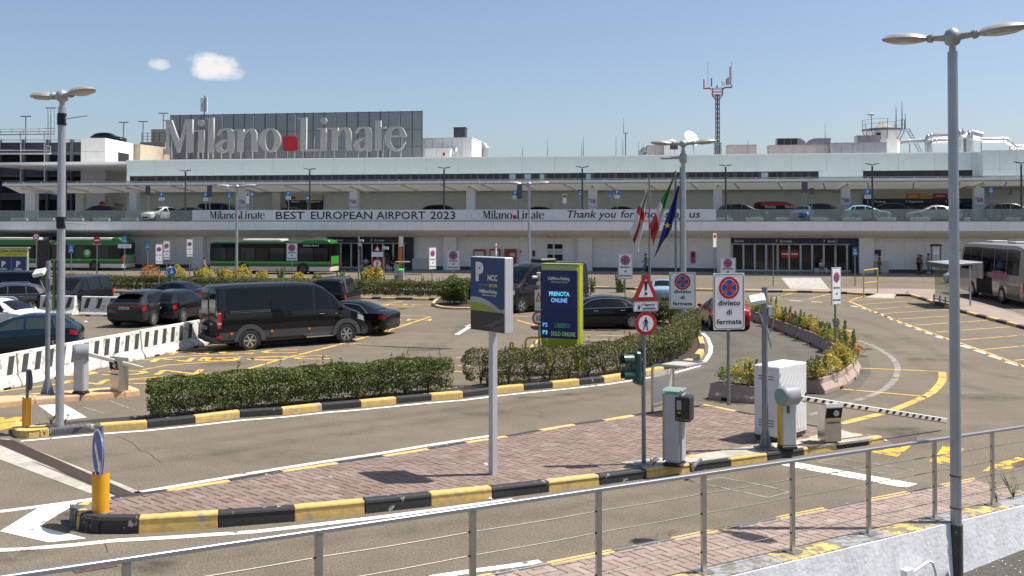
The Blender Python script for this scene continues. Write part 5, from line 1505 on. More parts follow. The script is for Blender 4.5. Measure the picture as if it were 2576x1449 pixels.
root = tthing('whip_antenna','forked antenna with one tall whip on the middle of the roof','antenna',TS(1574,3.4),3.4,TOPZ - 0.05,'whip antennas')
zf = TZ(1574,334,3.4) - TOPZ
b = MB(); b.tube([(0,0,0),(0,0,zf)],0.06,6); b.tube([(-0.2,0,zf + 0.15),(-0.2,0,zf),(0.2,0,zf),(0.2,0,zf + 0.1)],0.05,6); b.build('rod','galv_dark',root)
b = MB(); b.tube([(-0.2,0,zf + 0.1),(-0.2,0,TZ(1571,296,3.4) - TOPZ)],[0.04,0.012],5); b.build('whip','galv_dark',root)
CA = tthing('cell_antenna','three pale panel antennas on a pole above the roof letters','antenna',TS(513,5.0),5.0,TOPZ - 0.05)
zc0,zc1 = TZ(513,281,5) - TOPZ,TZ(513,244,5) - TOPZ
b = MB(); b.cyl((0,0,0),(0,0,zc1 + 0.2),0.07,n=8)
for a in (0.5,2.6,4.7): b.tube([(0.5 * math.cos(a),0.5 * math.sin(a),zc0 - 1.2),(0,0,zc0 - 0.1)],0.03,5)
b.build('pole','galv_dark',CA)
for (dx_,dy_,rz) in ((-0.26,-0.1,0.4),(0.27,-0.1,-0.4),(0.05,0.3,0)):
 b = MB(Matrix.Translation((dx_,dy_,0)) @ Matrix.Rotation(rz,4,'Z')); b.box(-0.17,0.17,-0.08,0.08,zc0,zc1); b.build('panel_antenna','hvac_white',CA,bevel=0.03)
# ---------------------------------------------------------------- multi-storey car park on the left
GY = 130.0
def gx(x,Y=GY): return (x - 1288) / F * Y
def gz(y,Y=GY): return AT(1288,y,Y).z
PG = thing('parking_garage','dark louvred multi-storey car park behind the left end of the terminal','car park',(gx(100),GY,0))
ox = gx(100)
def gb(x0,x1,y0,y1,m,nm,d0=0.0,d1=0.5,parent=None):
 b = MB(); b.box(gx(x0) - ox,gx(x1) - ox,d0,d1,gz(y1),gz(y0)); return b.build(nm,m,parent or PG)
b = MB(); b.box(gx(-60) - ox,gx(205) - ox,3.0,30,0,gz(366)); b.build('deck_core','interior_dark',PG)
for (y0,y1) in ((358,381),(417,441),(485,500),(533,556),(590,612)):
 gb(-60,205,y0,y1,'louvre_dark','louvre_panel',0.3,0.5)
 n = int((y1 - y0) / 2.4)
 b = MB()
 for k in range(n): b.box(gx(-60) - ox,gx(205) - ox,0.22,0.295,gz(y1) + (gz(y0) - gz(y1)) * (k + 0.15) / n,gz(y1) + (gz(y0) - gz(y1)) * (k + 0.55) / n)
 stuff(b.build('louvre_slats','garage_beam',PG))
for (y0,y1) in ((381,388.5),(441,444.5),(500,502),(529,532)):
 gb(-60,205,y0,y1,'garage_beam','floor_beam',0.1,3.0)
for x in (-5,56,117,178):
 b = MB(); b.box(gx(x - 3) - ox,gx(x + 3) - ox,0.0,0.6,0,gz(351)); b.build('column','garage_beam',PG)
for y in (412,416,454):
 gb(-60,205,y,y + 0.9,'galv','guard_rail',0.61,0.66)
gb(-60,300,343,360,'concrete_wall','parapet',22,22.4)
gb(-60,205,353,353.8,'galv','guard_rail',0.3,0.35); gb(-60,205,350,350.8,'galv','guard_rail',0.3,0.35)
# white stair tower
ST = thing('stair_tower','white concrete stair tower with a square opening beside the dark car park','tower',(gx(205),GY - 0.3,0))
so = gx(205); wT = gx(266) - so; hT = gz(347.6); dT = 9.6
b = MB(); b.box(0,wT,0,dT,0,hT); b.build('wall','garage_white',ST)
zo0,zo1 = AT(325,414,GY + 6.5).z,AT(325,386,GY + 6.5).z
b = MB(); b.box(wT - 0.2,wT + 0.02,4.2,8.0,zo0,zo1); b.build('opening','black_void',ST)
b = MB(); b.box(wT + 0.02,wT + 0.06,4.2,8.0,zo0 + 0.1,zo0 + 0.2); b.build('guard_rail','galv',ST)
b = MB(); b.box(wT - 0.1,wT + 0.015,1.0,1.5,gz(430),gz(414)); b.build('slot_window','black_void',ST)
for z in (gz(382),gz(417),gz(452)):
 b = MB(); b.box(-0.01,wT + 0.012,-0.012,dT,z,z + 0.05); b.build('pour_joint','concrete',ST)
b = MB(); b.box(wT + 0.02,wT + 0.6,3.0,4.6,6.8,7.3); b.build('wall_box','garage_tan',ST)
b = MB(); b.disc(0.4,(wT * 0.9,gz(514)),-0.06,-0.02,18); b.build('no_entry_disc','logo_red',ST)
RW = thing('ramp_wall','sunlit tan concrete ramp wall running back from the stair tower','wall',(gx(352,GY + 9.7),GY + 9.7,0))
b = MB(); p0 = AT(351,363,GY + 9.7); p1 = AT(425,372,GY + 26); p2 = AT(351,463,GY + 9.7)
b.hexa([(0,0,0),(p1.x - p0.x,p1.y - p0.y,0),(p1.x - p0.x - 3,p1.y - p0.y,0),(-3,0,0)],[(0,0,p0.z),(p1.x - p0.x,p1.y - p0.y,p1.z),(p1.x - p0.x - 3,p1.y - p0.y,p1.z),(-3,0,p0.z)]); b.build('wall','garage_tan',RW)
UB = thing('rear_block','brown concrete block with railings behind the letter M','building',(gx(380,160),160,0))
def ub(x0,x1,y0,y1,m,nm,d0=0,d1=8):
 b = MB(); q = gx(380,160); b.box(gx(x0,160) - q,gx(x1,160) - q,d0,d1,0 if y1 is None else AT(1288,y1,160).z,AT(1288,y0,160).z); b.build(nm,m,UB)
ub(379,520,325,None,'concrete_wall','wall'); ub(363,425,360,374,'concrete_wall','ledge',-2,-0.05)
for y in (337,345,352): ub(366,425,y,y + 0.8,'frame_dark','rail',-1.9,-1.8)
for x in (366,380,395,410,424): ub(x,x + 1,336,361,'frame_dark','rail_post',-1.9,-1.8)
# steel gantry on the garage roof
GT = thing('steel_gantry','galvanised walkway gantry with handrails at the far left','gantry',(gx(60,118),118,0))
def gl(pts,r=0.05,nm='tube'):
 q = gx(60,118); b = MB(); b.tube([(AT(x,y,118).x - q,0,AT(x,y,118).z) for x,y in pts],r,6); b.build(nm,'galv',GT)
for y in (324,331,338.5): gl([(-20,y + 1),(137,y - 0.5)],0.05 if y < 338 else 0.09,'handrail')
for y in (378,386): gl([(-20,y),(128,y)],0.09 if y > 380 else 0.05,'walkway_beam')
for x in (2,30,59,98,137): gl([(x,323),(x,340)],0.035,'baluster')
for x in (52,112): gl([(x,330),(x,384),(x,460)],0.07,'upright')
for x in (121,128,138): gl([(x,272),(x,350)],0.06,'upright')
gl([(-15,340),(-15,470)],0.08,'upright')
gl([(117,366),(127,368),(126,384),(117,382),(117,366)],0.05,'hatch_frame')
# ---------------------------------------------------------------- vehicles
def paint(name,col,rough=0.25,metal=0.0,coat=0.65): return mat(name,col,rough,metal,var=0.05,vs=1.5,coat=coat,spec=0.08)
paint('paint_black',(0.008,0.008,0.010)); paint('paint_anthracite',(0.030,0.031,0.036),0.3,0.4); paint('paint_grey',(0.075,0.075,0.075),0.3,0.4)
paint('paint_teal',(0.010,0.028,0.048),0.28,0.3); paint('paint_carwhite',(0.62,0.63,0.62)); paint('paint_red',(0.33,0.010,0.018)); paint('paint_iceblue',(0.24,0.34,0.46))
paint('paint_navy',(0.018,0.024,0.045),0.3,0.2)
paint('car_blue',(0.05,0.11,0.28)); paint('car_lightblue',(0.20,0.32,0.40)); paint('car_silver',(0.35,0.36,0.36),0.35,0.5); paint('van_brown',(0.10,0.08,0.075),0.35,0.3); paint('van_grey',(0.028,0.028,0.030),0.3,0.4)
mat('car_glass',(0.005,0.006,0.007),0.05,var=0,spec=0.3)
mat('car_glass_tint',(0.03,0.042,0.046),0.05,var=0,spec=0.5)
mat('tyre',(0.012,0.012,0.012),0.8,var=0.1)
mat('rim',(0.50,0.50,0.50),0.3,metal=0.8,var=0.05)
mat('rim_dark',(0.10,0.10,0.10),0.35,metal=0.7,var=0.05)
mat('trim_black',(0.016,0.016,0.017),0.55,var=0.1)
mat('trim_grey',(0.055,0.056,0.060),0.5,var=0.1)
mat('chrome',(0.75,0.75,0.74),0.12,metal=1.0,var=0)
mat('lamp_red',(0.42,0.010,0.012),0.15,var=0.1,coat=0.6)
mat('lamp_red_lit',(0.6,0.03,0.02),0.2,var=0,emit=(1.0,0.08,0.04),es=0.6)
mat('lamp_clear',(0.55,0.56,0.58),0.08,metal=0.5,var=0)
mat('lamp_orange',(0.70,0.20,0.02),0.3,var=0)
mat('plate_white',(0.72,0.73,0.75),0.4,var=0)
mat('plate_blue',(0.02,0.09,0.42),0.4,var=0)
mat('seat_dark',(0.03,0.03,0.03),0.8,var=0)
def ST(st,x):
 if x >= st[0][0]: return st[0][1:]
 for a,b_ in zip(st[:-1],st[1:]):
  if a[0] >= x >= b_[0]:
   t = (a[0] - x) / (a[0] - b_[0] + 1e-9)
   return tuple(a[k] + (b_[k] - a[k]) * t for k in range(1,6))
 return st[-1][1:]
def section(zb,zl,zt,wb,wt):
 g_ = min(1.0,max(0.0,(zt - zl) / 0.4))
 half = [(wb * 0.86,zb),(wb * 0.965,zb + 0.08),(wb * 0.995,zb + 0.35 * (zl - zb)),(wb,zb + 0.62 * (zl - zb)),(wb * 0.985,zl),(wt,zt - 0.02 - 0.07 * g_),(wt - 0.03 - 0.06 * g_,zt - 0.015 * (1 + g_)),(wt * 0.5,zt + 0.008),(0,zt + 0.014)]
 return [(-y,z) for y,z in half] + [(y,z) for y,z in reversed(half[:-1])]
def refine(st,k=3):
 """smooth the stations along the length"""
 out = []
 n = len(st)
 for i in range(n - 1):
  for j in range(k):
   t = j / k
   x = st[i][0] + (st[i + 1][0] - st[i][0]) * t
   row = [x]
   for q in range(1,6):
    p1,p2 = st[i][q],st[i + 1][q]
    dx = st[i + 1][0] - st[i][0]
    def slope(a):
     if a <= 0 or a >= n - 1: return (st[min(a + 1,n - 1)][q] - st[max(a - 1,0)][q]) / (st[min(a + 1,n - 1)][0] - st[max(a - 1,0)][0])
     s1 = (st[a][q] - st[a - 1][q]) / (st[a][0] - st[a - 1][0]); s2 = (st[a + 1][q] - st[a][q]) / (st[a + 1][0] - st[a][0])
     return 0.0 if s1 * s2 <= 0 else 2 * s1 * s2 / (s1 + s2)
    m1,m2 = slope(i) * dx,slope(i + 1) * dx
    row.append((2 * t ** 3 - 3 * t * t + 1) * p1 + (t ** 3 - 2 * t * t + t) * m1 + (3 * t * t - 2 * t ** 3) * p2 + (t ** 3 - t * t) * m2)
   out.append(tuple(row))
 out.append(st[-1])
 return out
def body_mesh(st):
 b = MB()
 rows = [[(s_[0],y,z) for (y,z) in section(*s_[1:])] for s_ in st]
 n = len(rows[0])
 vs = [p for r_ in rows for p in r_]
 fs = []
 for i in range(len(rows) - 1):
  for k in range(n):
   j = (k + 1) % n
   fs.append((i * n + k,i * n + j,(i + 1) * n + j,(i + 1) * n + k))
 fs.append(tuple(range(n))); fs.append(tuple(range((len(rows) - 1) * n,len(rows) * n))[::-1])
 b.add(vs,fs)
 return b
def side_pt(st,x,t,sgn,out=0.010):
 zb,zl,zt,wb,wt = ST(st,x)
 g_ = min(1.0,max(0.0,(zt - zl) / 0.4))
 y0,z0,y1,z1 = wb * 0.985,zl,wt,zt - 0.02 - 0.07 * g_
 dy,dz = y1 - y0,z1 - z0
 ln = math.hypot(dy,dz) + 1e-9
 return (x,sgn * (y0 + dy * t + dz / ln * out),z0 + dz * t - dy / ln * out)
def body_pt(st,x,f,sgn,out=0.008):
 """point on the lower flank; f 0..1 from sill to belt"""
 zb,zl,zt,wb,wt = ST(st,x)
 zz = zb + f * (zl - zb)
 ys = [(0.0,0.9),(0.12,0.965),(0.35,0.995),(0.62,1.0),(1.0,0.985)]
 yy = float(np.interp(f,[q[0] for q in ys],[q[1] for q in ys])) * wb
 return (x,sgn * (yy + out),zz)
WHEELS = {}
def wheel_mesh(r,w,spokes,dark=False):
 key = (r,w,spokes,dark)
 if key in WHEELS: return WHEELS[key]
 t = MB(); t.lathe([(r * 0.66,-w / 2),(r * 0.93,-w / 2),(r,-w * 0.32),(r,w * 0.32),(r * 0.93,w / 2),(r * 0.66,w / 2)],n=24,axis='y',caps=False)
 b = MB(); b.lathe([(r * 0.60,0.0),(r * 0.67,w / 2 - 0.005),(r * 0.67,w / 2 + 0.004),(r * 0.62,w / 2 + 0.004)],n=24,axis='y',caps=False)
 for k in range(spokes):
  a = 2 * math.pi * k / spokes
  c,s_ = math.cos(a),math.sin(a); wd1,wd2 = r * 0.075,r * 0.10
  yo = w / 2 - 0.01
  b.hexa([(r * 0.1 * c - wd1 * s_,yo - 0.03,r * 0.1 * s_ + wd1 * c),(r * 0.1 * c + wd1 * s_,yo - 0.03,r * 0.1 * s_ - wd1 * c),(r * 0.63 * c + wd2 * s_,yo - 0.03,r * 0.63 * s_ - wd2 * c),(r * 0.63 * c - wd2 * s_,yo - 0.03,r * 0.63 * s_ + wd2 * c)],
               [(r * 0.1 * c - wd1 * s_,yo + 0.01,r * 0.1 * s_ + wd1 * c),(r * 0.1 * c + wd1 * s_,yo + 0.01,r * 0.1 * s_ - wd1 * c),(r * 0.63 * c + wd2 * s_,yo,r * 0.63 * s_ - wd2 * c),(r * 0.63 * c - wd2 * s_,yo,r * 0.63 * s_ + wd2 * c)])
 b.disc(r * 0.14,(0,0),w / 2 - 0.04,w / 2 + 0.008,14)
 h = MB(); h.disc(r * 0.62,(0,0),-w * 0.3,w / 2 - 0.06,20)
 WHEELS[key] = (t.mesh('wheel','tyre',smooth=40),b.mesh('rim','rim_dark' if dark else 'rim'),h.mesh('brake_disc','trim_black'))
 return WHEELS[key]
def add_wheel(root,x,y,r,w=0.22,spokes=5,dark=False,arch=None,aw=1.16,archm='trim_black',st=None):
 t,rim,hub = wheel_mesh(r,w,spokes,dark)
 o = link('wheel',t,root,(x,y - math.copysign(w / 2 - 0.015,y),r))
 if y < 0: o.rotation_euler = (0,0,math.pi)
 link('rim',rim,o); link('brake_disc',hub,o)
 b = MB(); yy = abs(y)
 pts = [(x + r * aw * math.cos(a),r + r * aw * math.sin(a)) for a in [R(-28 + 236 * k / 18) for k in range(19)]]
 s_ = math.copysign(1,y)
 b.prism(pts,'xz',s_ * (yy - 0.28),s_ * (yy + 0.002)); b.build('wheel_arch',archm,root)
def glass_side(root,st,wins,m='car_glass',trim=None,t0=0.05,t1=0.94,name='side_window'):
 for sg in (-1,1):
  for (xb0,xb1,xt0,xt1) in wins:
   rows = []
   for r_ in range(4):
    q = r_ / 3; t = t0 + (t1 - t0) * q
    rows.append([side_pt(st,(xb0 + (xb1 - xb0) * c / 6) * (1 - q) + (xt0 + (xt1 - xt0) * c / 6) * q,t,sg) for c in range(7)])
   b = MB(); b.grid(rows); o = b.build(name,m,root)
  if trim:
   first,last = wins[0],wins[-1]
   P_ = [side_pt(st,first[0],t0 - 0.03,sg,0.014)] + [side_pt(st,first[2] + (last[3] - first[2]) * c / 8,t1 + 0.03,sg,0.014) for c in range(9)] + [side_pt(st,last[1],t0 - 0.03,sg,0.014)]
   b = MB(); b.tube(P_,0.016,6); b.tube([side_pt(st,first[0] + (last[1] - first[0]) * c / 8,t0 - 0.03,sg,0.014) for c in range(9)],0.014,6); b.build('window_trim',trim,root)
def glass_top(root,st,xa,xb,k=0.90,name='windscreen',m='car_glass',out=0.014):
 rows = []
 for i in range(5):
  x = xa + (xb - xa) * i / 4
  zb,zl,zt,wb,wt = ST(st,x)
  g_ = min(1.0,max(0.0,(zt - zl) / 0.4))
  w_ = (wt - 0.03 - 0.06 * g_) * (k + 0.06)
  sl = 1 if xa > xb else -1
  rows.append([(x + sl * out * 0.7,w_ * u,zt + 0.014 - 0.03 * abs(u) ** 2 * (1 + g_) * 0.5 + out) for u in (-1,-0.5,0,0.5,1)])
 b = MB(); b.grid(rows); b.build(name,m,root)
def plate(root,x,z,txt='',sgn=-1,m='plate_white',w=0.5,blue=True,y=0.0):
 """number plate on the rear (sgn -1) or the front"""
 b = MB(); b.box(x - 0.008,x + 0.008,y - w / 2,y + w / 2,z - 0.055,z + 0.055); o = b.build('number_plate',m,root)
 if blue:
  for q in (-1,1):
   b = MB(); b.box(x - 0.011,x + 0.011,y + q * (w / 2 - 0.05) - 0.018,y + q * (w / 2 - 0.05) + 0.018,z - 0.05,z + 0.05); b.build('plate_band','plate_blue',o)
 if txt:
  t_ = text(txt,0.105,'text_black',o,(x + sgn * 0.013,y,z - 0.037),R(-90) if sgn < 0 else R(90),0.002,0.003,name='plate_number')
  wd_ = max(v.co.x for v in t_.data.vertices) - min(v.co.x for v in t_.data.vertices)
  t_.scale = (min(1.0,(w - (0.15 if blue else 0.04)) / wd_),1,1)
def lamp_patch(root,st,x0,x1,f0,f1,sg,m,name,out=0.012):
 rows = [[body_pt(st,x0 + (x1 - x0) * c / 4,f0 + (f1 - f0) * r_ / 2,sg,out) for c in range(5)] for r_ in range(3)]
 b = MB(); b.grid(rows); b.build(name,m,root)
SPEC = {
 'sedan': dict(st=[(2.46,.34,.50,.56,.60,.48),(2.41,.24,.60,.67,.80,.68),(2.1,.2,.70,.80,.90,.76),(1.55,.19,.80,.92,.925,.8),(1.15,.19,.86,.99,.93,.78),(.25,.19,.92,1.37,.93,.63),(-.35,.19,.94,1.46,.93,.60),(-1.0,.19,.95,1.41,.93,.60),(-1.9,.2,.98,1.09,.925,.70),(-2.25,.23,.97,1.045,.89,.70),(-2.41,.28,.92,.99,.82,.62),(-2.46,.4,.8,.88,.7,.55)],
              win=[(.95,-.15,.22,-.12),(-.22,-1.22,-.2,-.95),(-1.28,-1.62,-1.0,-1.12)],ws=(1.12,.24),rw=(-1.86,-1.03),wh=(1.48,-1.46),r=.335),
 'limo': dict(st=[(2.7,.34,.52,.58,.62,.5),(2.64,.24,.62,.7,.82,.7),(2.3,.2,.72,.82,.93,.78),(1.7,.19,.82,.95,.95,.82),(1.3,.19,.89,1.02,.955,.8),(.35,.19,.95,1.41,.955,.65),(-.35,.19,.97,1.5,.955,.62),(-1.15,.19,.98,1.45,.955,.62),(-2.1,.2,1.0,1.1,.945,.72),(-2.45,.23,.98,1.05,.91,.72),(-2.64,.3,.93,.99,.83,.64),(-2.7,.42,.8,.88,.7,.55)],
              win=[(1.05,-.1,.32,-.07),(-.17,-1.35,-.15,-1.1),(-1.42,-1.8,-1.15,-1.3)],ws=(1.26,.35),rw=(-2.06,-1.18),wh=(1.68,-1.6),r=.36),
 'suv': dict(st=[(2.42,.38,.70,.78,.62,.5),(2.36,.28,.80,.90,.85,.72),(2.0,.24,.92,1.02,.95,.8),(1.2,.24,1.02,1.15,.97,.82),(.35,.24,1.06,1.58,.97,.70),(-.3,.24,1.08,1.68,.97,.68),(-1.2,.24,1.09,1.64,.97,.68),(-1.75,.25,1.09,1.52,.96,.66),(-2.25,.28,1.06,1.17,.93,.76),(-2.38,.34,1.0,1.08,.88,.7),(-2.42,.45,.85,.95,.75,.6)],
             win=[(.98,-.1,.3,-.08),(-.18,-1.1,-.16,-1.05),(-1.18,-1.85,-1.12,-1.55)],ws=(1.17,.35),rw=(-2.22,-1.72),wh=(1.46,-1.43),r=.38),
 'hatch': dict(st=[(2.1,.34,.58,.66,.6,.5),(2.04,.24,.68,.78,.78,.66),(1.65,.2,.80,.92,.86,.74),(1.08,.2,.88,1.01,.875,.76),(.22,.2,.92,1.38,.88,.61),(-.4,.2,.94,1.48,.88,.6),(-1.25,.2,.96,1.44,.875,.6),(-1.8,.23,.98,1.13,.855,.64),(-2.02,.28,.92,1.0,.8,.6),(-2.1,.4,.8,.9,.7,.55)],
               win=[(.88,-.2,.22,-.18),(-.28,-1.2,-.26,-1.08),(-1.27,-1.62,-1.14,-1.4)],ws=(1.05,.24),rw=(-1.78,-1.28),wh=(1.3,-1.28),r=.32),
 'minivan': dict(st=[(2.57,.32,.80,.88,.72,.6),(2.5,.24,.92,1.0,.88,.75),(2.1,.2,1.02,1.13,.94,.8),(1.75,.2,1.07,1.22,.955,.82),(.75,.2,1.1,1.80,.96,.76),(.3,.2,1.1,1.9,.96,.75),(-1.0,.2,1.1,1.92,.96,.75),(-2.1,.2,1.1,1.88,.96,.75),(-2.4,.22,1.1,1.78,.95,.73),(-2.53,.28,1.06,1.28,.92,.78),(-2.57,.4,.95,1.1,.85,.7)],
                 win=[(1.38,.38,.78,.38),(.3,-.98,.3,-.98),(-1.06,-2.3,-1.06,-2.22)],ws=(1.72,.8),rw=(-2.53,-2.41),wh=(1.66,-1.55),r=.345),
 'van': dict(st=[(3.0,.46,.72,.82,.78,.64),(2.95,.36,.98,1.04,.94,.80),(2.62,.30,1.16,1.24,1.0,.86),(2.2,.29,1.26,1.42,1.015,.90),(1.3,.29,1.32,2.16,1.02,.86),(.9,.29,1.33,2.33,1.02,.86),(0.2,.29,1.33,2.39,1.02,.86),(-1.6,.29,1.33,2.40,1.02,.86),(-2.75,.29,1.33,2.37,1.02,.86),(-2.95,.30,1.31,2.31,1.01,.85),(-3.0,.36,1.28,2.24,.98,.82)],
             win=[(2.02,1.52,1.62,1.45),(1.45,.86,1.40,.86),(.72,-.95,.72,-.95),(-1.0,-2.66,-1.0,-2.66)],ws=(2.17,1.32),rw=None,wh=(2.12,-1.80),r=.36)}
def car(kind,label,loc,head,m,cat='car',name='parked_car',group=None,spokes=5,rims=False,glass='car_glass',trim=None,plates=None,tail='lamp_red',detail=True,wdisc=None,front_plate=None,arch='trim_black'):
 sp = SPEC[kind]; st = refine(sp['st'],3)
 rz = math.atan2(head[1],head[0])
 root = thing(name,label,cat,loc,rz,group)
 body_mesh(st).build('body',m,root,smooth=38)
 W_ = max(s_[4] for s_ in st)
 for x in sp['wh']:
  for sg in (-1,1):
   add_wheel(root,x,sg * (W_ + 0.004),sp['r'],0.23,spokes,rims,archm=arch)
 glass_side(root,st,sp['win'],glass,trim)
 glass_top(root,st,*sp['ws'])
 if sp['rw']: glass_top(root,st,*sp['rw'],k=0.84,name='rear_window')
 xr,xf = st[-1][0],st[0][0]
 for sg in (-1,1):
  lamp_patch(root,st,xf - 0.03,xf - 0.38,0.70,0.95,sg,'lamp_clear','headlight')
  if kind != 'van': lamp_patch(root,st,xr + 0.04,xr + 0.30,0.68,0.93,sg,tail,'tail_light')
  p = side_pt(st,sp['win'][0][0] - 0.12,0.12,sg,0.0)
  b = MB(); b.lathe([(0.0,-0.05),(0.07,-0.04),(0.085,0.0),(0.07,0.05),(0.02,0.08)],(p[0],p[1] + sg * 0.13,p[2] + 0.05),10,'x',1.35,0.9); b.cyl((p[0],p[1],p[2]),(p[0],p[1] + sg * 0.1,p[2] + 0.03),0.025,n=6); b.build('wing_mirror',m,root,smooth=50)
 if detail:
  for sg in (-1,1):
   for xd in ([w_[1] + 0.03 for w_ in sp['win'][:2]] + [sp['win'][0][0] - 0.05]):
    rows = [[body_pt(st,xd + q,f,sg,0.004) for q in (-0.006,0.006)] for f in (0.12,0.35,0.62,0.985)]
    b = MB(); b.grid(rows); b.build('door_gap','black_void',root)
   for w_ in sp['win'][:2]:
    p = body_pt(st,w_[1] + 0.22,0.86,sg,0.02)
    b = MB(); b.box(p[0] - 0.11,p[0] + 0.11,p[1] - 0.012,p[1] + 0.012,p[2] - 0.015,p[2] + 0.015); b.build('door_handle',m if trim is None else trim,root,bevel=0.006)
   b = MB(); rows = [[body_pt(st,sp['wh'][0] - sp['r'] * 1.25 + (sp['wh'][1] + sp['r'] * 1.25 - sp['wh'][0] + sp['r'] * 1.25) * c / 4,f,sg,0.006) for c in range(5)] for f in (0.0,0.10)]
   b.grid(rows); b.build('sill','trim_black',root)
 b = MB(); b.box(xr - 0.012,xr + 0.10,-W_ * 0.66,W_ * 0.66,st[-1][1] - 0.08,st[-1][1] + 0.10); b.build('rear_bumper','trim_black',root,bevel=0.02)
 b = MB(); b.box(xf - 0.08,xf + 0.008,-W_ * 0.5,W_ * 0.5,st[0][1] - 0.05,st[0][1] + 0.12); b.build('grille','trim_black',root,bevel=0.02)
 b = MB(); b.box(sp['wh'][1] - 0.2,sp['wh'][0] + 0.2,-W_ * 0.7,W_ * 0.7,0.16,0.3); b.build('underbody','black_void',root)
 if plates: plate(root,xr - 0.016,plates[1] if len(plates) > 1 else 0.75,plates[0],-1,plates[2] if len(plates) > 2 else 'plate_white',blue=len(plates) < 4)
 if front_plate: plate(root,xf + 0.016,0.5,front_plate,1)
 return root,st,W_
def wheel_at(px,py,head,wx,wy,z=0.0):
 h = Vector((head[0],head[1],0)).normalized(); n_ = Vector((-h.y,h.x,0))
 return G(px,py,z) - h * wx - n_ * wy
# long black crew van
hd = (0.809,0.588)
VAN,st,W_ = car('van','long black passenger van with silver stripes in the middle of the car park',wheel_at(633,881,hd,-1.80,-0.97),hd,'paint_black','van','parked_van',None,6,plates=None)
VAN.scale = (1.05,1.0,1.06)
for sg in (-1,1):
 rows = [[body_pt(st,2.9 - 5.85 * c / 12,f,sg,0.014) for c in range(13)] for f in (0.02,0.14,0.40)]
 b = MB(); b.grid(rows); b.build('lower_cladding','trim_grey',VAN)
 for x in SPEC['van']['wh']:
  b = MB(); b.prism([(x + rr * math.cos(a),0.36 + rr * math.sin(a)) for rr,ang in ((0.60,range(0,181,15)),(0.44,range(180,-1,-15))) for a in [R(q) for q in ang]],'xz',sg * 0.95,sg * 1.045); b.build('arch_flare','trim_grey',VAN)
 for z in (1.395,1.45):
  b = MB(); b.box(-2.55,-1.0,sg * 1.008 - 0.012,sg * 1.008 + 0.012,z - 0.012,z + 0.012); b.build('silver_stripe','chrome',VAN)
 b = MB(); b.box(-3.012,-2.90,sg * 0.99 - 0.09,sg * 0.99 + 0.03,0.86,1.42); b.build('tail_light','lamp_red',VAN,bevel=0.015)
 b = MB(); b.box(-3.014,-2.89,sg * 0.99 - 0.092,sg * 0.99 + 0.032,1.0,1.07); b.build('reversing_light','lamp_clear',VAN)
 b = MB(); b.box(-3.02,-2.85,sg * 0.93 - 0.12,sg * 0.93 + 0.06,0.52,0.58); b.build('reflector','lamp_red',VAN)
 for x in (-2.5,-0.95,0.55):
  b = MB(); b.box(x - 0.04,x + 0.04,sg * 1.03,sg * 1.05,0.62,0.69); b.build('side_marker','lamp_orange',VAN)
b = MB(); b.box(-3.09,-2.75,-0.96,0.96,0.34,0.52); b.build('step_bumper','trim_grey',VAN,bevel=0.03)
for y in (-0.43,0.43):
 b = MB(); b.box(-3.012,-2.96,y - 0.34,y + 0.34,1.38,2.1); b.build('rear_window','car_glass',VAN,bevel=0.01)
b = MB(); b.box(-3.01,-2.98,-0.012,0.012,0.52,2.2); b.build('door_gap','black_void',VAN)
plate(VAN,-3.02,0.80,'FK 886GE',-1,y=0.42)
text('MAN',0.16,'chrome',VAN,(-3.02,-0.36,0.92),R(-90),0.006,0.006,name='badge')
b = MB(); b.box(0.4,1.5,-1.12,-1.0,0.33,0.37); b.build('side_step','chrome',VAN)
b = MB(); b.box(0.45,1.4,-1.0,-0.7,0.30,0.40); b.build('step_bracket','trim_black',VAN)
# cars round it
hd = (-0.955,0.30)
E1,st,W_ = car('sedan','black saloon with chrome window line showing its tail behind the long black van',wheel_at(915,845,hd,-1.46,0.93),hd,'paint_black',trim='chrome',spokes=10)
hd = (0.03,1.0)
car('minivan','black people carrier seen from behind, beyond the nose of the long van',AT(842,730,56.6) * Vector((1,1,0)) if False else Vector((AT(848,730,56.8).x,56.8,0)),hd,'paint_black','van','parked_van',plates=('GH 471FD',0.9))
hd = (0.14,0.99)
P1,st,W_ = car('suv','dark grey sport utility car with a blue-edged plate behind the striped barriers',wheel_at(292,819,hd,-1.43,0.95),hd,'paint_anthracite',spokes=10,rims=False,plates=('GD.982HL',0.92))
b = MB(); b.box(-2.43,-2.36,-0.8,0.8,0.98,1.03); b.build('light_bar','lamp_red',P1)
b = MB(); b.box(-2.05,-1.68,-0.66,0.66,1.60,1.64); b.build('roof_spoiler','paint_anthracite',P1)
hd = (0.16,0.99)
B1,st,W_ = car('suv','black car with a white Swiss plate tucked between the grey car and the long van',Vector((AT(452,760,51.2).x,51.2,0)),hd,'paint_black',plates=('TI 268526',0.86,'plate_white',1))
B1.scale = (0.95,0.93,0.95)
hd = (-0.97,0.22)
car('sedan','dark blue-grey saloon whose roof shows behind the grey sport utility car',Vector((AT(432,730,60).x,60,0)),hd,'paint_navy')
hd = (-0.10,-0.995)
car('minivan','black people carrier facing the camera beside the fluted lamp post',wheel_at(192,786,hd,1.66,0.93),hd,'paint_black','van','parked_van',trim=None,front_plate='FR 505XL')
hd = (-1.0,0.1)
car('minivan','black people carrier at the far left with its red tail lamp showing',Vector((AT(25,700,63).x,63,0)),hd,'paint_black','van','parked_van')
hd = (-0.93,-0.36)
g1,st,W_ = car('suv','mid grey crossover with silver roof rails at the left edge',Vector((AT(28,740,56).x,55.5,0)),hd,'paint_grey',trim='chrome',spokes=5)
g1.scale = (0.92,0.94,0.95)
hd = (0.97,-0.22)
w1,st,W_ = car('hatch','white estate car whose roof shows above the blue car',Vector((AT(8,790,46).x,46.2,0)),hd,'paint_carwhite')
hd = (-0.97,-0.25)
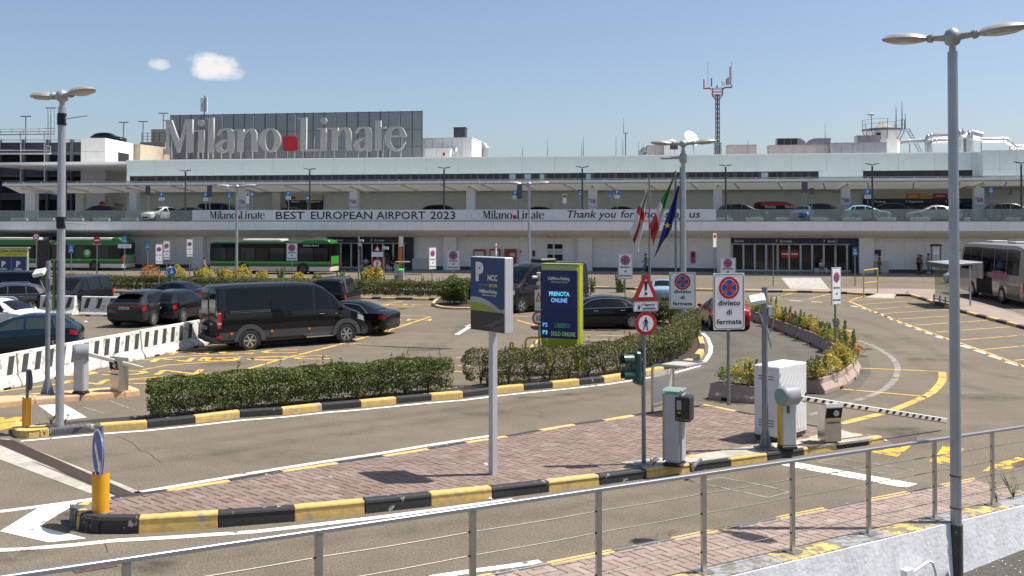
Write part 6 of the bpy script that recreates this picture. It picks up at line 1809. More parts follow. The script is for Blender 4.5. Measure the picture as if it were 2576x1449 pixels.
car('hatch','dark teal blue hatchback behind the striped concrete barrier',Vector((AT(56,860,38.6).x,38.6,0)),hd,'paint_teal',glass='car_glass_tint')
for o_,zz,yy,x0,x1 in ((g1,1.70,0.66,-1.3,0.5),(w1,1.51,0.55,-1.3,0.2)):
 for sg in (-1,1):
  b = MB(); b.tube([(x0,sg * yy,zz - 0.12),(x0 + 0.2,sg * yy,zz),(x1 - 0.2,sg * yy,zz),(x1,sg * yy,zz - 0.12)],0.02,6); b.build('roof_rail','chrome',o_)
# limousine, its neighbour, red car, tall van
hd = (-0.995,-0.10)
car('limo','long black limousine with chrome trim parked in front of the low hedge',wheel_at(1592,828,hd,-1.6,0.955),hd,'paint_black',trim='chrome',spokes=10)
hd = (0.1,0.99)
car('hatch','pale blue hatchback half hidden behind the warning triangle',Vector((AT(1665,750,62).x,62,0)),hd,'paint_iceblue',plates=('EB 220KJ',0.75))
hd = (0.0,1.0)
RC,st,W_ = car('hatch','red hatchback braking in the lane behind the largest no stopping sign',wheel_at(1786,829,hd,-1.28,0.875),hd,'paint_red','car','red_car',tail='lamp_red_lit',plates=('GA 118RT',0.72))
hd = (-0.80,-0.60)
TV,st,W_ = car('van','tall dark grey minibus between the blue totem signs',wheel_at(1308,788,hd,2.12,0.99),hd,'van_grey','van','parked_van',spokes=5)
TV.scale = (0.95,1,1.13)
b = MB(); b.box(-0.9,0.3,-0.5,0.5,2.40,2.56); b.build('roof_unit','trim_grey',TV,bevel=0.05)
# vehicles on the departures deck
DZ = 5.0
UPC = [('minivan',560,-5.2,'van_brown',1,'brown passenger van on the deck above the banner logo'),('suv',250,-7.6,'paint_black',-1,'black car behind the glass balustrade left of the banner'),('hatch',405,-8.0,'paint_carwhite',0,'white hatchback on the deck behind the glass'),('sedan',492,-8.0,'paint_navy',1,'dark blue saloon at the banner start on the deck'),
       ('hatch',745,-3.6,'van_brown',1,'brown car under the departures portal four'),('suv',1117,-5.0,'paint_black',1,'black car behind the year on the banner'),('sedan',1345,-5.0,'paint_black',-1,'black saloon roof above the second banner logo'),('sedan',1575,-5.2,'paint_black',1,'black saloon roof behind the word for on the banner'),
       ('suv',1868,-7.8,'van_grey',1,'grey car behind the glass right of the banner end'),('minivan',1962,-3.5,'paint_black',1,'black and red parking shuttle van on the deck'),('hatch',2022,-7.8,'car_blue',0,'blue hatchback on the deck below the twin sign back'),('suv',2075,-7.0,'paint_black',1,'black car beside the blue hatchback on the deck'),('suv',2262,-6.4,'paint_black',1,'black car in front of the departures portal three'),('hatch',2180,-7.8,'car_lightblue',1,'light blue hatchback by the dark deck lamp'),('sedan',2345,-7.8,'car_silver',-1,'silver grey saloon with bright headlamps on the deck'),('suv',2545,-7.5,'paint_anthracite',1,'dark car at the far right end of the deck')]
for (k,x,off,m,d,lab) in UPC:
 s_ = TS(x,off)
 p = TW(s_,off,DZ)
 hv = TU * d if d else (-TN - TU * 0.35)
 o_,st,W_ = car(k,lab,p,hv,m,'van' if k == 'minivan' else 'car','deck_van' if k == 'minivan' else 'deck_car','vehicles on the departures deck',detail=False)
 if x == 1962:
  for sg in (-1,1):
   b = MB(); b.grid([[side_pt(st,2.0 - 4.3 * c / 8,t,sg,0.016) for c in range(9)] for t in (0.55,1.0)]); b.build('red_band','logo_red',o_)
  for (dx,t_) in ((-1.0,'Parkin'),(1.0,'Parking')):
   text(t_,0.42,'text_white',o_,(dx,-0.99,1.25),0,0.004,0.006,name='side_lettering')
roof_car = car('suv','dark car parked on the garage roof behind the stair tower',(gx(272,150),150,gz(347,150) - 0.9),(1,0,0),'paint_navy','car','roof_car',detail=False)
b = MB(); b.box(gx(200,150) - ox,gx(330,150) - ox,16,26,gz(347,150) - 1.3,gz(347,150) - 0.92); b.build('roof_deck','concrete_wall',PG)
# ---------------------------------------------------------------- buses
mat('bus_green',(0.012,0.17,0.030),0.3,var=0.04,coat=0.5); mat('bus_light',(0.030,0.33,0.030),0.3,var=0.04,coat=0.5); mat('bus_dark',(0.010,0.085,0.022),0.3,var=0.05,coat=0.5)
mat('bus_white',(0.62,0.61,0.56),0.4,var=0.05,dirt=0.3); mat('bus_yellow',(0.62,0.36,0.04),0.4,var=0.05); mat('bellows',(0.13,0.12,0.105),0.8,var=0.2)
def bus_shell(root,x0,x1,cant='bus_green'):
 L = x1 - x0; cx = (x0 + x1) / 2
 def lay(nm,m,z0,z1,ins=0.0,r=0.22):
  b = MB(); b.prism(rrect(L - 2 * ins,2.55 - 2 * ins,r,cx,0),'xy',z0,z1); return b.build(nm,m,root,smooth=30)
 lay('skirt','bus_white',0.30,0.70); lay('pinstripe','bus_yellow',0.42,0.455,-0.004)
 lay('lower_band','bus_dark',0.703,0.98); lay('belt_band','bus_light',0.983,1.20)
 lay('window_band','car_glass',1.203,2.55,0.004); lay('cant_panel',cant,2.553,2.86); lay('roof_edge','bus_green',2.863,2.97,0.08,0.2); lay('roof','bus_green',2.973,3.02,0.22,0.2)
 n = max(2,round(L / 1.45)); w = (L - 0.5) / n
 for sg in (-1,1):
  for k in range(n):
   b = MB(); a = x0 + 0.25 + k * w; b.box(a + 0.04,a + w - 0.04,sg * 1.273 - 0.004,sg * 1.273 + 0.004,1.28,2.46); b.build('side_window','car_glass_tint' if k % 2 else 'window_dark',root)
def bus_wheels(root,xs):
 for x in xs:
  for sg in (-1,1): add_wheel(root,x,sg * 1.275,0.49,0.3,8,True,aw=1.25)
hb = TU * -1.0
BUS = thing('city_bus','green and white city bus standing at the terminal kerb in the middle','bus',(0,0,0),math.atan2(hb.y,hb.x))
rw_ = G(762,690); BUS.location = rw_ + TN * 1.25 + hb * 3.3
bus_shell(BUS,-6.0,6.0,'car_glass'); bus_wheels(BUS,(-3.3,2.6))
b = MB(); b.prism(rrect(4.0,1.9,0.3,0.9,0),'xy',3.03,3.30); b.build('roof_pod','bus_white',BUS,bevel=0.06)
b = MB(); b.prism([(-5.9,2.9),(-2.6,2.9),(-3.4,3.22),(-5.2,3.28),(-5.8,3.15)],'xz',-1.1,1.1); b.build('engine_hump','bus_green',BUS,bevel=0.05)
b = MB(); b.box(-1.6,-0.9,-0.5,0.5,3.03,3.12); b.build('roof_hatch','trim_grey',BUS)
b = MB(); b.box(-6.02,-5.99,-1.05,1.05,1.75,2.75); b.build('rear_window','car_glass',BUS)
b = MB(); b.box(-6.015,-5.985,-1.1,1.1,0.95,1.7); b.build('engine_door','bus_light',BUS)
for sg in (-1,1):
 b = MB(); b.box(-6.02,-5.9,sg * 1.1 - 0.12,sg * 1.1 + 0.12,0.75,1.35); b.build('tail_light','lamp_red',BUS)
 text('ECObus Euro 6',0.24,'text_white',BUS,(-4.1 if sg > 0 else -4.1,sg * 1.285,2.62),math.pi if sg > 0 else 0,0.002,0.002)
b = MB(); b.box(5.97,6.02,-1.1,1.1,1.1,2.7); b.build('windscreen','car_glass',BUS)
ART = thing('articulated_bus','long green articulated city bus with a black bellows at the left kerb','bus',(0,0,0),math.atan2(hb.y,hb.x))
rr_ = G(309,681.5); ART.location = rr_ + TN * 1.25 + hb * 6.0
bus_shell(ART,-6.0,2.0)
bus_shell(ART,3.4,12.0); bus_wheels(ART,(-2.95,6.5,10.0))
b = MB(); b.box(2.0,3.4,-1.22,1.22,0.35,3.0); b.build('bellows','bellows',ART)
for k in range(9):
 b = MB(); b.box(2.05 + k * 0.15,2.11 + k * 0.15,-1.26,1.26,0.34,3.04); b.build('bellows_fold','trim_black',ART)
for (c,l_) in ((-1.9,5.4),(5.7,4.6)):
 b = MB(); b.prism(rrect(l_,1.9,0.3,c,0),'xy',3.03,3.32); b.build('roof_pod','bus_white',ART,bevel=0.06)
b = MB(); b.prism([(-5.95,2.9),(-4.3,2.9),(-4.7,3.3),(-5.3,3.35)],'xz',-1.1,1.1); b.build('engine_hump','bus_green',ART,bevel=0.05)
b = MB(); b.box(-6.02,-5.99,-1.05,1.05,1.65,2.75); b.build('rear_window','car_glass',ART)
b = MB(); b.box(-6.015,-5.985,-1.15,1.15,0.72,1.6); b.build('engine_door','bus_light',ART)
b = MB(); b.box(-6.025,-6.017,-0.45,0.55,0.85,1.45); b.build('rear_poster','car_silver',ART)
for sg in (-1,1):
 b = MB(); b.box(-6.02,-5.85,sg * 1.15 - 0.12,sg * 1.15 + 0.14,0.85,1.45); b.build('tail_light','lamp_red',ART)
 for x in (-3.2,8.6,1.0): text('ECObus',0.25,'text_white',ART,(x,sg * 1.285,2.62),math.pi if sg > 0 else 0,0.002,0.002)
 b = MB(); b.disc(0.42,(-2.75 + 0.6,1.75),sg * 1.279,sg * 1.284,20); b.build('tree_sticker','bus_light',ART)
 b = MB(); b.disc(0.26,(-2.75 + 0.6,1.82),sg * 1.285,sg * 1.289,16); b.build('tree_sticker','bus_white',ART)
 text('2951',0.16,'text_white',ART,(-1.3,sg * 1.285,1.03),math.pi if sg > 0 else 0,0.002)
# touring coach
mat('coach_body',(0.34,0.31,0.28),0.3,var=0.04,coat=0.6,metal=0.2); mat('coach_pink',(0.58,0.10,0.24),0.4,var=0.05); mat('coach_roof',(0.42,0.42,0.41),0.4,var=0.05)
cf,cr = G(2444,747),G(2521,764)
hd = (cf - cr).normalized()
hd = Vector((hd.x * 0.9 + 0.02,hd.y,0)).normalized()
COA = thing('touring_coach','grey touring coach with open luggage doors and pink lettering at the right','coach',(0,0,0),math.atan2(hd.y,hd.x))
n_ = Vector((-hd.y,hd.x,0))
COA.location = cr - n_ * 1.25 + hd * 2.6
cst = refine([(5.95,.45,1.5,2.0,1.0,.8),(5.85,.35,1.6,2.6,1.2,.95),(5.4,.3,1.68,3.25,1.27,1.05),(4.6,.3,1.7,3.55,1.275,1.1),(2.0,.3,1.7,3.62,1.275,1.1),(-4.5,.3,1.7,3.62,1.275,1.1),(-5.5,.3,1.7,3.5,1.27,1.08),(-5.85,.35,1.65,3.2,1.22,1.0),(-5.95,.5,1.5,2.9,1.1,.9)],3)
body_mesh(cst).build('body','coach_body',COA,smooth=40)
glass_side(COA,cst,[(5.2,3.4,4.7,3.4),(3.3,1.2,3.3,1.2),(1.1,-1.1,1.1,-1.1),(-1.2,-3.2,-1.2,-3.2),(-3.3,-5.3,-3.3,-5.3)],t0=0.06,t1=0.88)
glass_top(COA,cst,5.92,5.0,0.9,'windscreen')
for x in (2.9,-2.6):
 for sg in (-1,1): add_wheel(COA,x,sg * 1.28,0.5,0.32,8,False,aw=1.2)
for x in (2.0,-2.0):
 b = MB(); b.prism(rrect(1.3,1.0,0.1,x,0),'xy',3.64,3.74); b.build('roof_hatch','coach_roof',COA,bevel=0.02)
b = MB(); b.box(-0.9,1.95,1.262,1.29,0.42,1.5); b.build('luggage_bay','black_void',COA)
for x in (0.05,1.15):
 b = MB(); b.box(x,x + 0.98,1.45,1.50,1.35,2.45); b.build('luggage_door','coach_body',COA,bevel=0.01)
 b = MB(); b.tube([(x + 0.5,1.28,1.52),(x + 0.5,1.46,1.6)],0.03,6); b.build('door_arm','trim_black',COA)
b = MB(); b.box(-0.5,-0.1,1.0,1.26,0.45,1.1); b.build('suitcase','trim_grey',COA)
text('MARTINO',0.78,'coach_pink',COA,(-2.3,1.292,1.42),math.pi,0.003,0.015,squeeze=0.75)
for (x0,x1,z0,z1) in ((-3.45,-2.25,1.1,1.35),(-4.5,-3.5,0.5,1.32),(-5.5,-4.58,0.5,1.32)):
 for k in range(int((z1 - z0) / 0.075)):
  b = MB(); b.box(x0,x1,1.272,1.292,z0 + k * 0.075,z0 + k * 0.075 + 0.04); b.build('vent_louvre','trim_grey',COA)
b = MB(); b.box(-5.97,-5.6,1.05,1.26,0.9,1.45); b.box(-5.97,-5.6,-1.26,-1.05,0.9,1.45); b.build('tail_light','lamp_red',COA,bevel=0.03)
b = MB(); b.box(-5.92,-5.86,0.95,1.18,3.2,3.35); b.build('marker_light','lamp_red',COA)
b = MB(); b.box(-5.99,-5.9,-0.95,0.95,1.9,2.9); b.build('rear_window','car_glass',COA,bevel=0.03)
b = MB(); b.tube([(5.6,1.15,3.0),(5.95,1.45,2.95),(6.0,1.5,2.5)],0.05,6); b.box(5.93,6.05,1.38,1.6,2.0,2.6); b.build('wing_mirror','trim_black',COA)
hd = (-1.0,0.02)
WC = car('sedan','white taxi car partly hidden behind the glass bus shelter',Vector((G(2385,715).x + 2.4,G(2385,713).y + 1.2,0)),(-0.72,-0.69),'paint_carwhite',plates=('TAXI',0.8))
# ---------------------------------------------------------------- concrete barriers with painted stripes
worn('barrier_white',(0.70,0.69,0.64),(0.36,0.33,0.28),0.36,3.0,scale2=8); mat('stripe_black',(0.045,0.046,0.05),0.7,var=0.15,vs=8)
BPROF = [(-0.31,0),(-0.31,0.10),(-0.17,0.34),(-0.10,1.02),(0.10,1.02),(0.17,0.34),(0.31,0.10),(0.31,0)]
def barrier(a,b_,label,pitch=0.53,slots=True):
 a,b_ = Vector(a),Vector(b_)
 d = b_ - a; L = d.length
 root = thing('concrete_barrier',label,'barrier',(a + b_) / 2,math.atan2(d.y,d.x),'striped concrete barriers')
 m_ = MB(); m_.prism(BPROF,'yz',-L / 2 + 0.015,L / 2 - 0.015); m_.build('barrier_body','barrier_white',root,bevel=0.02)
 n = max(2,int(L / pitch))
 for k in range(n):
  x = -L / 2 + (k + 0.5) * L / n - 0.17
  for sg in (-1,1):
   def pt(xx,z): 
    y = 0.17 - 0.07 * (z - 0.34) / 0.68
    return (xx,sg * (y + 0.006),z)
   q = MB(); q.add([pt(x - 0.0,0.40),pt(x + 0.24,0.40),pt(x + 0.40,0.94),pt(x + 0.16,0.94)],[(0,1,2,3)]); q.build('painted_stripe','stripe_black',root)
 if slots:
  for x in (-L / 4,L / 4):
   q = MB(); q.box(x - 0.15,x + 0.15,-0.316,0.316,0.0,0.07); q.build('fork_slot','black_void',root)
def bpt(x,y): return G(x,y) + Vector((0.05,0.33,0))
barrier(bpt(-150,1012),bpt(16,976),'striped concrete barrier cut off by the left picture edge')
barrier(bpt(17,975.5),bpt(334,906),'longest striped concrete barrier, nearest the camera behind the raised arm gate')
barrier(bpt(336,905),bpt(446,881),'short striped concrete barrier between the longest one and the van')
barrier(bpt(447,880.5),bpt(520,865),'striped concrete barrier meeting the rear bumper of the black van')
barrier(G(97,792) + Vector((0,.3,0)),G(185,794) + Vector((0,.3,0)),'striped barrier in front of the people carrier facing the camera',0.6)
barrier(G(201,795) + Vector((0,.3,0)),G(292,797) + Vector((0,.3,0)),'striped barrier left of the dark grey sport utility car',0.62)
# ---------------------------------------------------------------- railing
mat('stainless',(0.52,0.49,0.45),0.30,metal=0.9,var=0.08,vs=6)
mat('stainless_rail',(0.36,0.37,0.39),0.45,metal=0.8,var=0.06,vs=3)
mat('cable',(0.16,0.15,0.14),0.5,metal=0.6,var=0.2,vs=60)
RAIL = thing('railing','stainless steel railing with four wire cables along the sidewalk wall','railing',RL0)
RH,RSP = 1.24,1.7825
def rpl(a,p,z): v = RD * a + RN * p; return (v.x,v.y,z + RZ(a))
for k in range(-6,7):
 a = k * RSP
 T = Matrix.Translation(rpl(a,0,0)) @ Matrix.Rotation(ang_r,4,'Z')
 b = MB(T); b.box(-0.038,0.038,-0.022,0.022,0.02,RH - 0.02); o = b.build('post','stainless',RAIL,bevel=0.004)
 b = MB(T); b.box(-0.10,0.10,-0.10,0.10,0.004,0.02); b.build('base_plate','stainless',o)
 for f in (0.80,0.60,0.41,0.21):
  b = MB(); b.cyl(rpl(a - 0.043,0,f * RH),rpl(a + 0.043,0,f * RH),0.013,n=8); b.build('cable_bush','trim_black',o)
b = MB(); q = [(-11,-0.03),(11.5,-0.03),(11.5,0.03),(-11,0.03)]
b.hexa([rpl(a,p,RH - 0.022) for a,p in q],[rpl(a,p,RH + 0.022) for a,p in q]); b.build('top_rail','stainless_rail',RAIL,bevel=0.006)
for f in (0.80,0.60,0.41,0.21):
 b = MB(); b.tube([rpl(-11 + 0.4 * k,0,f * RH - 0.008 * abs(math.sin((-11 + 0.4 * k) / RSP * math.pi))) for k in range(57)],0.007,6); b.build('cable','cable',RAIL)
# ---------------------------------------------------------------- lamp posts
mat('pole_alu',(0.42,0.44,0.46),0.42,metal=0.55,var=0.08,vs=3)
mat('lamp_shell',(0.40,0.39,0.38),0.4,metal=0.4,var=0.12,vs=6)
mat('lamp_lens',(0.48,0.46,0.38),0.15,var=0.1)
mat('pole_dark',(0.055,0.058,0.066),0.5,metal=0.3,var=0.1)
mat('sleeve',(0.060,0.056,0.052),0.6,var=0.15,vs=5)
def fluted(r0,r1,h,n=20):
 b = MB(); vs = []; fs = []
 for (z,r) in ((0,r0),(h,r1)):
  for k in range(n * 2):
   a = math.pi * k / n; rr = r * (1.0 if k % 2 == 0 else 0.94)
   vs.append((rr * math.cos(a),rr * math.sin(a),z))
 m = n * 2
 for k in range(m): fs.append((k,(k + 1) % m,m + (k + 1) % m,m + k))
 fs.append(tuple(range(m - 1,-1,-1))); fs.append(tuple(range(m,2 * m)))
 return b.add(vs,fs)
def lamp_post(label,base,H,r,ang,sc=1.0,sleeve=0.0,z0=0.0,heads=2,m='pole_alu',name='lamp_post',group='double-headed lamp posts'):
 root = thing(name,label,'lamp post',(base[0],base[1],z0),0,group)
 H = H - z0
 fluted(r * 1.12,r,H - 0.25 * sc).build('pole',m,root)
 b = MB(); b.cyl((0,0,H - 0.25 * sc),(0,0,H - 0.05),r * 0.7,n=12); b.lathe([(0.02,-0.16),(0.12,-0.1),(0.15,0),(0.12,0.1),(0.02,0.16)],(0,0,H),14,sx=sc,sy=sc); b.build('hub','lamp_shell',root,smooth=50)
 for k in range(heads):
  a = ang + k * math.pi
  T = Matrix.Translation((0,0,H)) @ Matrix.Rotation(a,4,'Z') @ Matrix.Rotation(R(-4),4,'Y') @ Matrix.Scale(sc,4)
  b = MB(T); b.tube([(0.08,0,0),(0.3,0,0.0),(0.42,0,0.0)],[0.07,0.055,0.075],10); b.lathe([(0.05,-0.05),(0.085,-0.03),(0.085,0.03),(0.05,0.05)],(0.36,0,0),10,'x'); o = b.build('arm','lamp_shell',root,smooth=50)
  b = MB(T); b.lathe([(0.02,0.10),(0.14,0.095),(0.27,0.06),(0.335,0.0),(0.32,-0.035),(0.25,-0.06),(0.02,-0.065)],(0.80,0,0),20,sx=1.22,sy=0.72); o = b.build('lamp_head','lamp_shell',root,smooth=50)
  b = MB(T); b.lathe([(0.02,-0.085),(0.19,-0.082),(0.24,-0.062)],(0.82,0,0),18,sx=1.15,sy=0.7); b.build('lens','lamp_lens',o)
 if sleeve:
  b = MB(); b.lathe([(r * 1.32,0),(r * 1.32,sleeve),(r * 1.15,sleeve)],n=20); o = b.build('sleeve','sleeve',root,smooth=40)
  for a in (0.4,2.5,4.3):
   b = MB(); b.cyl((r * 1.3 * math.cos(a),r * 1.3 * math.sin(a),sleeve - 0.1),(r * 1.55 * math.cos(a),r * 1.55 * math.sin(a),sleeve - 0.1),0.014,n=8); b.build('bolt','steel',o)
 return root,H
LR,Hh = lamp_post('tall fluted lamp post nearest the camera with a dark sleeve at its foot',(6.96,15.97),7.90,0.075,R(-35),0.90,0.80,LOWZ)
mat('rust_clip',(0.16,0.07,0.03),0.8,var=0.3,vs=20)
for z in (1.55,1.05):
 b = MB(); b.lathe([(0.093,z),(0.093,z + 0.018)],n=20); b.build('strap','rust_clip',LR)
pl = G(150,1072,KH)
LL,Hh = lamp_post('fluted lamp post at the end of the planted island on the left',(pl.x,pl.y),7.95,0.088,R(-35),1.02,0,KH - 0.05)
for zy_ in (300,560):
 z = AT(155,zy_,pl.y).z - (KH - 0.05)
 b = MB(); b.lathe([(0.10,z - 0.14),(0.105,z - 0.1),(0.10,z - 0.07)],n=14); b.lathe([(0.10,z + 0.07),(0.105,z + 0.1),(0.10,z + 0.14)],n=14); b.box(-0.06,0.12,-0.13,-0.06,z - 0.13,z + 0.12); b.build('flag_bracket','trim_black',LL)
 b = MB(); b.tube([(0.1,-0.08,z),(0.62,-0.05,z + (0.08 if zy_ < 400 else -0.03))],0.014,6); b.build('flag_arm','galv',LL)
b = MB(); q0,q1 = AT(146,650,pl.y).z - KH,AT(146,773,pl.y).z - KH
b.box(-0.125,-0.10,-0.16,-0.03,q1,q0); b.build('side_poster','leaf_sign' if 'leaf_sign' in MATS else mat('leaf_sign',(0.07,0.08,0.025),0.4,var=0.7,vs=2),LL)
lm = AT(1720,800,42.5)
LM,Hh = lamp_post('lamp post rising behind the middle no stopping sign with a dish beyond it',(lm.x,42.5),AT(1720,362,42.5).z,0.10,R(-18),1.15,0,0.1)
z = AT(1720,398,42.5).z - 0.1
b = MB(); b.lathe([(0.13,z - 0.2),(0.17,z - 0.1),(0.17,z + 0.1),(0.13,z + 0.2)],n=14); b.tube([(-0.1,0,z + 0.03),(-0.95,0,z + 0.0)],0.055,8); b.build('side_arm','lamp_shell',LM)
for (x,yt,Y,lab) in ((595,470,72,'slim white double lamp post in front of the middle bus'),(1331,463,72,'slim white double lamp post left of the flags')):
 p = AT(x,700,Y)
 lamp_post(lab,(p.x,Y),AT(x,yt,Y).z,0.085,R(-12),1.25,0,0.0)
# slim dark deck lamps
for i,(x,yt) in enumerate(((466,430),(779,426),(1117,423),(1465,421),(1826,417),(2195,414),(2570,410),(166,433))):
 off = DECK + 0.35
 s_ = TS(x,off); zt = TZ(x,yt,off)
 root = thing('deck_lamp','slim dark lamp post on the deck edge, %s from the left' % ORD[{7: 0}.get(i,i + 1)],'lamp post',TW(s_,off,5.0),-TA,'dark lamp posts on the deck')
 b = MB(); b.cyl((0,0,0),(0,0,zt - 5.0 - 0.1),0.085,0.075,12); b.build('pole','pole_dark',root)
 for sg in (-1,1):
  b = MB(); b.hexa([(sg * 0.05,-0.12,zt - 5.05),(sg * 0.6,-0.12,zt - 4.93),(sg * 0.6,0.12,zt - 4.93),(sg * 0.05,0.12,zt - 5.05)],[(sg * 0.05,-0.12,zt - 4.96),(sg * 0.6,-0.12,zt - 4.87),(sg * 0.6,0.12,zt - 4.87),(sg * 0.05,0.12,zt - 4.96)]); b.build('lamp_head','pole_dark',root)
 if i == 0:
  b = MB(); b.lathe([(0.02,-0.25),(0.12,-0.2),(0.14,-0.05),(0.1,0.1)],(-0.2,-0.1,TZ(463,462,off) - 5),12); b.build('dome_camera','hvac_white',root)
for i,(x,yt,Y) in enumerate(((65,293,150),(311,308,165),(360,306,165),(411,285,165),(128,272,150))):
 p = AT(x,yt,Y)
 root = thing('roof_lamp','distant lamp on the garage roof, %s' % ('above the gantry left part','right of the stair tower','with a dome camera','left of the letter M','above the gantry uprights')[i],'lamp post',(p.x,Y,12.5),0,'lamps on the garage roof')
 b = MB(); b.cyl((0,0,0),(0,0,p.z - 12.5),0.07,n=8); b.build('pole','galv_dark',root)
 b = MB(); b.box(-0.75,-0.08,-0.15,0.15,p.z - 12.55,p.z - 12.42); b.box(0.08,0.75,-0.15,0.15,p.z - 12.55,p.z - 12.42); b.build('lamp_head','galv_dark',root)
# ---------------------------------------------------------------- road signs
mat('sign_white',(0.78,0.79,0.80),0.4,var=0.02); mat('sign_red',(0.50,0.012,0.018),0.4,var=0.04); mat('sign_blue',(0.012,0.075,0.34),0.4,var=0.04); mat('sign_cyan',(0.02,0.19,0.52),0.4,var=0.04)
mat('sign_black',(0.012,0.012,0.013),0.45,var=0); mat('sign_back',(0.10,0.11,0.13),0.5,var=0.1); mat('sign_yellow',(0.66,0.50,0.03),0.4,var=0.04); mat('pole_galv',(0.20,0.22,0.24),0.5,metal=0.35,var=0.15,vs=8)
def no_stop(label,base,zbot,ztop,w,rz=0.0,z0=0.0,pr=0.03,pole_side=0.0,lean=0.0):
 h = ztop - zbot
 root = thing('no_stopping_sign',label,'sign',(base[0],base[1],z0),rz,'no stopping signs')
 zb,zt = zbot - z0,ztop - z0; zc = (zb + zt) / 2
 b = MB(); b.cyl((0,0.045,0),(0,0.045,zt - 0.1),pr,n=12); b.build('pole','pole_galv',root)
 b = MB(); b.prism(rrect(w,h,0.03 * w,0,zc),'xz',-0.012,0.012); p = b.build('panel','sign_white',root)
 b = MB(); b.prism(rrect(w + 0.012,h + 0.012,0.035 * w,0,zc),'xz',0.0125,0.018); b.build('panel_back','sign_back',root)
 o1 = rrect(w * 0.95,h - w * 0.05,0.11 * w,0,zc); o2 = rrect(w * 0.915,h - w * 0.085,0.095 * w,0,zc)
 me = outline_mesh([o1,o2],'border','sign_black',0.001); q = link('border',me,root); q.location = (0,-0.0145,0); q.rotation_euler = (R(90),0,0)
 r_ = min(0.33 * w,0.22 * h); cz = zt - 0.26 * h if h / w > 1.2 else zt - 0.5 * h
 if h / w < 1.2: r_ = 0.36 * min(w,h)
 b = MB(); b.disc(r_,(0,cz),-0.0185,-0.0125,32); b.build('red_ring','sign_red',root)
 b = MB(); b.disc(r_ * 0.76,(0,cz),-0.0215,-0.019,32); b.build('white_rim','sign_white',root)
 for k in range(4):
  a0,a1 = R(45 + 90 * k + 11),R(45 + 90 * k + 79)
  pts = [(0 + r_ * 0.13 * math.cos((a0 + a1) / 2),cz + r_ * 0.13 * math.sin((a0 + a1) / 2))] + [(r_ * 0.72 * math.cos(a0 + (a1 - a0) * j / 8),cz + r_ * 0.72 * math.sin(a0 + (a1 - a0) * j / 8)) for j in range(9)]
  b = MB(); b.prism(pts,'xz',-0.0245,-0.022); b.build('blue_quarter','sign_blue',root)
 for k in range(2):
  a = R(45 + 90 * k); c,s_ = math.cos(a),math.sin(a); wd = r_ * 0.085; L = r_ * 0.78; y = -0.0262 - 0.0006 * k
  b = MB(); b.prism([(-L * c - wd * s_,cz - L * s_ + wd * c),(-L * c + wd * s_,cz - L * s_ - wd * c),(L * c + wd * s_,cz + L * s_ - wd * c),(L * c - wd * s_,cz + L * s_ + wd * c)],'xz',y,-0.0222); b.build('red_bar','sign_red',root)
 if h / w > 1.2:
  for (t,f) in (('divieto',0.43),('di',0.27),('fermata',0.10)):
   text(t,0.2 * w * (1.0 if t != 'fermata' else 1.0) * (1.05 if h / w > 1.5 else 0.95),'sign_black',root,(0,-0.0145,zb + f * h * (1.0 if f > 0.2 else 1.0)),0,0.001,0.0055 * w,squeeze=1.2,space=1.04)
 return root
def sign_at(label,xc,y0,y1,wpx,Y,rz=0.0,z0=0.0,pr=0.03,px=None):
 p = AT(xc,y1,Y); q = AT(xc,y0,Y)
 return no_stop(label,(p.x,Y),p.z,q.z,wpx * Y / F / max(0.35,math.cos(rz)),rz,z0,pr)
pb = G(1818,1020,KH)
sign_at('largest no stopping sign, beside the white cabinet on the brick island',1834,687,829,82,pb.y,R(14),KH,0.042)
sign_at('second largest no stopping sign, mounted on the hedge before the lamp post',1717,685,777,66,41.5,R(-4),0.1,0.03)
sign_at('small no stopping sign peeping over the largest one',1831,649,700,41,56,R(4),0.0)
sign_at('no stopping sign below the red and white flag',1573,638,702,37,58,R(8),0.0)
sign_at('no stopping sign turned aside among the planters at right',2104,673,766,30,34.5,R(38),0.0,0.035)
sign_at('no stopping sign facing straight out, left of the hire-car park sign',1140,630,679,33,68.5,R(-3),0.0)
sign_at('narrow turned no stopping sign left of the straight one',1088,623,677,16,69,R(48),0.0)
sign_at('no stopping sign in front of the middle bus rear half',734,612,656,27,69.5,R(-2),0.0)
sign_at('no stopping sign alone between the buses, right of the walking man',477,602,646,14,71,R(25),0.0)
sign_at('upper of the paired no stopping signs by the man in white',419,606,653,15,71,R(20),0.0)
sign_at('lower of the paired no stopping signs left of the man in white',400,614,664,15,69,R(26),0.0)
sign_at('no stopping sign seen edge on above the hire-car park sign',1248,613,643,5,70,R(80),0.0)
# warning cluster on one pole with its signal
PT = G(1622,1168,KH)
WS = thing('warning_sign','pole with warning triangle, moving barrier plate and no pedestrians disc','sign',(PT.x,PT.y,KH),R(16))
Yw = PT.y
def zl(y): return AT(1632,y,Yw).z - KH
k_ = Yw / F / math.cos(R(16))
b = MB(); b.cyl((0,0.05,0),(0,0.05,zl(690)),0.043,n=14); b.build('pole','pole_galv',WS)
b = MB(); b.box(-0.17,0.17,-0.12,0.22,0.002,0.02); b.build('base_plate','pole_galv',WS)
x0 = 0.03
def tri(cx,zbot,w,h,ins=0.0,rad=0.06):
 A_ = [(cx - w / 2 + ins * 1.73,zbot + ins),(cx + w / 2 - ins * 1.73,zbot + ins),(cx,zbot + h - ins * 2)]
 return A_
def rounded(poly,r):
 out = []
 n = len(poly)
 for i in range(n):
  p = Vector(poly[i]); a = (Vector(poly[i - 1]) - p).normalized(); c = (Vector(poly[(i + 1) % n]) - p).normalized()
  P0,P2_ = p + a * r,p + c * r
  for t in (0,.25,.5,.75,1): out.append(tuple(P0 * (1 - t) ** 2 + p * 2 * t * (1 - t) + P2_ * t * t))
 return out
tw,th = 67 * k_,zl(684) - zl(756)
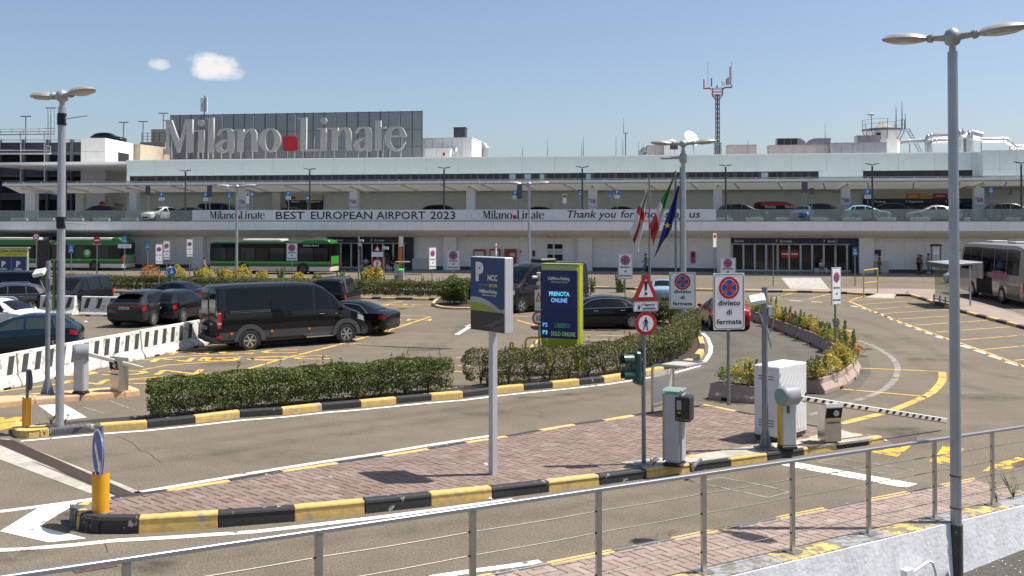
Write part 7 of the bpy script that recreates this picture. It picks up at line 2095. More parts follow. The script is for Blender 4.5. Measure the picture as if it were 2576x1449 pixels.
for (ins,m,y0,y1,rad) in ((-0.012,'sign_back',0.0,0.012,0.06),(0.0,'sign_red',-0.006,-0.0005,0.055),(0.068,'sign_white',-0.010,-0.0065,0.012)):
 b = MB(); b.prism(rounded(tri(x0,zl(756),tw,th,ins),rad),'xz',y0,y1); b.build('triangle_' + ('back','border','field')[('sign_back','sign_red','sign_white').index(m)],m,WS)
zt_ = zl(756)
b = MB(); b.prism([(x0 - 0.018,zt_ + 0.20),(x0 + 0.018,zt_ + 0.20),(x0 + 0.034,zt_ + 0.36),(x0 + 0.02,zt_ + 0.385),(x0 - 0.02,zt_ + 0.385),(x0 - 0.034,zt_ + 0.36)],'xz',-0.0135,-0.0105); b.build('exclamation_stroke','sign_black',WS)
b = MB(); b.disc(0.03,(x0,zt_ + 0.135),-0.0135,-0.0105,14); b.build('exclamation_dot','sign_black',WS)
pw_,ph_ = 66 * k_,zl(758) - zl(784); pz = (zl(758) + zl(784)) / 2
b = MB(); b.prism(rrect(pw_,ph_,0.03,x0,pz),'xz',0.0,0.01); b.build('plate_back','sign_back',WS)
b = MB(); b.prism(rrect(pw_ - 0.012,ph_ - 0.012,0.03,x0,pz),'xz',-0.005,-0.0005); b.build('plate','sign_white',WS)
me = outline_mesh([rrect(pw_ - 0.03,ph_ - 0.03,0.025,x0,pz),rrect(pw_ - 0.042,ph_ - 0.042,0.022,x0,pz)],'plate_border','sign_black',0.001); q = link('plate_border',me,WS); q.location = (0,-0.008,0); q.rotation_euler = (R(90),0,0)
text('sbarra in',0.062,'sign_black',WS,(x0 + 0.08,-0.008,pz + 0.012),0,0.001,0.002); text('movimento',0.062,'sign_black',WS,(x0 + 0.07,-0.008,pz - 0.058),0,0.001,0.002)
b = MB(); b.box(x0 - 0.17,x0 - 0.13,-0.009,-0.0065,pz - 0.055,pz + 0.02); b.build('barrier_symbol','sign_black',WS)
b = MB(); b.prism([(x0 - 0.14,pz),(x0 - 0.13,pz - 0.012),(x0 - 0.03,pz + 0.06),(x0 - 0.035,pz + 0.072)],'xz',-0.009,-0.0065); b.build('barrier_arm_symbol','sign_red',WS)
dz = (zl(785) + zl(843)) / 2; dr = (zl(785) - zl(843)) / 2
b = MB(); b.disc(dr + 0.006,(x0,dz),0.0,0.012,32); b.build('disc_back','sign_back',WS)
b = MB(); b.disc(dr,(x0,dz),-0.005,-0.0005,32); b.build('disc_border','sign_red',WS)
b = MB(); b.disc(dr * 0.70,(x0,dz),-0.0085,-0.0055,32); b.build('disc_field','sign_white',WS)
def walker(root,cx,cz,s_,y,m='sign_black'):
 b = MB(); b.disc(0.07 * s_,(cx - 0.01 * s_,cz + 0.42 * s_),y - 0.003,y,14)
 b.prism([(cx + a * s_,cz + c * s_) for a,c in ((-.08,.33),(.06,.33),(.18,.12),(.17,-.06),(.12,-.05),(.12,.1),(.07,.18),(.06,-.05),(.14,-.28),(.19,-.5),(.11,-.5),(.05,-.28),(-.01,-.1),(-.12,-.32),(-.18,-.5),(-.26,-.47),(-.18,-.26),(-.09,-.02),(-.1,.16),(-.17,.06),(-.22,-.06),(-.26,-.03),(-.2,.14))],'xz',y - 0.003,y)
 b.build('walker_symbol',m,root)
walker(WS,x0,dz,dr * 1.15,-0.009)
TL = thing('traffic_light','dark green two-lamp traffic signal hung on the warning sign pole','traffic light',(PT.x,PT.y,0),R(16))
mat('signal_green',(0.012,0.060,0.045),0.4,var=0.08)
zt1,zt2 = AT(1600,905,Yw).z,AT(1600,943,Yw).z
b = MB(); b.box(-0.22,-0.10,-0.11,0.13,zt2 - 0.17,zt1 + 0.17); b.build('housing','signal_green',TL,bevel=0.03)
for z in (zt1,zt2):
 T = Matrix.Translation((-0.22,0.01,z)) @ Matrix.Rotation(R(-90),4,'Y')
 vs = MB(T)
 rows = []
 for (d_,r_) in ((0.0,0.115),(0.10,0.118),(0.24,0.12)):
  rows.append([(r_ * math.sin(a) if False else r_ * math.cos(a + math.pi / 2) * 1.0,r_ * math.sin(a + math.pi / 2),d_ * (1.0 if k < 99 else 0)) for k,a in enumerate([R(-215 + 250 * j / 14 - 0) for j in range(15)])])
 vs.grid(rows); o = vs.build('visor','signal_green',TL)
 b = MB(T); b.lathe([(0.02,0.0),(0.10,-0.01),(0.118,-0.05),(0.10,-0.12),(0.04,-0.17)],n=16); b.build('lamp_body','signal_green',TL,smooth=50)
 b = MB(T); b.lathe([(0.02,0.02),(0.10,0.008)],n=16); b.build('lens','trim_black',TL)
b = MB(); b.tube([(-0.1,0.06,zt1 + 0.2),(0.0,0.05,zt1 + 0.2)],0.03,8); b.tube([(-0.1,0.06,zt2 - 0.17),(0.0,0.05,zt2 - 0.17)],0.03,8); b.box(-0.10,-0.07,0.0,0.1,zt2 - 0.2,zt1 + 0.22); b.build('bracket','signal_green',TL)
# hire-car parking totem
PS = G(1240,1196,KH)
mat('totem_grey',(0.50,0.51,0.53),0.4,metal=0.2,var=0.04); mat('totem_navy',(0.014,0.045,0.145),0.4,var=0.04); mat('totem_lime',(0.28,0.36,0.03),0.4,var=0.04); mat('totem_silver',(0.42,0.43,0.44),0.4,var=0.03); mat('totem_dark',(0.032,0.030,0.028),0.4,var=0.15,vs=6); mat('totem_wave',(0.085,0.08,0.07),0.4,var=0.1)
NC = thing('parking_sign','navy hire-car parking sign with a big white P on a square grey post','sign',(PS.x,PS.y,KH),R(-50))
ps0,ps1 = AT(1237,833,PS.y).z - KH,AT(1237,646,PS.y).z - KH
b = MB(); b.box(-0.062,0.062,-0.062,0.062,0.0,ps0 + 0.2); b.build('post','totem_grey',NC,bevel=0.008)
b = MB(); b.box(-0.15,0.15,-0.15,0.15,0.002,0.012); b.build('base_plate','steel',NC)
NWd = 1.04
b = MB(); b.box(-NWd / 2,NWd / 2,-0.14,0.07,ps0,ps1); b.build('cabinet','totem_grey',NC,bevel=0.012)
nh = ps1 - ps0
def npoly(pts,m,nm,y): 
 b = MB(); b.prism([(-NWd / 2 + 0.012 + u * (NWd - 0.024),ps0 + 0.012 + v * (nh - 0.024)) for u,v in pts],'xz',y - 0.002,y); b.build(nm,m,NC)
yf = -0.142
npoly([(0,0.30),(0,1),(1,1),(1,0.31)],'totem_navy','face_panel',yf)
npoly([(0,0),(0,0.265),(1,0.265),(1,0)],'totem_dark','face_foot',yf)
arc = [(0,0.45)] + [(t,0.45 + 0.02 * math.sin(t * 3.1) - 0.20 * t * t) for t in [k / 12 for k in range(1,13)]]
npoly([(0,0.27)] + arc + [(1,0.27)],'totem_silver','grey_hill',yf - 0.003)
arc = [(t * 0.82,0.375 + 0.015 * math.sin(t * 3.1) - 0.10 * t * t) for t in [k / 12 for k in range(13)]]
npoly([(0,0.27)] + arc + [(0.82,0.27)],'totem_lime','green_hill',yf - 0.006)
for q in ([(0.35,0.04),(0.55,0.10),(0.62,0.09),(0.78,0.17),(0.86,0.16),(1.0,0.22),(1.0,0.17),(0.88,0.12),(0.8,0.13),(0.66,0.05),(0.55,0.06)],[(0.55,0.01),(0.75,0.06),(1.0,0.11),(1.0,0.05),(0.8,0.01)]): npoly(q,'totem_wave','wave_print',yf - 0.003)
text('P',0.46,'text_white',NC,(-0.24,yf - 0.004,ps1 - 0.44),0,0.001,0.028,squeeze=0.95); text('NCC',0.15,'text_white',NC,(0.16,yf - 0.004,ps1 - 0.44),0,0.001,0.004,squeeze=0.9)
b = MB(); b.box(-0.28,0.02,yf - 0.005,yf - 0.003,ps1 - 0.535,ps1 - 0.528); b.build('rule','totem_silver',NC)
b = MB(); b.box(0.06,0.30,yf - 0.005,yf - 0.003,ps1 - 0.56,ps1 - 0.51); b.build('yellow_tag','sign_yellow',NC)
text('TELEPASS',0.038,'totem_navy',NC,(0.18,yf - 0.006,ps1 - 0.552)); text('ViaMilano.Parking',0.095,'text_white',NC,(0.02,yf - 0.004,ps1 - 0.68),0,0.001,0.002,squeeze=0.8); text('Official Airport Parking',0.045,'text_white',NC,(0.06,yf - 0.004,ps1 - 0.735))
# variable message totem
Yv = 33.3
pv = AT(1408,860,Yv)
VT = thing('information_totem','lime framed blue totem with lit parking messages behind the hedge','sign',(pv.x,Yv,0.1),R(-24))
mat('totem_frame',(0.34,0.38,0.012),0.45,var=0.06); mat('totem_pale',(0.42,0.46,0.20),0.5,var=0.05); mat('totem_screen',(0.008,0.020,0.115),0.35,var=0.15,vs=3)
mat('led_cyan',(0.05,0.3,0.5),0.5,var=0,emit=(0.18,0.72,1.0),es=0.6); mat('led_blue',(0.03,0.2,0.4),0.5,var=0,emit=(0.22,0.45,0.95),es=0.6); mat('led_green',(0.02,0.15,0.05),0.5,var=0,emit=(0.03,0.30,0.14),es=0.22); mat('led_lime',(0.1,0.2,0.05),0.5,var=0,emit=(0.22,0.42,0.20),es=0.35)
def vz(y): return AT(1408,y,Yv).z - 0.1
vw = 86 * Yv / F / math.cos(R(24)) + 0.06
b = MB(); b.box(-vw / 2,vw / 2,0.0,0.06,vz(878),vz(666)); b.box(-vw / 2 + 0.1,-vw / 2 + 0.2,0.06,0.3,0,vz(700)); b.build('frame','totem_frame',VT)
b = MB(); b.box(vw / 2 - 0.16,vw / 2 + 0.02,0.065,0.42,0.0,vz(665.5)); b.build('side_frame','totem_frame',VT,bevel=0.01)
b = MB(); b.box(-vw / 2 - 0.01,vw / 2 + 0.03,-0.05,0.44,vz(665),vz(663.5)); b.build('top_cap','totem_frame',VT)
b = MB(); b.box(-vw / 2 + 0.02,vw / 2 - 0.02,-0.05,-0.003,vz(680),vz(667)); b.build('head_strip','totem_pale',VT)
for (y0,y1) in ((681.5,724),(725.5,779),(781,850)):
 b = MB(); b.box(-vw / 2 + 0.005,vw / 2 - 0.005,-0.10,-0.003,vz(y1),vz(y0)); b.build('screen','totem_screen',VT,bevel=0.006)
b = MB(); b.box(-vw / 2 + 0.01,vw / 2 - 0.01,-0.06,-0.003,vz(862),vz(851)); b.build('foot_strip','totem_frame',VT)
text('I PARCHEGGI DEGLI AEROPORTI DI MILANO',0.055,'totem_lime',VT,(0,-0.063,vz(858.5)),0,0.001,0.001,squeeze=0.82)
text('ViaMilano.Parking',0.15,'text_white',VT,(0,-0.103,vz(704)),0,0.001,0.003,squeeze=0.72); text('Official Airport Parking',0.085,'text_white',VT,(0.02,-0.103,vz(711)),0,0.001,0.0,squeeze=0.72)
text('PRENOTA',0.20,'led_cyan',VT,(0.02,-0.103,vz(744)),0,0.001,0.003,squeeze=0.80); text('ONLINE',0.20,'led_blue',VT,(0.02,-0.103,vz(760)),0,0.001,0.003,squeeze=0.80)
text('P2',0.18,'led_blue',VT,(-vw / 2 + 0.17,-0.103,vz(822)),0,0.001,0.002); text('LIBERO',0.20,'led_green',VT,(0.13,-0.103,vz(823)),0,0.001,0.002,squeeze=0.85)
text('P3',0.18,'led_cyan',VT,(-vw / 2 + 0.17,-0.103,vz(841)),0,0.001,0.002); text('SOLO ONLINE',0.20,'led_lime',VT,(0.16,-0.103,vz(844)),0,0.001,0.001,squeeze=0.66)
# small pole with triangle, speed limit and camera
Ys = 34.5
pp = AT(1355,870,Ys)
SP = thing('speed_sign','slim pole with a small warning plate, speed limit ten and white camera','sign',(pp.x,Ys,0.1),R(10))
def sz(y): return AT(1355,y,Ys).z - 0.1
b = MB(); b.cyl((0.03,0.05,0),(0.03,0.05,sz(690)),0.04,n=10); b.build('pole','pole_galv',SP)
b = MB(); b.prism(rrect(0.27,sz(729) - sz(781),0.02,0,(sz(729) + sz(781)) / 2),'xz',-0.01,0.005); b.build('plate','sign_white',SP)
b = MB(); b.prism(rounded([(-0.11,sz(758)),(0.11,sz(758)),(0,sz(734))],0.02),'xz',-0.014,-0.011); b.build('triangle_border','sign_red',SP)
b = MB(); b.prism([(-0.065,sz(756)),(0.065,sz(756)),(0,sz(741))],'xz',-0.017,-0.0145); b.build('triangle_field','sign_white',SP)
text('!',0.11,'sign_black',SP,(0,-0.018,sz(755.5)),0,0.001,0.003); text('in transito',0.055,'sign_black',SP,(0.04,-0.0125,sz(775)))
z10 = (sz(783) + sz(817)) / 2; r10 = (sz(783) - sz(817)) / 2
b = MB(); b.disc(r10,(0,z10),-0.01,0.005,28); b.build('limit_ring','sign_red',SP)
b = MB(); b.disc(r10 * 0.76,(0,z10),-0.0135,-0.0105,28); b.build('limit_field','sign_white',SP)
text('10',r10 * 1.15,'sign_black',SP,(0,-0.0145,z10 - r10 * 0.40),0,0.001,0.006,squeeze=0.85)
b = MB(); b.cyl((0.0,0,sz(697)),(-0.24,-0.12,sz(693) - 0.05),0.05,n=12); b.box(-0.06,0.07,-0.08,0.06,sz(695),sz(685)); b.build('camera','hvac_white',SP,bevel=0.01)
b = MB(); b.box(-0.07,0.06,-0.03,0.02,sz(718),sz(709)); b.build('junction_box','hvac_white',SP)
# yellow hoop rails by the totem
mat('hoop_yellow',(0.62,0.42,0.02),0.45,var=0.08)
for i,(pts,lab) in enumerate((([(1283,905),(1283,866),(1286,861),(1290,862),(1292,905)],'short yellow guard hoop at the hedge end beside the square post'),([(1322,905),(1322,858),(1326,851),(1336,849),(1368,849)],'yellow guard rail leaning towards the lime totem'))):
 p0 = AT(pts[0][0],pts[0][1],33.6)
 root = thing('guard_hoop',lab,'guard rail',(p0.x,33.6,0.0),0,'yellow guard rails')
 b = MB(); b.tube([(AT(x,y,33.6).x - p0.x,0,max(0.0,AT(x,y,33.6).z) if k else 0.0) for k,(x,y) in enumerate(pts)],0.035,8); b.build('tube','hoop_yellow',root,smooth=60)
YF = thing('guard_hoop','tall yellow barrier frame with a middle bar on the far kerb','guard rail',(G(2173,747).x,G(2173,747).y,0),0,'yellow guard rails')
q0,q1 = G(2173,747),G(2208,736,0.15); hgt = 1.75
v = q1 - q0; v.z = 0.15
b = MB(); b.tube([(0,0,0),(0,0,hgt),(v.x,v.y,hgt + 0.02),(v.x,v.y,0.14)],0.045,8); b.build('tube','hoop_yellow',YF)
b = MB(); b.tube([(0,0,hgt * 0.52),(v.x,v.y,hgt * 0.52)],0.035,8); b.build('middle_bar','hoop_yellow',YF)
# ---------------------------------------------------------------- gate equipment on the brick island
mat('gate_grey',(0.42,0.43,0.45),0.45,metal=0.2,var=0.05,vs=3); mat('gate_head',(0.24,0.25,0.27),0.45,var=0.08,vs=6); mat('gate_yellow',(0.66,0.40,0.01),0.4,var=0.04); mat('led_signal',(0.02,0.2,0.04),0.4,var=0,emit=(0.05,1.0,0.15),es=0.9)
mat('arm_white',(0.62,0.62,0.56),0.5,var=0.06); mat('arm_cream',(0.52,0.50,0.40),0.5,var=0.08)
def gate(label,base,z0,Hc,rh,wpost,arm_vec,armL,stripes,rz,labelm,am='arm_white',led=True):
 root = thing('barrier_gate',label,'barrier gate',(base.x,base.y,z0),rz,'lifting barrier gates')
 b = MB(); b.box(-wpost / 2,wpost / 2,-0.11,0.13,0.07,Hc - rh * 0.55); b.build('post','gate_grey',root,bevel=0.03)
 b = MB(); b.box(-wpost / 2 - 0.01,wpost / 2 + 0.01,-0.12,0.14,0.0,0.068); b.build('foot','trim_black',root,bevel=0.01)
 if led:
  b = MB(); b.box(-wpost / 2 - 0.012,-wpost / 2 - 0.002,-0.10,0.11,0.08,Hc - rh * 0.8); b.build('yellow_edge','gate_yellow',root)
 ax = Vector((arm_vec[0],arm_vec[1],0)).normalized()
 u = MB(Matrix.Translation((0,0,Hc)) @ Matrix.Rotation(math.atan2(ax.y,ax.x) - rz,4,'Z'))
 u.lathe([(rh * 0.80,-0.20),(rh * 0.97,-0.16),(rh,-0.1),(rh,0.20)],n=26,axis='x'); u.build('drum','gate_head',root,smooth=40)
 if led:
  u = MB(Matrix.Translation((0,0,Hc)) @ Matrix.Rotation(math.atan2(ax.y,ax.x) - rz,4,'Z'))
  for i in range(-4,5):
   for j in range(-4,5):
    if i * i + j * j < 17: u.box(-0.204,-0.201,i * 0.034 - 0.007 + (j % 2) * 0.017,i * 0.034 + 0.007 + (j % 2) * 0.017,j * 0.034 - 0.007,j * 0.034 + 0.007)
  u.build('signal_dots',mat('led_dim',(0.02,0.10,0.05),0.4,var=0,emit=(0.05,0.6,0.25),es=0.22),root)
  b = MB(); b.box(-0.06,0.0,-0.125,-0.11,Hc - rh - 0.13,Hc - rh + 0.02); b.build('lock_plate','rust_iron',root)
 T = Matrix.Translation((0,0,Hc)) @ Matrix.Rotation(math.atan2(ax.y,ax.x) - rz,4,'Z') @ Matrix.Rotation(-arm_vec[2],4,'Y')
 u = MB(T); u.box(0.18,armL,-0.03,0.03,-0.055,0.055); a_ = u.build('arm',am,root,bevel=0.012)
 if stripes:
  n = 21
  for k in range(n):
   if k == 10: continue
   x = 0.30 + (armL - 0.45) * k / n
   u = MB(T)
   for yy in (-0.0325,0.0325): u.add([(x,yy,-0.035),(x + 0.10,yy,-0.035),(x + 0.15,yy,0.035),(x + 0.05,yy,0.035)],[(0,1,2,3)])
   u.build('arm_stripe','sign_black',a_)
  u = MB(T); u.box(0.25,armL,-0.018,0.018,-0.068,-0.057); u.build('arm_edge','sign_red',a_)
 return root
gb_ = G(1981,1128,KH)
hub = AT(1992,996,gb_.y)
tip = AT(2381,1058,24.3)
av = tip - Vector((gb_.x,gb_.y,hub.z))
gate('gate with a striped closed arm and green signal dots on the brick island',gb_,KH,hub.z - KH,0.215,0.33,(av.x,av.y,math.atan2(av.z,math.hypot(av.x,av.y))),av.length,True,R(10),'')
gl_ = G(203,990,0.17)
hub = AT(212,886,gl_.y)
av = AT(359,927,gl_.y + 0.6) - Vector((gl_.x,gl_.y,hub.z))
gate('gate with a plain cream arm on the orange kerb at left',gl_,0.17,hub.z - 0.17,0.235,0.37,(av.x,av.y,math.atan2(av.z,math.hypot(av.x,av.y))),av.length,False,R(-20),'','arm_cream',False)
def camera_box(label,base,z0,rz,H=0.84):
 root = thing('plate_camera',label,'camera',(base.x,base.y,z0),rz,'number plate cameras')
 b = MB(); b.prism([(-0.17,0),(0.15,0),(0.15,H * 0.95),(-0.19,H),(-0.24,H * 0.90),(-0.17,H * 0.58)],'yz',-0.2,0.2); b.build('housing','stainless',root,bevel=0.008)
 def fp(f): return (-0.17 - 0.07 * (f - 0.58) / 0.32,H * f)
 (ya,za),(yb,zb2) = fp(0.62),fp(0.88)
 b = MB(); b.hexa([(-0.185,ya - 0.006,za),(0.185,ya - 0.006,za),(0.185,ya + 0.03,za),(-0.185,ya + 0.03,za)],[(-0.185,yb - 0.006,zb2),(0.185,yb - 0.006,zb2),(0.185,yb + 0.03,zb2),(-0.185,yb + 0.03,zb2)]); b.build('dark_window','car_glass',root)
 b = MB(); b.lathe([(0.07,-0.012),(0.07,0.0),(0.045,0.0),(0.045,-0.006)],(0.05,(ya + yb) / 2 - 0.01,(za + zb2) / 2),8,'y'); b.build('lens_ring','totem_silver',root)
 text('LOGIPLATE',0.06,'text_black',root,(0,-0.177,H * 0.47),0,0.001,0.001)
 return root
camera_box('stainless number plate camera box under the striped arm',G(2086,1108,KH),KH + 0.006,R(12))
camera_box('stainless number plate camera box under the cream arm at left',G(301,982,0.17),0.17,R(-32),0.98)
# white cabinet with embossed waves
cb = G(1972,1108,KH)
cc0,cc1 = G(1960,1112,KH),G(2030,1091,KH)
CB = thing('cabinet','tall white equipment cabinet with rippled doors behind the gate','cabinet',(cc0.x,cc0.y,KH),math.atan2(cc1.y - cc0.y,cc1.x - cc0.x))
mat('cabinet_white',(0.66,0.66,0.67),0.45,var=0.02)
cw = (cc1 - cc0).length; cd = 0.62
chh = AT(1960,924,cc0.y).z - KH
b = MB(); b.box(0.02,cw - 0.02,0.02,cd,0.0,0.08); b.build('plinth','trim_grey',CB)
b = MB(); b.box(0,cw,0,cd,0.08,chh); b.build('casing','cabinet_white',CB,bevel=0.02)
rows = []
for i in range(60):
 z = 0.16 + (chh - 0.26) * i / 59
 row = []
 for j in range(50):
  x = 0.05 + (cw - 0.10) * j / 49
  ph = 16 * ((x / cw) * 2.4 + 0.6 * math.sin(2.4 * z + 1.2 * x / cw)) + 2 * z
  row.append((x,-0.006 - 0.006 * math.sin(ph * 1.6),z))
 rows.append(row)
b = MB(); b.grid(rows); b.build('rippled_door','cabinet_white',CB,smooth=60)
b = MB(); b.box(-0.006,-0.001,0.04,cd - 0.04,0.14,chh - 0.06); b.build('side_panel','cabinet_white',CB,bevel=0.002)
for z in (0.3,0.36,0.42,chh - 0.3,chh - 0.24):
 b = MB(); b.box(-0.010,-0.007,0.12,cd - 0.12,z,z + 0.02); b.build('vent_slot','trim_grey',CB)
b = MB(); b.box(cw - 0.10,cw - 0.06,-0.035,-0.014,chh * 0.48,chh * 0.58); b.build('lock','trim_grey',CB,bevel=0.004)
# ticket machine
tb = G(1697,1170,KH)
TM = thing('ticket_machine','grey ticket column with a black panel and green light strip','ticket machine',(tb.x,tb.y,KH + 0.006),R(-24))
th_ = AT(1700,980,tb.y).z - KH
mat('tm_dark',(0.022,0.023,0.025),0.4,var=0.08); mat('tm_lime',(0.42,0.52,0.02),0.4,var=0)
b = MB(); b.box(-0.19,0.19,-0.19,0.19,0.07,th_ * 0.985); b.build('column','gate_grey',TM,bevel=0.05,seg=2)
b = MB(); b.box(-0.195,0.195,-0.195,0.195,0.0,0.068); b.build('foot','trim_black',TM,bevel=0.03)
b = MB(); b.box(-0.202,-0.194,-0.15,0.16,0.08,th_ * 0.94); b.build('yellow_edge','gate_yellow',TM)
b = MB(); b.box(-0.20,0.20,-0.20,0.20,th_ * 0.987,th_ * 1.01); b.build('cap','gate_head',TM,bevel=0.01)
b = MB()
for k in range(11): b.box(-0.17 + k * 0.031,-0.152 + k * 0.031,-0.207,-0.201,th_ * 0.992,th_ * 1.004)
for k in range(5): b.box(-0.207,-0.201,-0.16 + k * 0.031,-0.142 + k * 0.031,th_ * 0.992,th_ * 1.004)
b.build('light_strip','led_signal',TM)
b = MB(); b.box(0.05,0.36,-0.20,0.14,th_ * 0.60,th_ * 0.93); b.build('reader_panel','tm_dark',TM,bevel=0.02)
b = MB(); b.box(0.10,0.19,-0.206,-0.201,th_ * 0.76,th_ * 0.88); b.build('display','hvac_pink',TM)
for (z,w2,h2,m) in ((0.72,0.06,0.02,'tm_lime'),(0.68,0.08,0.03,'black_void'),(0.64,0.10,0.035,'tm_lime'),(0.64,0.088,0.029,'tm_dark')):
 b = MB(); b.box(0.145 - w2 / 2,0.145 + w2 / 2,-0.2065 - (0.002 if m == 'tm_dark' else 0),-0.2005,th_ * z - h2 / 2 * 1.3,th_ * z + h2 / 2 * 1.3); b.build('reader_slot',m,TM)
text('telepass',0.035,'tm_lime',TM,(0.29,-0.203,th_ * 0.625))
for sg in (-1,1):
 b = MB(); b.tube([(sg * 0.42 + 0.02,0.35,0.07),(sg * 0.42 + 0.02,-0.32,0.07)],0.035,10); b.cyl((sg * 0.42 + 0.02,-0.3,0.0),(sg * 0.42 + 0.02,-0.3,0.14),0.02,n=8); b.build('bump_rail','stainless',TM)
# shelter frame over the machine
sb0 = G(1641,1035,KH)
SF = thing('ticket_shelter','bent tube shelter with a milky panel behind the ticket machine','shelter',(sb0.x,sb0.y,KH),R(50))
sh_ = AT(1641,917,sb0.y).z - KH
opal('milky',(0.70,0.69,0.62),0.5)
mat('shelter_tube',(0.50,0.48,0.45),0.3,metal=0.85,var=0.08)
for x in (0.0,1.02):
 b = MB(); b.tube([(x,0,0),(x,0,sh_ - 0.15),(x,-0.03,sh_ - 0.04),(x,-0.14,sh_),(x,-0.95,sh_ + 0.02)],0.035,10); b.build('bent_tube','shelter_tube',SF,smooth=60)
b = MB(); b.tube([(0,-0.95,sh_ + 0.02),(1.02,-0.95,sh_ + 0.02)],0.035,10); b.build('front_tube','shelter_tube',SF)
b = MB(); b.tube([(0,0,0.12),(1.02,0,0.12)],0.03,8); b.build('foot_tube','shelter_tube',SF)
b = MB(); b.poly([(0.05,0,0.2),(0.97,0,0.2),(0.97,0,sh_ - 0.2),(0.05,0,sh_ - 0.2)]); b.build('back_panel','milky',SF)
b = MB(); b.poly([(0.04,-0.92,sh_),(0.98,-0.92,sh_),(0.98,-0.12,sh_),(0.04,-0.12,sh_)]); b.build('roof_panel','milky',SF)
# floodlight poles
def flood(label,base,z0,H,rz,box_y,wire=True):
 root = thing('floodlight_pole',label,'light pole',(base.x,base.y,z0),rz,'floodlight poles')
 b = MB(); b.cyl((0,0,0),(0,0,H),0.068,0.062,14); b.build('pole','pole_galv',root)
 b = MB(); b.box(-0.2,0.2,-0.2,0.2,0.0,0.02); b.build('base_plate','pole_galv',root)
 for k in range(4):
  a = k * math.pi / 2 + 0.5
  b = MB(Matrix.Rotation(a,4,'Z')); b.prism([(0.05,0.021),(0.18,0.021),(0.065,0.45)],'xz',-0.008,0.008); b.build('gusset','pole_galv',root)
 T = Matrix.Translation((-0.2,-0.12,box_y)) @ Matrix.Rotation(R(38),4,'X') @ Matrix.Rotation(R(-14),4,'Y')
 b = MB(T); b.box(-0.16,0.18,-0.13,0.13,-0.05,0.05); b.build('lamp_box','hvac_white',root,bevel=0.02)
 b = MB(T); b.box(-0.14,0.16,-0.11,0.11,-0.057,-0.051); b.build('lamp_glass','totem_silver',root)
 b = MB(); b.tube([(-0.1,-0.1,box_y),(-0.02,0,box_y - 0.02)],0.03,8); b.box(0.07,0.15,-0.06,0.06,box_y - 0.35,box_y - 0.15); b.build('bracket','hvac_white',root)
 if wire:
  b = MB(); b.tube([(0.1,-0.05,box_y - 0.05),(0.2,-0.07,box_y - 0.15),(0.16,-0.07,box_y - 0.55),(0.05,-0.08,box_y - 0.8),(0.12,-0.08,box_y - 1.05)],0.011,5); b.tube([(-0.18,-0.1,box_y - 0.2),(0.02,-0.09,box_y - 0.65),(0.14,-0.09,box_y - 1.0)],0.010,5); b.build('loose_cable',mat('cable_green',(0.25,0.38,0.34),0.6,var=0.3),root)
 return root
fb = G(1925,1127,KH)
flood('grey pole with a white lamp box between the cabinet and the gate',fb,KH,AT(1927,722,fb.y).z - KH,R(0),AT(1927,752,fb.y).z - KH)
fb = G(119,992,0.17)
flood('grey pole with a tilted lamp box and hanging green cables at left',fb,0.17,AT(119,656,fb.y).z - 0.17,R(0),AT(119,685,fb.y).z - 0.17)
# keep-side discs with reflective bollards
def keep_disc(label,base,z0,rz,H,r,hb_,rb_):
 root = thing('keep_side_sign',label,'sign',(base.x,base.y,z0),0,'bollards with round arrow signs')
 T = Matrix.Rotation(rz,4,'Z')
 b = MB(); b.cyl((0,0.0,0),(0,0.0,H),0.036,n=12); b.build('pole','pole_galv',root)
 zc = H - r - 0.05 if r > 0.3 else H - r
 b = MB(T); b.disc(r,(0,zc),-0.062,-0.05,30); b.build('disc','sign_blue',root)
 b = MB(T); b.disc(r,(0,zc),-0.0495,-0.044,30); b.build('disc_back','sign_back',root)
 b = MB(T); b.ring(r * 0.92,r,(0,zc),-0.0635,-0.0622,30); b.build('disc_rim','sign_white',root)
 b = MB(T); b.prism([(u * r * 3.2,zc + v * r * 3.2) for u,v in [(0.19,-0.06),(0.19,-0.24),(0.01,-0.24),(0.06,-0.18),(-0.16,0.06),(-0.10,0.13),(0.13,-0.12)]],'xz',-0.0655,-0.0625); b.build('arrow','sign_white',root)
 rows = [[(rb_ * math.cos(a),rb_ * math.sin(a) - 0.02,z) for a in [R(-205 + 230 * k / 14) for k in range(15)]] for z in (0.02,hb_)]
 b = MB(); b.grid(rows); b.grid([[(p[0] * 0.96,p[1] * 0.96,p[2]) for p in r_] for r_ in rows]); b.build('reflective_bollard',mat('bollard_orange',(0.72,0.33,0.01),0.35,var=0.05,coat=0.3),root,smooth=50)
 return root
keep_disc('keep-side arrow disc with an orange bollard on the nose of the brick island',G(254,1290,KH + .05),KH + .05,R(-55),1.42,0.385,0.66,0.135)
keep_disc('keep-side disc seen from behind with an orange bollard by the left kerb nose',G(68,1072,KH),KH,R(128),1.33,0.25,0.68,0.10)
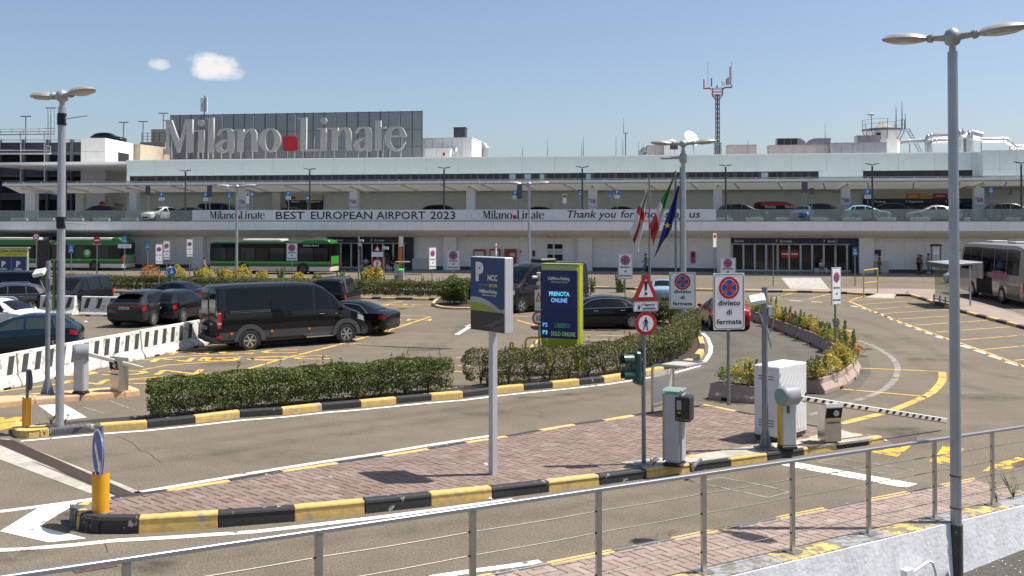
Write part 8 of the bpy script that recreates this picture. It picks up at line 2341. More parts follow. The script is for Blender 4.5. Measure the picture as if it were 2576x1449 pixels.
# ---------------------------------------------------------------- glass shelter, far gate and small signs
sp0 = G(2352,757,0.15)
GS = thing('bus_shelter','glass bus shelter with a flat roof in front of the coach','shelter',(sp0.x,sp0.y,0.15),math.atan2(G(2440,779,.15).y - sp0.y,G(2440,779,.15).x - sp0.x))
shh = AT(2352,662,sp0.y).z - 0.15
Ls = 3.2
for k in range(3):
 b = MB(); b.box(k * Ls / 3 + 0.03,(k + 1) * Ls / 3 - 0.03,-0.008,0.008,0.25,shh - 0.15); b.build('glass_pane','shelter_glass',GS)
for x in (0.0,Ls):
 b = MB(); b.box(x - 0.04,x + 0.04,0.95,1.03,0,shh); b.build('post','steel',GS)
b = MB(); b.box(-0.03,Ls + 0.03,-0.05,0.05,0.12,0.2); b.build('bottom_rail','steel',GS)
for k in range(4):
 b = MB(); b.box(k * Ls / 3 - 0.03,k * Ls / 3 + 0.03,-0.1,-0.01,0.0,0.4); b.build('clamp','steel',GS)
b = MB(); b.hexa([(-0.3,-0.35,shh - 0.05),(Ls + 0.5,-0.35,shh - 0.05),(Ls + 0.5,1.5,shh + 0.12),(-0.3,1.5,shh + 0.12)],[(-0.3,-0.35,shh + 0.1),(Ls + 0.5,-0.35,shh + 0.1),(Ls + 0.5,1.5,shh + 0.22),(-0.3,1.5,shh + 0.22)]); b.build('roof','hvac_grey',GS,bevel=0.02)
b = MB(); b.box(-0.3,Ls + 0.5,-0.42,-0.36,shh - 0.18,shh + 0.08); b.build('roof_edge','trim_grey',GS)
GX = thing('kiosk_frame','black open metal frame holding a white notice behind the shelter','frame',(AT(2355,690,93).x,93,0.12))
b = MB()
fh = AT(2355,614,93).z - 0.12
for x in (-0.42,0.42):
 b = MB(); b.box(x - 0.04,x + 0.04,-0.04,0.04,0,fh - 0.2); b.build('leg','frame_dark',GX)
b = MB(); b.prism([(-0.5,fh - 0.2),(0.5,fh - 0.2),(0.3,fh),(-0.3,fh)],'xz',-0.3,0.3); b.build('top','frame_dark',GX)
b = MB(); b.box(-0.22,0.22,-0.06,-0.045,AT(2350,641,93).z - 0.12,AT(2350,626,93).z - 0.12); b.build('notice','sign_white',GX)
# far gate lane
Yg = 76.0
def far(x,y,Y=Yg): p = AT(x,y,Y); return p
fg = G(960,707)
FGt = thing('barrier_gate','small far gate with a white arm near the arrivals doors','barrier gate',(AT(957,690,73).x,73,0),0,'lifting barrier gates')
b = MB(); b.box(-0.15,0.15,-0.1,0.1,0,1.05); b.build('post','gate_grey',FGt,bevel=0.02)
b = MB(); b.lathe([(0.2,-0.2),(0.22,-0.1),(0.22,0.2)],(0,0,1.2),18,'x'); b.build('drum','gate_head',FGt)
b = MB(); b.box(0.2,3.0,-0.03,0.03,1.12,1.24); b.build('arm','arm_cream',FGt)
FTm = thing('ticket_machine','small far ticket column with a green top beside a curved hood','ticket machine',(AT(1010,690,73).x,73,0))
b = MB(); b.box(-0.16,0.16,-0.16,0.16,0,1.5); b.build('column','gate_grey',FTm,bevel=0.03)
b = MB(); b.box(-0.17,-0.16,-0.14,0.14,0.1,1.4); b.build('yellow_edge','gate_yellow',FTm)
b = MB(); b.box(-0.165,0.165,-0.165,0.165,1.503,1.56); b.build('cap','led_signal',FTm)
b = MB(); b.tube([(-0.5,0.2,0),(-0.5,0.2,1.9),(-0.42,0.2,2.05),(0.6,0.2,2.05)],0.05,8); b.build('hood','hvac_pink',FTm)
b = MB(); b.box(-0.47,-0.2,0.15,0.22,0.3,1.9); b.build('hood_panel','hvac_pink',FTm)
mat('sign_orange',(0.60,0.20,0.04),0.5,var=0.05)
BSt = thing('bus_stop_pole','orange bus stop post in front of the arrivals doors','bus stop',(AT(1007,640,99.5).x,99.5,0.12))
b = MB(); zz = AT(1007,592,99.5).z - 0.12; b.box(-0.19,0.19,-0.06,0.06,0.0,zz); b.build('post','sign_orange',BSt)
b = MB(); b.box(-0.12,0.3,-0.075,-0.062,zz - 1.1,zz - 0.1); b.build('route_panel','sign_white',BSt)
def post_sign(label,x,y0,y1,Y,kind,w=0.6,z0=0.0,ybase=None,group='small traffic signs',rz=0.0,extra=None):
 p = AT(x,(y0 + y1) / 2,Y)
 root = thing('traffic_sign',label,'sign',(p.x,Y,z0),rz,group)
 zt,zb = AT(x,y0,Y).z - z0,AT(x,y1,Y).z - z0
 b = MB(); b.cyl((0,0.05,0),(0,0.05,zt - 0.02),0.04,n=8); b.build('pole','pole_galv',root)
 zc,h = (zt + zb) / 2,zt - zb
 if kind == 'cross':
  b = MB(); b.box(-w / 2,w / 2,-0.01,0.01,zb,zt); b.build('panel','sign_cyan',root)
  b = MB(); b.prism([(-w * 0.38,zc - h * 0.3),(w * 0.38,zc - h * 0.3),(0,zc + h * 0.36)],'xz',-0.014,-0.0105); b.build('triangle','sign_white',root)
  walker(root,0,zc - h * 0.05,h * 0.42,-0.0145)
 elif kind == 'P':
  b = MB(); b.box(-w / 2,w / 2,-0.01,0.01,zb,zt); b.build('panel','sign_cyan',root)
  text('P',h * 0.85,'text_white',root,(0,-0.012,zb + h * 0.2),0,0.001,0.01)
  b = MB(); b.box(-w / 2,w / 2,-0.012,0.01,zb - 0.34,zb - 0.03); b.build('time_plate','sign_white',root)
  text('8-24',0.2,'text_black',root,(0,-0.014,zb - 0.26))
 elif kind == 'back':
  b = MB(); b.box(-w / 2,w / 2,-0.01,0.01,zb,zt); b.build('panel_back','garage_beam',root)
  b = MB(); b.box(-w / 2,w / 2,-0.02,-0.011,zc - 0.02,zc + 0.02); b.build('brace','sign_back',root)
 elif kind == 'noentry':
  b = MB(); b.disc(h / 2,(0,zc),-0.01,0.01,24); b.build('disc','sign_red',root)
  b = MB(); b.box(-h * 0.34,h * 0.34,-0.014,-0.0105,zc - h * 0.09,zc + h * 0.09); b.build('bar','sign_white',root)
 elif kind == 'limit':
  b = MB(); b.disc(h / 2,(0,zc),-0.01,0.01,24); b.build('ring','sign_red',root)
  b = MB(); b.disc(h * 0.37,(0,zc),-0.014,-0.0105,24); b.build('field','sign_white',root)
  text('3.40',h * 0.36,'sign_black',root,(0,-0.0155,zc - h * 0.13),0,0.001,0.004,squeeze=0.8)
 elif kind == 'warn':
  b = MB(); b.prism([(-h * 0.55,zb),(h * 0.55,zb),(0,zt)],'xz',-0.01,0.01); b.build('border','sign_red',root)
  b = MB(); b.prism([(-h * 0.33,zb + h * 0.12),(h * 0.33,zb + h * 0.12),(0,zt - h * 0.26)],'xz',-0.014,-0.0105); b.build('field','sign_white',root)
  b = MB(); b.box(-0.42,0.42,-0.01,0.01,zb - 0.42,zb - 0.06); b.build('plate','sign_white',root)
  b = MB(); b.disc(0.42,(0,zb - 0.95),-0.01,0.01,24); b.build('disc','sign_red',root)
  b = MB(); b.disc(0.29,(0,zb - 0.95),-0.014,-0.0105,24); b.build('disc_field','sign_white',root)
  walker(root,0,zb - 0.95,0.42,-0.0145)
 elif kind == 'noparkwhite':
  b = MB(); b.box(-w / 2,w / 2,-0.01,0.01,zb,zt); b.build('panel','sign_white',root)
  b = MB(); b.disc(w * 0.42,(0,zt - w * 0.6),-0.014,-0.0105,18); b.build('disc','airline_red',root)
 if extra == 'locker':
  b = MB(); b.box(-0.55,0.6,-0.02,0.0,zb - 0.42,zb - 0.08); b.build('plate','sign_white',root); text('Locker',0.26,'text_grey',root,(0.1,-0.022,zb - 0.33))
 return root
post_sign('pedestrian crossing sign in front of the articulated bus',178.5,614,637,84,'cross',0.43)
post_sign('pedestrian crossing sign above the small locker plate',313,593,612,88,'cross',0.4,extra='locker')
post_sign('pedestrian crossing sign standing alone right of the locker plate',371,608,627,90,'cross',0.34)
post_sign('round height limit sign above the articulated bus bellows',91,587,604,84,'limit')
post_sign('no entry sign on the articulated bus rear half',243.5,595,614,86,'noentry')
post_sign('warning triangle over a no pedestrians disc by the far gate',949,616,632,76,'warn')
post_sign('pedestrian crossing sign at the zebra beside the arrivals doors',2151,623,643,78,'cross',0.35)
post_sign('dark sign post between the zebra and the arrivals doors',2103,601,622,84,'back',0.2)
post_sign('thin grey post left of the zebra',1945,615,617,78,'back',0.08)
post_sign('white no parking board by the arrivals doors edge',1798,587,622,86,'noparkwhite',0.4,rz=R(35))
CP = thing('camera_pole','grey pole with white cameras by the far gate','pole',(AT(902,640,73).x,73,0))
b = MB(); zz = AT(902,592,73).z; b.cyl((0,0,0),(0,0,zz),0.055,n=8); b.build('pole','pole_galv',CP)
b = MB(); b.box(0.05,0.35,-0.15,0.05,zz - 0.45,zz - 0.3); b.box(-0.02,0.2,-0.12,0.05,zz - 0.75,zz - 0.55); b.build('camera','hvac_white',CP)
CP2 = thing('camera_pole','grey pole with a box lamp above the far gate drum','pole',(AT(965,640,73).x,73,0))
b = MB(); zz = AT(965,617,73).z; b.cyl((0,0,0),(0,0,zz),0.05,n=8); b.build('pole','pole_galv',CP2)
b = MB(); b.box(-0.05,0.35,-0.2,0.1,zz - 0.3,zz - 0.12); b.build('lamp_box','hvac_white',CP2)
for (x,y,Y,lab) in ((432,683,69,'small round blue arrow sign peeping over the long hedge'),):
 p = AT(x,y,Y); root = thing('traffic_sign',lab,'sign',(p.x,Y,0),0,'small traffic signs')
 b = MB(); b.cyl((0,0.03,0),(0,0.03,p.z),0.03,n=8); b.build('pole','pole_galv',root)
 b = MB(); b.disc(0.3,(0,p.z),-0.01,0.01,20); b.build('disc','sign_cyan',root)
 b = MB(); b.prism([(-0.12,p.z - 0.15),(0,p.z + 0.2),(0.12,p.z - 0.15),(0.03,p.z - 0.1),(-0.03,p.z - 0.1)],'xz',-0.014,-0.0105); b.build('arrow','sign_white',root)
# deck signs
DSI = [('P',406.5,484,496,.55,'blue parking sign on the deck left of the brown van'),('P',517.5,484,497,.5,'blue parking sign behind the brown van'),('P',725.5,481,493,.5,'blue parking sign by departures portal four'),('P',1296,479,492,.5,'blue parking sign left of the white double lamp'),('P',1552.5,477,490,.5,'blue parking sign left of the flags on the deck'),('P',2183,475,490,.58,'blue parking sign at departures portal three'),
       ('cross',576.5,484,499,.35,'blue crossing sign near the slim white lamp'),('cross',634,480,494,.42,'blue crossing sign right of the slim white lamp'),('cross',1459.5,477,493,.4,'blue crossing sign beside the middle deck lamp'),('cross',1534,485,498,.3,'narrow blue crossing sign on the deck'),('cross',2493,470,487,.4,'blue crossing sign right of the tall lamp post'),('cross',774,490,503,.4,'blue sign half hidden by the second deck lamp'),
       ('back',372,467,491,.5,'dark sign back at the left of the deck'),('back',527,467,496,.5,'tall dark sign back above the brown van'),('back',1307,460,500,.5,'tall dark sign back left of the white double lamp'),('back',2024,457,485,.55,'dark sign back above the blue deck car'),('noparkwhite',1420,488,512,.36,'white no parking board in the middle of the deck'),('noparkwhite',623,485,512,.3,'white no parking board beside a poster column'),('back',2542,472,490,.25,'narrow dark sign back at the right of the deck'),('back',2042,473,489,.45,'dark parking garage board on the deck')]
for (kd,x,y0,y1,w,lab) in DSI:
 off = -8.9; s_ = TS(x,off); pz_ = TW(s_,off,5.0)
 post_sign(lab,x,y0,y1,pz_.y,kd,w,5.0,group='signs on the departures deck')
for i,(x0,x1) in enumerate(((28,69),(95,137),(168,210),(235,276),(306,347),(363,389),(1803,1842),(1874,1920),(1951,1997),(2002,2032),(2036,2083),(2120,2166),(2205,2254),(2289,2339),(2425,2440),(2530,2571))):
 off = DECK + 0.8; s0,s1 = TS(x0,off),TS(x1,off)
 o = thing('concrete_block','low white concrete block on the deck edge, %s from the left' % ORD[i],'block',TW((s0 + s1) / 2,off,5.0),-TA,'concrete blocks on the deck')
 w = (s1 - s0) / 2
 b = MB(); b.hexa([(-w,-0.2,0),(w,-0.2,0),(w,0.2,0),(-w,0.2,0)],[(-w + 0.03,-0.14,0.32),(w - 0.03,-0.14,0.32),(w - 0.03,0.14,0.32),(-w + 0.03,0.14,0.32)]); b.build('block_body','garage_white',o,bevel=0.015)
# pay station board at the left edge
Yk = 80.0
KC = thing('pay_station','yellow and navy automatic cashier board at the left edge','pay station',(AT(30,680,Yk).x,Yk,0))
def kz(y): return AT(30,y,Yk).z
def kx(x): return (x - 30) * Yk / F
b = MB(); b.box(kx(-40),kx(68),0,0.3,0,kz(625)); b.build('cabin','hvac_grey',KC)
b = MB(); b.box(kx(-40),kx(70),-0.12,-0.005,kz(645),kz(625)); b.build('header',mat('pay_yellow',(0.52,0.50,0.02),0.4,var=0.04),KC)
b = MB(); b.box(kx(-40),kx(71),-0.2,0.4,kz(625) + 0.005,kz(622)); b.build('roof','galv',KC)
for (x0,x1) in ((-30,27),(30,65)):
 b = MB(); b.box(kx(x0),kx(x1),-0.05,-0.005,0.3,kz(646.5)); b.build('panel','totem_navy',KC)
text('CASSA AUTOMATICA',0.235,'totem_navy',KC,(kx(37),-0.122,kz(634.5)),0,0.002,0.008); text('AUTOMATIC PARKING CASHIER',0.10,'totem_navy',KC,(kx(37),-0.122,kz(641)))
for x in (9,46): text('P',0.62,'text_white',KC,(kx(x),-0.053,kz(671)),0,0.002,0.03); text('CASSA',0.2,'text_white',KC,(kx(x),-0.053,kz(679)),0,0.002,0.006); text('AUTOMATICA',0.2,'text_white',KC,(kx(x),-0.053,kz(686)),0,0.002,0.006)
# ---------------------------------------------------------------- flags
mat('flag_white',(0.62,0.60,0.58),0.8,var=0.06); mat('flag_red',(0.46,0.03,0.03),0.8,var=0.06); mat('flag_green',(0.03,0.25,0.05),0.8,var=0.06); mat('flag_blue',(0.015,0.03,0.20),0.8,var=0.08); mat('flag_star',(0.70,0.55,0.04),0.7,var=0.05)
Yf = 47.0
def flag(label,pole,top,corners,bands,stars=()):
 """pole: (x, y_top); corners: picture outline hoist-top, fly-top, fly-bottom, hoist-bottom; bands: (u0,u1,v0,v1,mat)"""
 xp = AT(pole[0],700,Yf).x
 root = thing('flag',label,'flag',(xp,Yf,0.1),0,'flags on poles')
 zt = AT(pole[0],pole[1],Yf).z - 0.1
 b = MB(); b.cyl((0,0,0),(0,0,zt * pole[2]),0.062 if pole[2] < 1 else 0.05,n=12); 
 if pole[2] < 1: b.cyl((0,0,zt * pole[2]),(0,0,zt),0.045,0.035,10)
 b.build('pole','pole_galv',root)
 C_ = [Vector((AT(x,y,Yf).x - xp,-0.25,AT(x,y,Yf).z - 0.1)) for x,y in corners]
 def P(u,v,o=0.0):
  a = C_[0].lerp(C_[3],v); c = C_[1].lerp(C_[2],v)
  p = a.lerp(c,u)
  return (p.x + 0.03 * math.sin(v * 9 + u * 3),p.y + 0.10 * math.sin(u * 11 + v * 2.2) + 0.05 * math.sin(v * 8) - o,p.z)
 for (u0,u1,v0,v1,m) in bands:
  rows = [[P(u0 + (u1 - u0) * i / 10,v0 + (v1 - v0) * j / 12) for i in range(11)] for j in range(13)]
  b = MB(); b.grid(rows); b.build('cloth',m,root,smooth=80)
 for (u,v,s_) in stars:
  b = MB(); pts = []
  for k in range(10):
   a = R(90 + 36 * k); r_ = s_ * (1 if k % 2 == 0 else 0.4)
   q = P(u,v,0.015); pts.append((q[0] + r_ * math.cos(a),q[1],q[2] + r_ * math.sin(a)))
  b.poly(pts)
  b.add([(p[0],p[1] + 0.004,p[2]) for p in pts],[tuple(range(9,-1,-1))]); b.build('star','flag_star',root)
 return root
flag('red and white city flag hanging limp on the left pole',(1634,440,0.45),0,((1622,478),(1628,482),(1606,635),(1582,582)),((0,.40,0,.36,'flag_white'),(.40,.62,0,.36,'flag_red'),(.62,1,0,.36,'flag_white'),(0,1,.36,.52,'flag_red'),(0,.40,.52,1,'flag_white'),(.40,.62,.52,1,'flag_red'),(.62,1,.52,1,'flag_white')))
flag('green white and red national flag on the middle pole',(1700,430,1.0),0,((1689,450),(1692,452),(1643,620),(1632,566)),((0,1,0,.48,'flag_green'),(0,1,.48,.74,'flag_white'),(0,1,.74,1,'flag_red')))
flag('blue flag with yellow stars on the right pole',(1713.5,421,1.0),0,((1703,466),(1707,472),(1690,575),(1642,650)),((0,1,0,1,'flag_blue'),),((0.12,0.33,0.12),(0.30,0.62,0.16)))
# ---------------------------------------------------------------- litter, weeds, pipework
mat('paper',(0.72,0.72,0.70),0.8,var=0.08)
def crumple(label,p,s_,m='paper',z=0.0,cat='litter'):
 b = MB(); n = 9; vs = []
 for i in range(4):
  for k in range(n):
   a = 2 * math.pi * k / n; r_ = (0.25,1.0,0.9,0.3)[i] * s_ * random.uniform(0.6,1.2)
   vs.append((r_ * math.cos(a),r_ * math.sin(a) * 0.7,(0,0.12,0.45,0.75)[i] * s_ * random.uniform(0.7,1.2)))
 fs = [(i * n + k,i * n + (k + 1) % n,(i + 1) * n + (k + 1) % n,(i + 1) * n + k) for i in range(3) for k in range(n)] + [tuple(range(27,36))]
 b.add(vs,fs); o = b.build('litter',m,None); o.location = p + Vector((0,0,z)); tag(o,label,cat,'scraps of litter'); return o
crumple('crumpled white tissue on the bricks near the kerb nose',G(832,1206,KH),0.07)
crumple('white scrap of paper at the foot of the square post',G(1222,1170,KH),0.06)
crumple('white scrap below the yellow kerb block',G(1232,1257),0.05)
crumple('pink crumpled wrapper beside the striped barrier foot',G(43,968),0.13,mat('paper_pink',(0.62,0.34,0.28),0.8,var=0.3,vs=30))
crumple('white litter on the asphalt in front of the grey sport car',G(216,811),0.10)
crumple('white litter against the planter curve',G(2150,928),0.07)
crumple('white litter on the bricks at the kerb corner',G(2226,1110),0.05)
for i,(x,y,z,h,n,lab) in enumerate(((128,1068,KH,0.30,26,'grassy weed left of the lamp post foot'),(163,1066,KH,0.24,20,'grassy weed right of the lamp post foot'),(112,1095,KH - .05,0.22,12,'thin weed growing in the yellow kerb'),(2280,743,.15,.35,16,'tall weed at the ramp kerb'),(2549,1252,0.16,.42,14,'spiky green weed on the low wall right of the last post'),(2508,1262,0.18,.35,10,'thin weed beside the railing post at right'))):
 p = G(x,y,z)
 root = thing('weed',lab,'weed',p,0,'weeds in the kerbs')
 b = MB()
 for k in range(n):
  a = random.uniform(0,6.28); l_ = h * random.uniform(0.5,1.1); sp_ = random.uniform(0.15,0.6); w = 0.008
  b.add([(w * math.sin(a),-w * math.cos(a),0),(-w * math.sin(a),w * math.cos(a),0),(l_ * sp_ * 0.5 * math.cos(a),l_ * sp_ * 0.5 * math.sin(a),l_ * 0.6),(l_ * sp_ * math.cos(a),l_ * sp_ * math.sin(a),l_)],[(0,1,2),(0,2,3)])
 o = b.build('blades',mat('weed_green',(0.10,0.13,0.035),0.8,var=0.3,vs=10),root)
 if i >= 4:
  P_ = np.array([[random.gauss(0,0.03),random.gauss(0,0.03),random.uniform(0.05,h)] for _ in range(60)]); link('leaves',leaf_mesh('leaves',P_,P_ * 0 + np.array([0,-.5,.5]),0.035,'leaf_green'),root)
mat('pipe_white',(0.68,0.68,0.69),0.5,var=0.05)
CD = thing('cable_conduit','white conduit pipe with a square junction box along the low wall','conduit',RP(0,0.36,LOWZ))
cz_ = 0.12
def rcl(a,p,z): v = RD * a + RN * (p + 0.03 - 0.3); return (v.x,v.y,z - LOWZ - 0.04)
jA = along(G(2234,1432,-0.2))
b = MB(); b.tube([rcl(jA - 3.0,0.27,-0.36),rcl(jA - 0.05,0.27,-0.22)],0.022,10); b.tube([rcl(jA + 0.1,0.27,-0.18),rcl(jA + 0.62,0.27,-0.09),rcl(jA + 0.70,0.28,-0.12),rcl(jA + 0.76,0.29,-0.25),rcl(jA + 0.8,0.30,-0.46)],0.022,10); b.build('pipe','pipe_white',CD,smooth=60)
b = MB(); b.hexa([rcl(jA - 0.09,0.24,-0.27),rcl(jA + 0.11,0.24,-0.27),rcl(jA + 0.11,0.34,-0.27),rcl(jA - 0.09,0.34,-0.27)],[rcl(jA - 0.09,0.24,-0.07),rcl(jA + 0.11,0.24,-0.07),rcl(jA + 0.11,0.34,-0.07),rcl(jA - 0.09,0.34,-0.07)]); b.build('junction_box','pipe_white',CD,bevel=0.008)
DB = thing('rubbish','heap of torn cardboard and plastic at the foot of the tall lamp post','rubbish',(6.72,15.86,LOWZ))
for k,(dx,dy,w,h,rz,m) in enumerate(((-0.18,0.05,0.26,0.30,0.5,'pipe_white'),(-0.34,-0.05,0.22,0.20,-0.3,'hvac_grey'),(-0.05,-0.22,0.4,0.12,0.9,'trim_grey'),(0.1,-0.3,0.22,0.08,2.0,'rust_iron'))):
 b = MB(Matrix.Translation((dx,dy,0)) @ Matrix.Rotation(rz,4,'Z') @ Matrix.Rotation(0.35,4,'X')); b.add([(-w / 2,0,0),(w / 2,0.02,0),(w / 2.4,0.08,h),(-w / 3,0.03,h * 1.15),(0,-0.05,h * 0.5)],[(0,1,4),(1,2,4),(2,3,4),(3,0,4)]); b.build('scrap',m,DB)
b = MB()
for k in range(420):
 a,p = random.uniform(-1,6),random.uniform(0.28,1.6)
 q = RP(a,p,LOWZ + 0.006); s_ = random.uniform(0.006,0.022); r_ = random.uniform(0,6.28)
 b.add([(q.x + s_ * math.cos(r_ + t) * (1 if t != 2 else 0.5),q.y + s_ * math.sin(r_ + t),q.z + random.uniform(0,.006)) for t in (0,2,4)],[(0,1,2)])
o = b.build('debris','paper'); stuff(o); o['label'] = 'tiny pale chips scattered on the dark lower asphalt'
# ---------------------------------------------------------------- people
mat('skin',(0.42,0.26,0.19),0.6,var=0.05); mat('hair_dark',(0.02,0.015,0.012),0.7,var=0.1); mat('hair_grey',(0.30,0.28,0.26),0.7,var=0.1); mat('cap_tan',(0.42,0.32,0.20),0.8,var=0.05)
for nm,c in (('cl_white',(.66,.66,.66)),('cl_black',(.012,.012,.014)),('cl_red',(.36,.02,.025)),('cl_purple',(.16,.05,.14)),('cl_jeans',(.06,.10,.19)),('cl_paleblue',(.16,.27,.38)),('cl_pattern',(.22,.12,.09)),('cl_grey',(.10,.10,.10)),('cl_beige',(.45,.36,.27)),('cl_stripe',(.40,.42,.60)),('cl_khaki',(.20,.18,.13))): mat(nm,c,0.85,var=0.15 if nm != 'cl_pattern' else 0.8,vs=5 if nm != 'cl_pattern' else 14)
def skin_mesh(name,verts,edges,radii,m,root_i=0):
 me = bpy.data.meshes.new(name); me.from_pydata([tuple(v) for v in verts],edges,[])
 o = bpy.data.objects.new('tmp',me)
 md = o.modifiers.new('s','SKIN'); md.use_smooth_shade = True
 for i,r_ in enumerate(radii):
  d_ = me.skin_vertices[0].data[i]; d_.radius = (r_,r_) if not isinstance(r_,tuple) else r_
  d_.use_root = (i == root_i)
 ss = o.modifiers.new('u','SUBSURF'); ss.levels = 1; ss.render_levels = 1
 out = bake(o)
 bpy.data.objects.remove(o); bpy.data.meshes.remove(me)
 out.materials.clear(); out.materials.append(MATS[m])
 out.polygons.foreach_set('use_smooth',[True] * len(out.polygons))
 out.name = name
 return out
def person(label,loc,rz,pose,shirt,trousers,hair='hair_dark',H=1.74,sleeves='short',shorts=False,extra=None,z0=0.0):
 """faces local +x"""
 k = H / 1.74
 root = thing('person',label,'person',(loc[0],loc[1],z0),rz,'people by the terminal')
 J = dict(pel=(0,0,.95),wst=(0,0,1.08),chs=(.01,0,1.30),nek=(0,0,1.49),hdb=(.015,0,1.57),hdm=(.025,0,1.65),hdt=(.01,0,1.71))
 for s_,sg in (('l',1),('r',-1)):
  J['sh' + s_] = (0,.18 * sg,1.42); J['el' + s_] = (-.02,.24 * sg,1.14); J['wr' + s_] = (.07,.25 * sg,.90); J['ha' + s_] = (.10,.25 * sg,.81)
  J['hp' + s_] = (0,.095 * sg,.90); J['kn' + s_] = (.02,.10 * sg,.50); J['an' + s_] = (-.02,.10 * sg,.09); J['to' + s_] = (.15,.12 * sg,.035)
 if pose == 'walk':
  J['knl'] = (.20,.09,.50); J['anl'] = (.27,.09,.10); J['tol'] = (.43,.10,.06); J['knr'] = (-.02,-.09,.49); J['anr'] = (-.33,-.09,.16); J['tor'] = (-.20,-.10,.05)
  J['ell'] = (-.16,.22,1.17); J['wrl'] = (-.10,.24,.93); J['hal'] = (-.06,.24,.84); J['elr'] = (.10,-.22,1.16); J['wrr'] = (.28,-.22,.98); J['har'] = (.35,-.21,.92)
 if pose == 'sit':
  for q in ('pel','wst','chs','nek','hdb','hdm','hdt'):
   x,y,z = J[q]; J[q] = (x + (z - .95) * .38,y,z - .50)
  for s_,sg in (('l',1),('r',-1)):
   J['sh' + s_] = (.18,.19 * sg,.92); J['el' + s_] = (.27,.26 * sg,.66); J['wr' + s_] = (.45,.14 * sg,.58); J['ha' + s_] = (.52,.10 * sg,.55)
   J['hp' + s_] = (.03,.10 * sg,.45); J['kn' + s_] = (.43,.16 * sg,.48); J['an' + s_] = (.42,.15 * sg,.09); J['to' + s_] = (.58,.18 * sg,.035)
 if pose == 'lean':
  J['ell'] = (.12,.30,1.40); J['wrl'] = (.24,.34,1.62); J['hal'] = (.28,.35,1.70); J['elr'] = (.05,-.26,1.16); J['wrr'] = (.20,-.10,1.06); J['har'] = (.26,-.04,1.05)
 if pose == 'folded':
  for s_,sg in (('l',1),('r',-1)): J['el' + s_] = (.04,.26 * sg,1.15); J['wr' + s_] = (.20,.06 * sg,1.14); J['ha' + s_] = (.23,-.02 * sg,1.14)
 names = list(J); ix = {n_: i for i,n_ in enumerate(names)}
 V_ = [tuple(c * k for c in J[n_]) for n_ in names]
 rad = dict(pel=.125,wst=.115,chs=.135,nek=.055,hdb=.075,hdm=.10,hdt=.075,sh=.065,el=.045,wr=.033,ha=.030,hp=.095,kn=.062,an=.045,to=.038)
 Rr = [rad[n_ if n_ in rad else n_[:2]] * k for n_ in names]
 E = [('pel','wst'),('wst','chs'),('chs','nek'),('nek','hdb'),('hdb','hdm'),('hdm','hdt')]
 for s_ in 'lr': E += [('chs','sh' + s_),('sh' + s_,'el' + s_),('el' + s_,'wr' + s_),('wr' + s_,'ha' + s_),('pel','hp' + s_),('hp' + s_,'kn' + s_),('kn' + s_,'an' + s_),('an' + s_,'to' + s_)]
 E = [(ix[a],ix[c]) for a,c in E]
 # fingers and nose on the same skin
 for s_,sg in (('l',1),('r',-1)):
  h_ = Vector(V_[ix['ha' + s_]]); w_ = Vector(V_[ix['wr' + s_]]); d_ = (h_ - w_).normalized()
  side = Vector((0,1,0)).cross(d_).normalized() if abs(d_.y) < 0.9 else Vector((1,0,0))
  for j,(o_,ln) in enumerate(((-.03,.07),(-.012,.085),(.008,.08),(.026,.06),(-.05,.03))):
   V_.append(tuple(h_ + side * o_ * k + d_ * ln * k)); Rr.append(.0095 * k); E.append((ix['ha' + s_],len(V_) - 1))
 hm = Vector(V_[ix['hdm']]); V_.append(tuple(hm + Vector((.115,0,-.015)) * k)); Rr.append(.016 * k); E.append((ix['hdm'],len(V_) - 1))
 link('body',skin_mesh('body',V_,E,Rr,'skin',ix['pel']),root)
 def cloth(nm,keys,edges,m,f):
  kk = {n_: i for i,n_ in enumerate(keys)}
  vs,rs = [],[]
  for n_ in keys:
   if '>' in n_:
    a,c,t = n_.split('>'); p = Vector(J[a]).lerp(Vector(J[c]),float(t)); ra = rad[a if a in rad else a[:2]] * (1 - float(t)) + rad[c if c in rad else c[:2]] * float(t)
   else: p = Vector(J[n_]); ra = rad[n_ if n_ in rad else n_[:2]]
   vs.append(tuple(p * k)); rs.append(ra * k * f)
  link(nm,skin_mesh(nm,vs,[(kk[a],kk[c]) for a,c in edges],rs,m,0),root)
 tq = {'short': .75,'long': 1.0,'none': .15}[sleeves]
 ks = ['wst','chs','pel','shl','shr'] + (['ell','elr'] if sleeves == 'long' else []) + ['%s%s>%s%s>%s' % (('sh',s_,'el',s_,tq) if sleeves != 'long' else ('el',s_,'wr',s_,.9)) for s_ in 'lr'] + ['chs>nek>0.7']
 es = [('wst','chs'),('wst','pel'),('chs','shl'),('chs','shr'),('chs','chs>nek>0.7')]
 if sleeves == 'long': es += [('shl','ell'),('shr','elr'),('ell',ks[-3]),('elr',ks[-2])]
 else: es += [('shl',ks[-3]),('shr',ks[-2])]
 cloth('shirt',ks,es,shirt,1.14)
 t2 = .95 if not shorts else None
 kt = ['pel','hpl','hpr'] + ([] if shorts else ['knl','knr']) + ['%s%s>%s%s>%s' % (('kn',s_,'an',s_,.9) if not shorts else ('hp',s_,'kn',s_,.85)) for s_ in 'lr']
 et = [('pel','hpl'),('pel','hpr')] + ([('hpl','knl'),('hpr','knr'),('knl',kt[-2]),('knr',kt[-1])] if not shorts else [('hpl',kt[-2]),('hpr',kt[-1])])
 cloth('trousers',kt,et,trousers,1.17)
 hd_ = Vector(J['hdm']) * k
 b = MB(); b.lathe([(0.118 * k,-0.045 * k),(0.122 * k,0.02 * k),(0.10 * k,0.085 * k),(0.05 * k,0.12 * k)],(hd_.x - 0.022 * k,hd_.y,hd_.z + 0.015),12,sx=1.02,sy=0.9); b.build('hair',hair,root,smooth=70)
 b = MB()
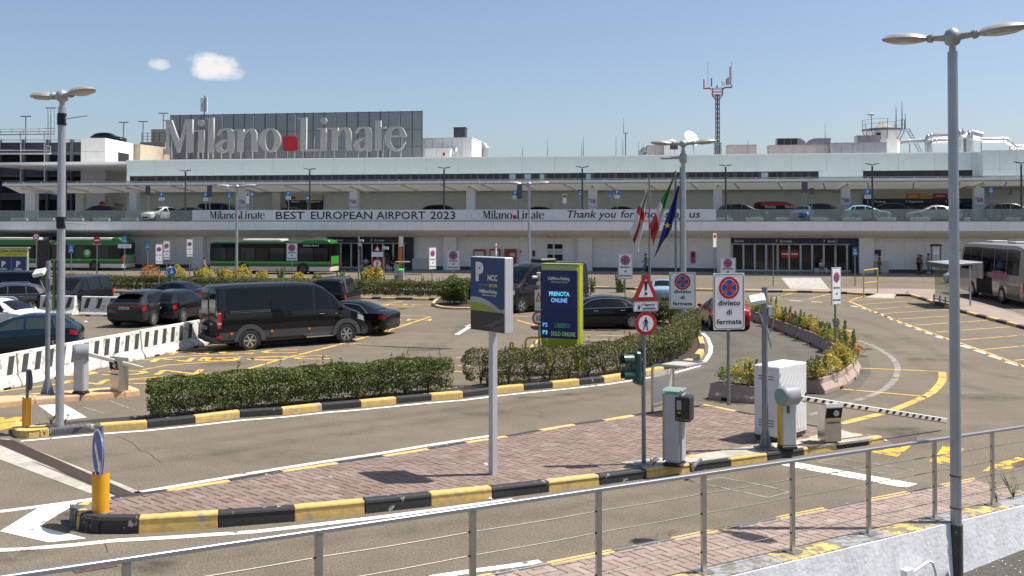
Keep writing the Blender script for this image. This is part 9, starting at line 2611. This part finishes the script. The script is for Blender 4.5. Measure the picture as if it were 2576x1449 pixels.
 for sg in (-1,1):
  b.cyl((hd_.x + 0.088 * k,sg * 0.035,hd_.z + 0.0),(hd_.x + 0.103 * k,sg * 0.035,hd_.z + 0.0),0.012,n=6)
 b.build('eyes','hair_dark',root)
 for s_ in 'lr':
  a_,t_ = Vector(J['an' + s_]) * k,Vector(J['to' + s_]) * k
  dd = (t_ - a_); dd.z = 0; dd.normalize(); q = Matrix.Translation((a_.x,a_.y,min(a_.z,t_.z) - 0.035)) @ Matrix.Rotation(math.atan2(dd.y,dd.x),4,'Z')
  b = MB(q); b.box(-0.08,0.20,-0.05,0.05,0.0,0.085); b.build('shoe','cl_white' if trousers in ('cl_jeans','cl_paleblue') else 'cl_black',root,bevel=0.02)
 return root
def pat(x,yfoot,o=1.1): return TW(TS(x,LW - o),LW - o,0.12)
person('man in a white shirt and jeans by the paired signs',(AT(427,690,78).x,78),R(100),'stand','cl_white','cl_jeans',z0=0.0)
person('man in a patterned shirt striding past the middle bus nose',(AT(514,690,92).x,92),R(-10),'walk','cl_pattern','cl_grey',z0=0.0)
p = pat(1624,687,2.6); person('woman in jeans walking with a black suitcase under the flags',p,R(180),'walk','cl_grey','cl_paleblue',z0=0.12)
p2 = p + Vector((0.2,-0.45,0))
SCs = thing('suitcase','black wheeled suitcase beside the walking woman','suitcase',(p2.x,p2.y,0.12))
b = MB(); b.box(-0.2,0.2,-0.12,0.12,0.06,0.62); b.build('shell','cl_black',SCs,bevel=0.04)
b = MB(); b.tube([(-0.1,0,0.6),(-0.1,0,1.0),(0.1,0,1.0),(0.1,0,0.6)],0.012,6); b.build('handle','steel',SCs)
def bench(label,p,rz=0.0,w=1.2):
 o = thing('bench',label,'bench',(p.x,p.y,0.12),rz,'white stone seats')
 b = MB(); b.box(-w / 2,w / 2,-0.22,0.22,0.0,0.43); b.build('block','frame_white',o,bevel=0.02)
p = pat(2065,685); person('man in a cap and white shirt sitting outside the arrivals doors',p,R(-90),'sit','cl_white','cl_khaki','cap_tan',shorts=True,z0=0.12)
bench('white stone seat under the man with the cap',p + Vector((0,0.12,0)))
p = pat(2212,684); person('man in a red shirt leaning at the pillar sign',p,R(160),'lean','cl_red','cl_grey','hair_dark',z0=0.12)
p = pat(2310,683); person('bald man in a purple shirt and black trousers',p,R(20),'folded','cl_purple','cl_black','skin',z0=0.12)
p = pat(2335,687); person('tall man in a striped shirt and blue jeans facing right',p,R(10),'stand','cl_stripe','cl_paleblue',H=1.82,z0=0.12)
p = pat(2324,685); person('woman in pale clothes half behind the striped shirt man',p + Vector((0,0.7,0)),R(0),'stand','cl_beige','cl_beige','hair_dark',H=1.66,z0=0.12)
for i,(x,sh_c,tr,ps) in enumerate(((921,'cl_white','cl_black','sit'),(955,'cl_black','cl_grey','stand'),(973,'cl_black','cl_khaki','stand'),(985,'cl_black','cl_black','sit'))):
 p = pat(x,678)
 person(('woman in a white top sitting by the arrivals doors','person in black standing next to the bus stop post','person in black and khaki beyond the bus stop post','person in black sitting right of the bus stop post')[i],p,R(-90 + 15 * i),ps,sh_c,tr,shorts=(i in (0,2)),z0=0.12)
 if ps == 'sit': bench(('white stone seat under the woman in the white top','','','white stone seat under the person in black')[i],p + Vector((0,0.12,0)))
bpy.data.scenes.remove(TMP)
bpy.context.view_layer.update()
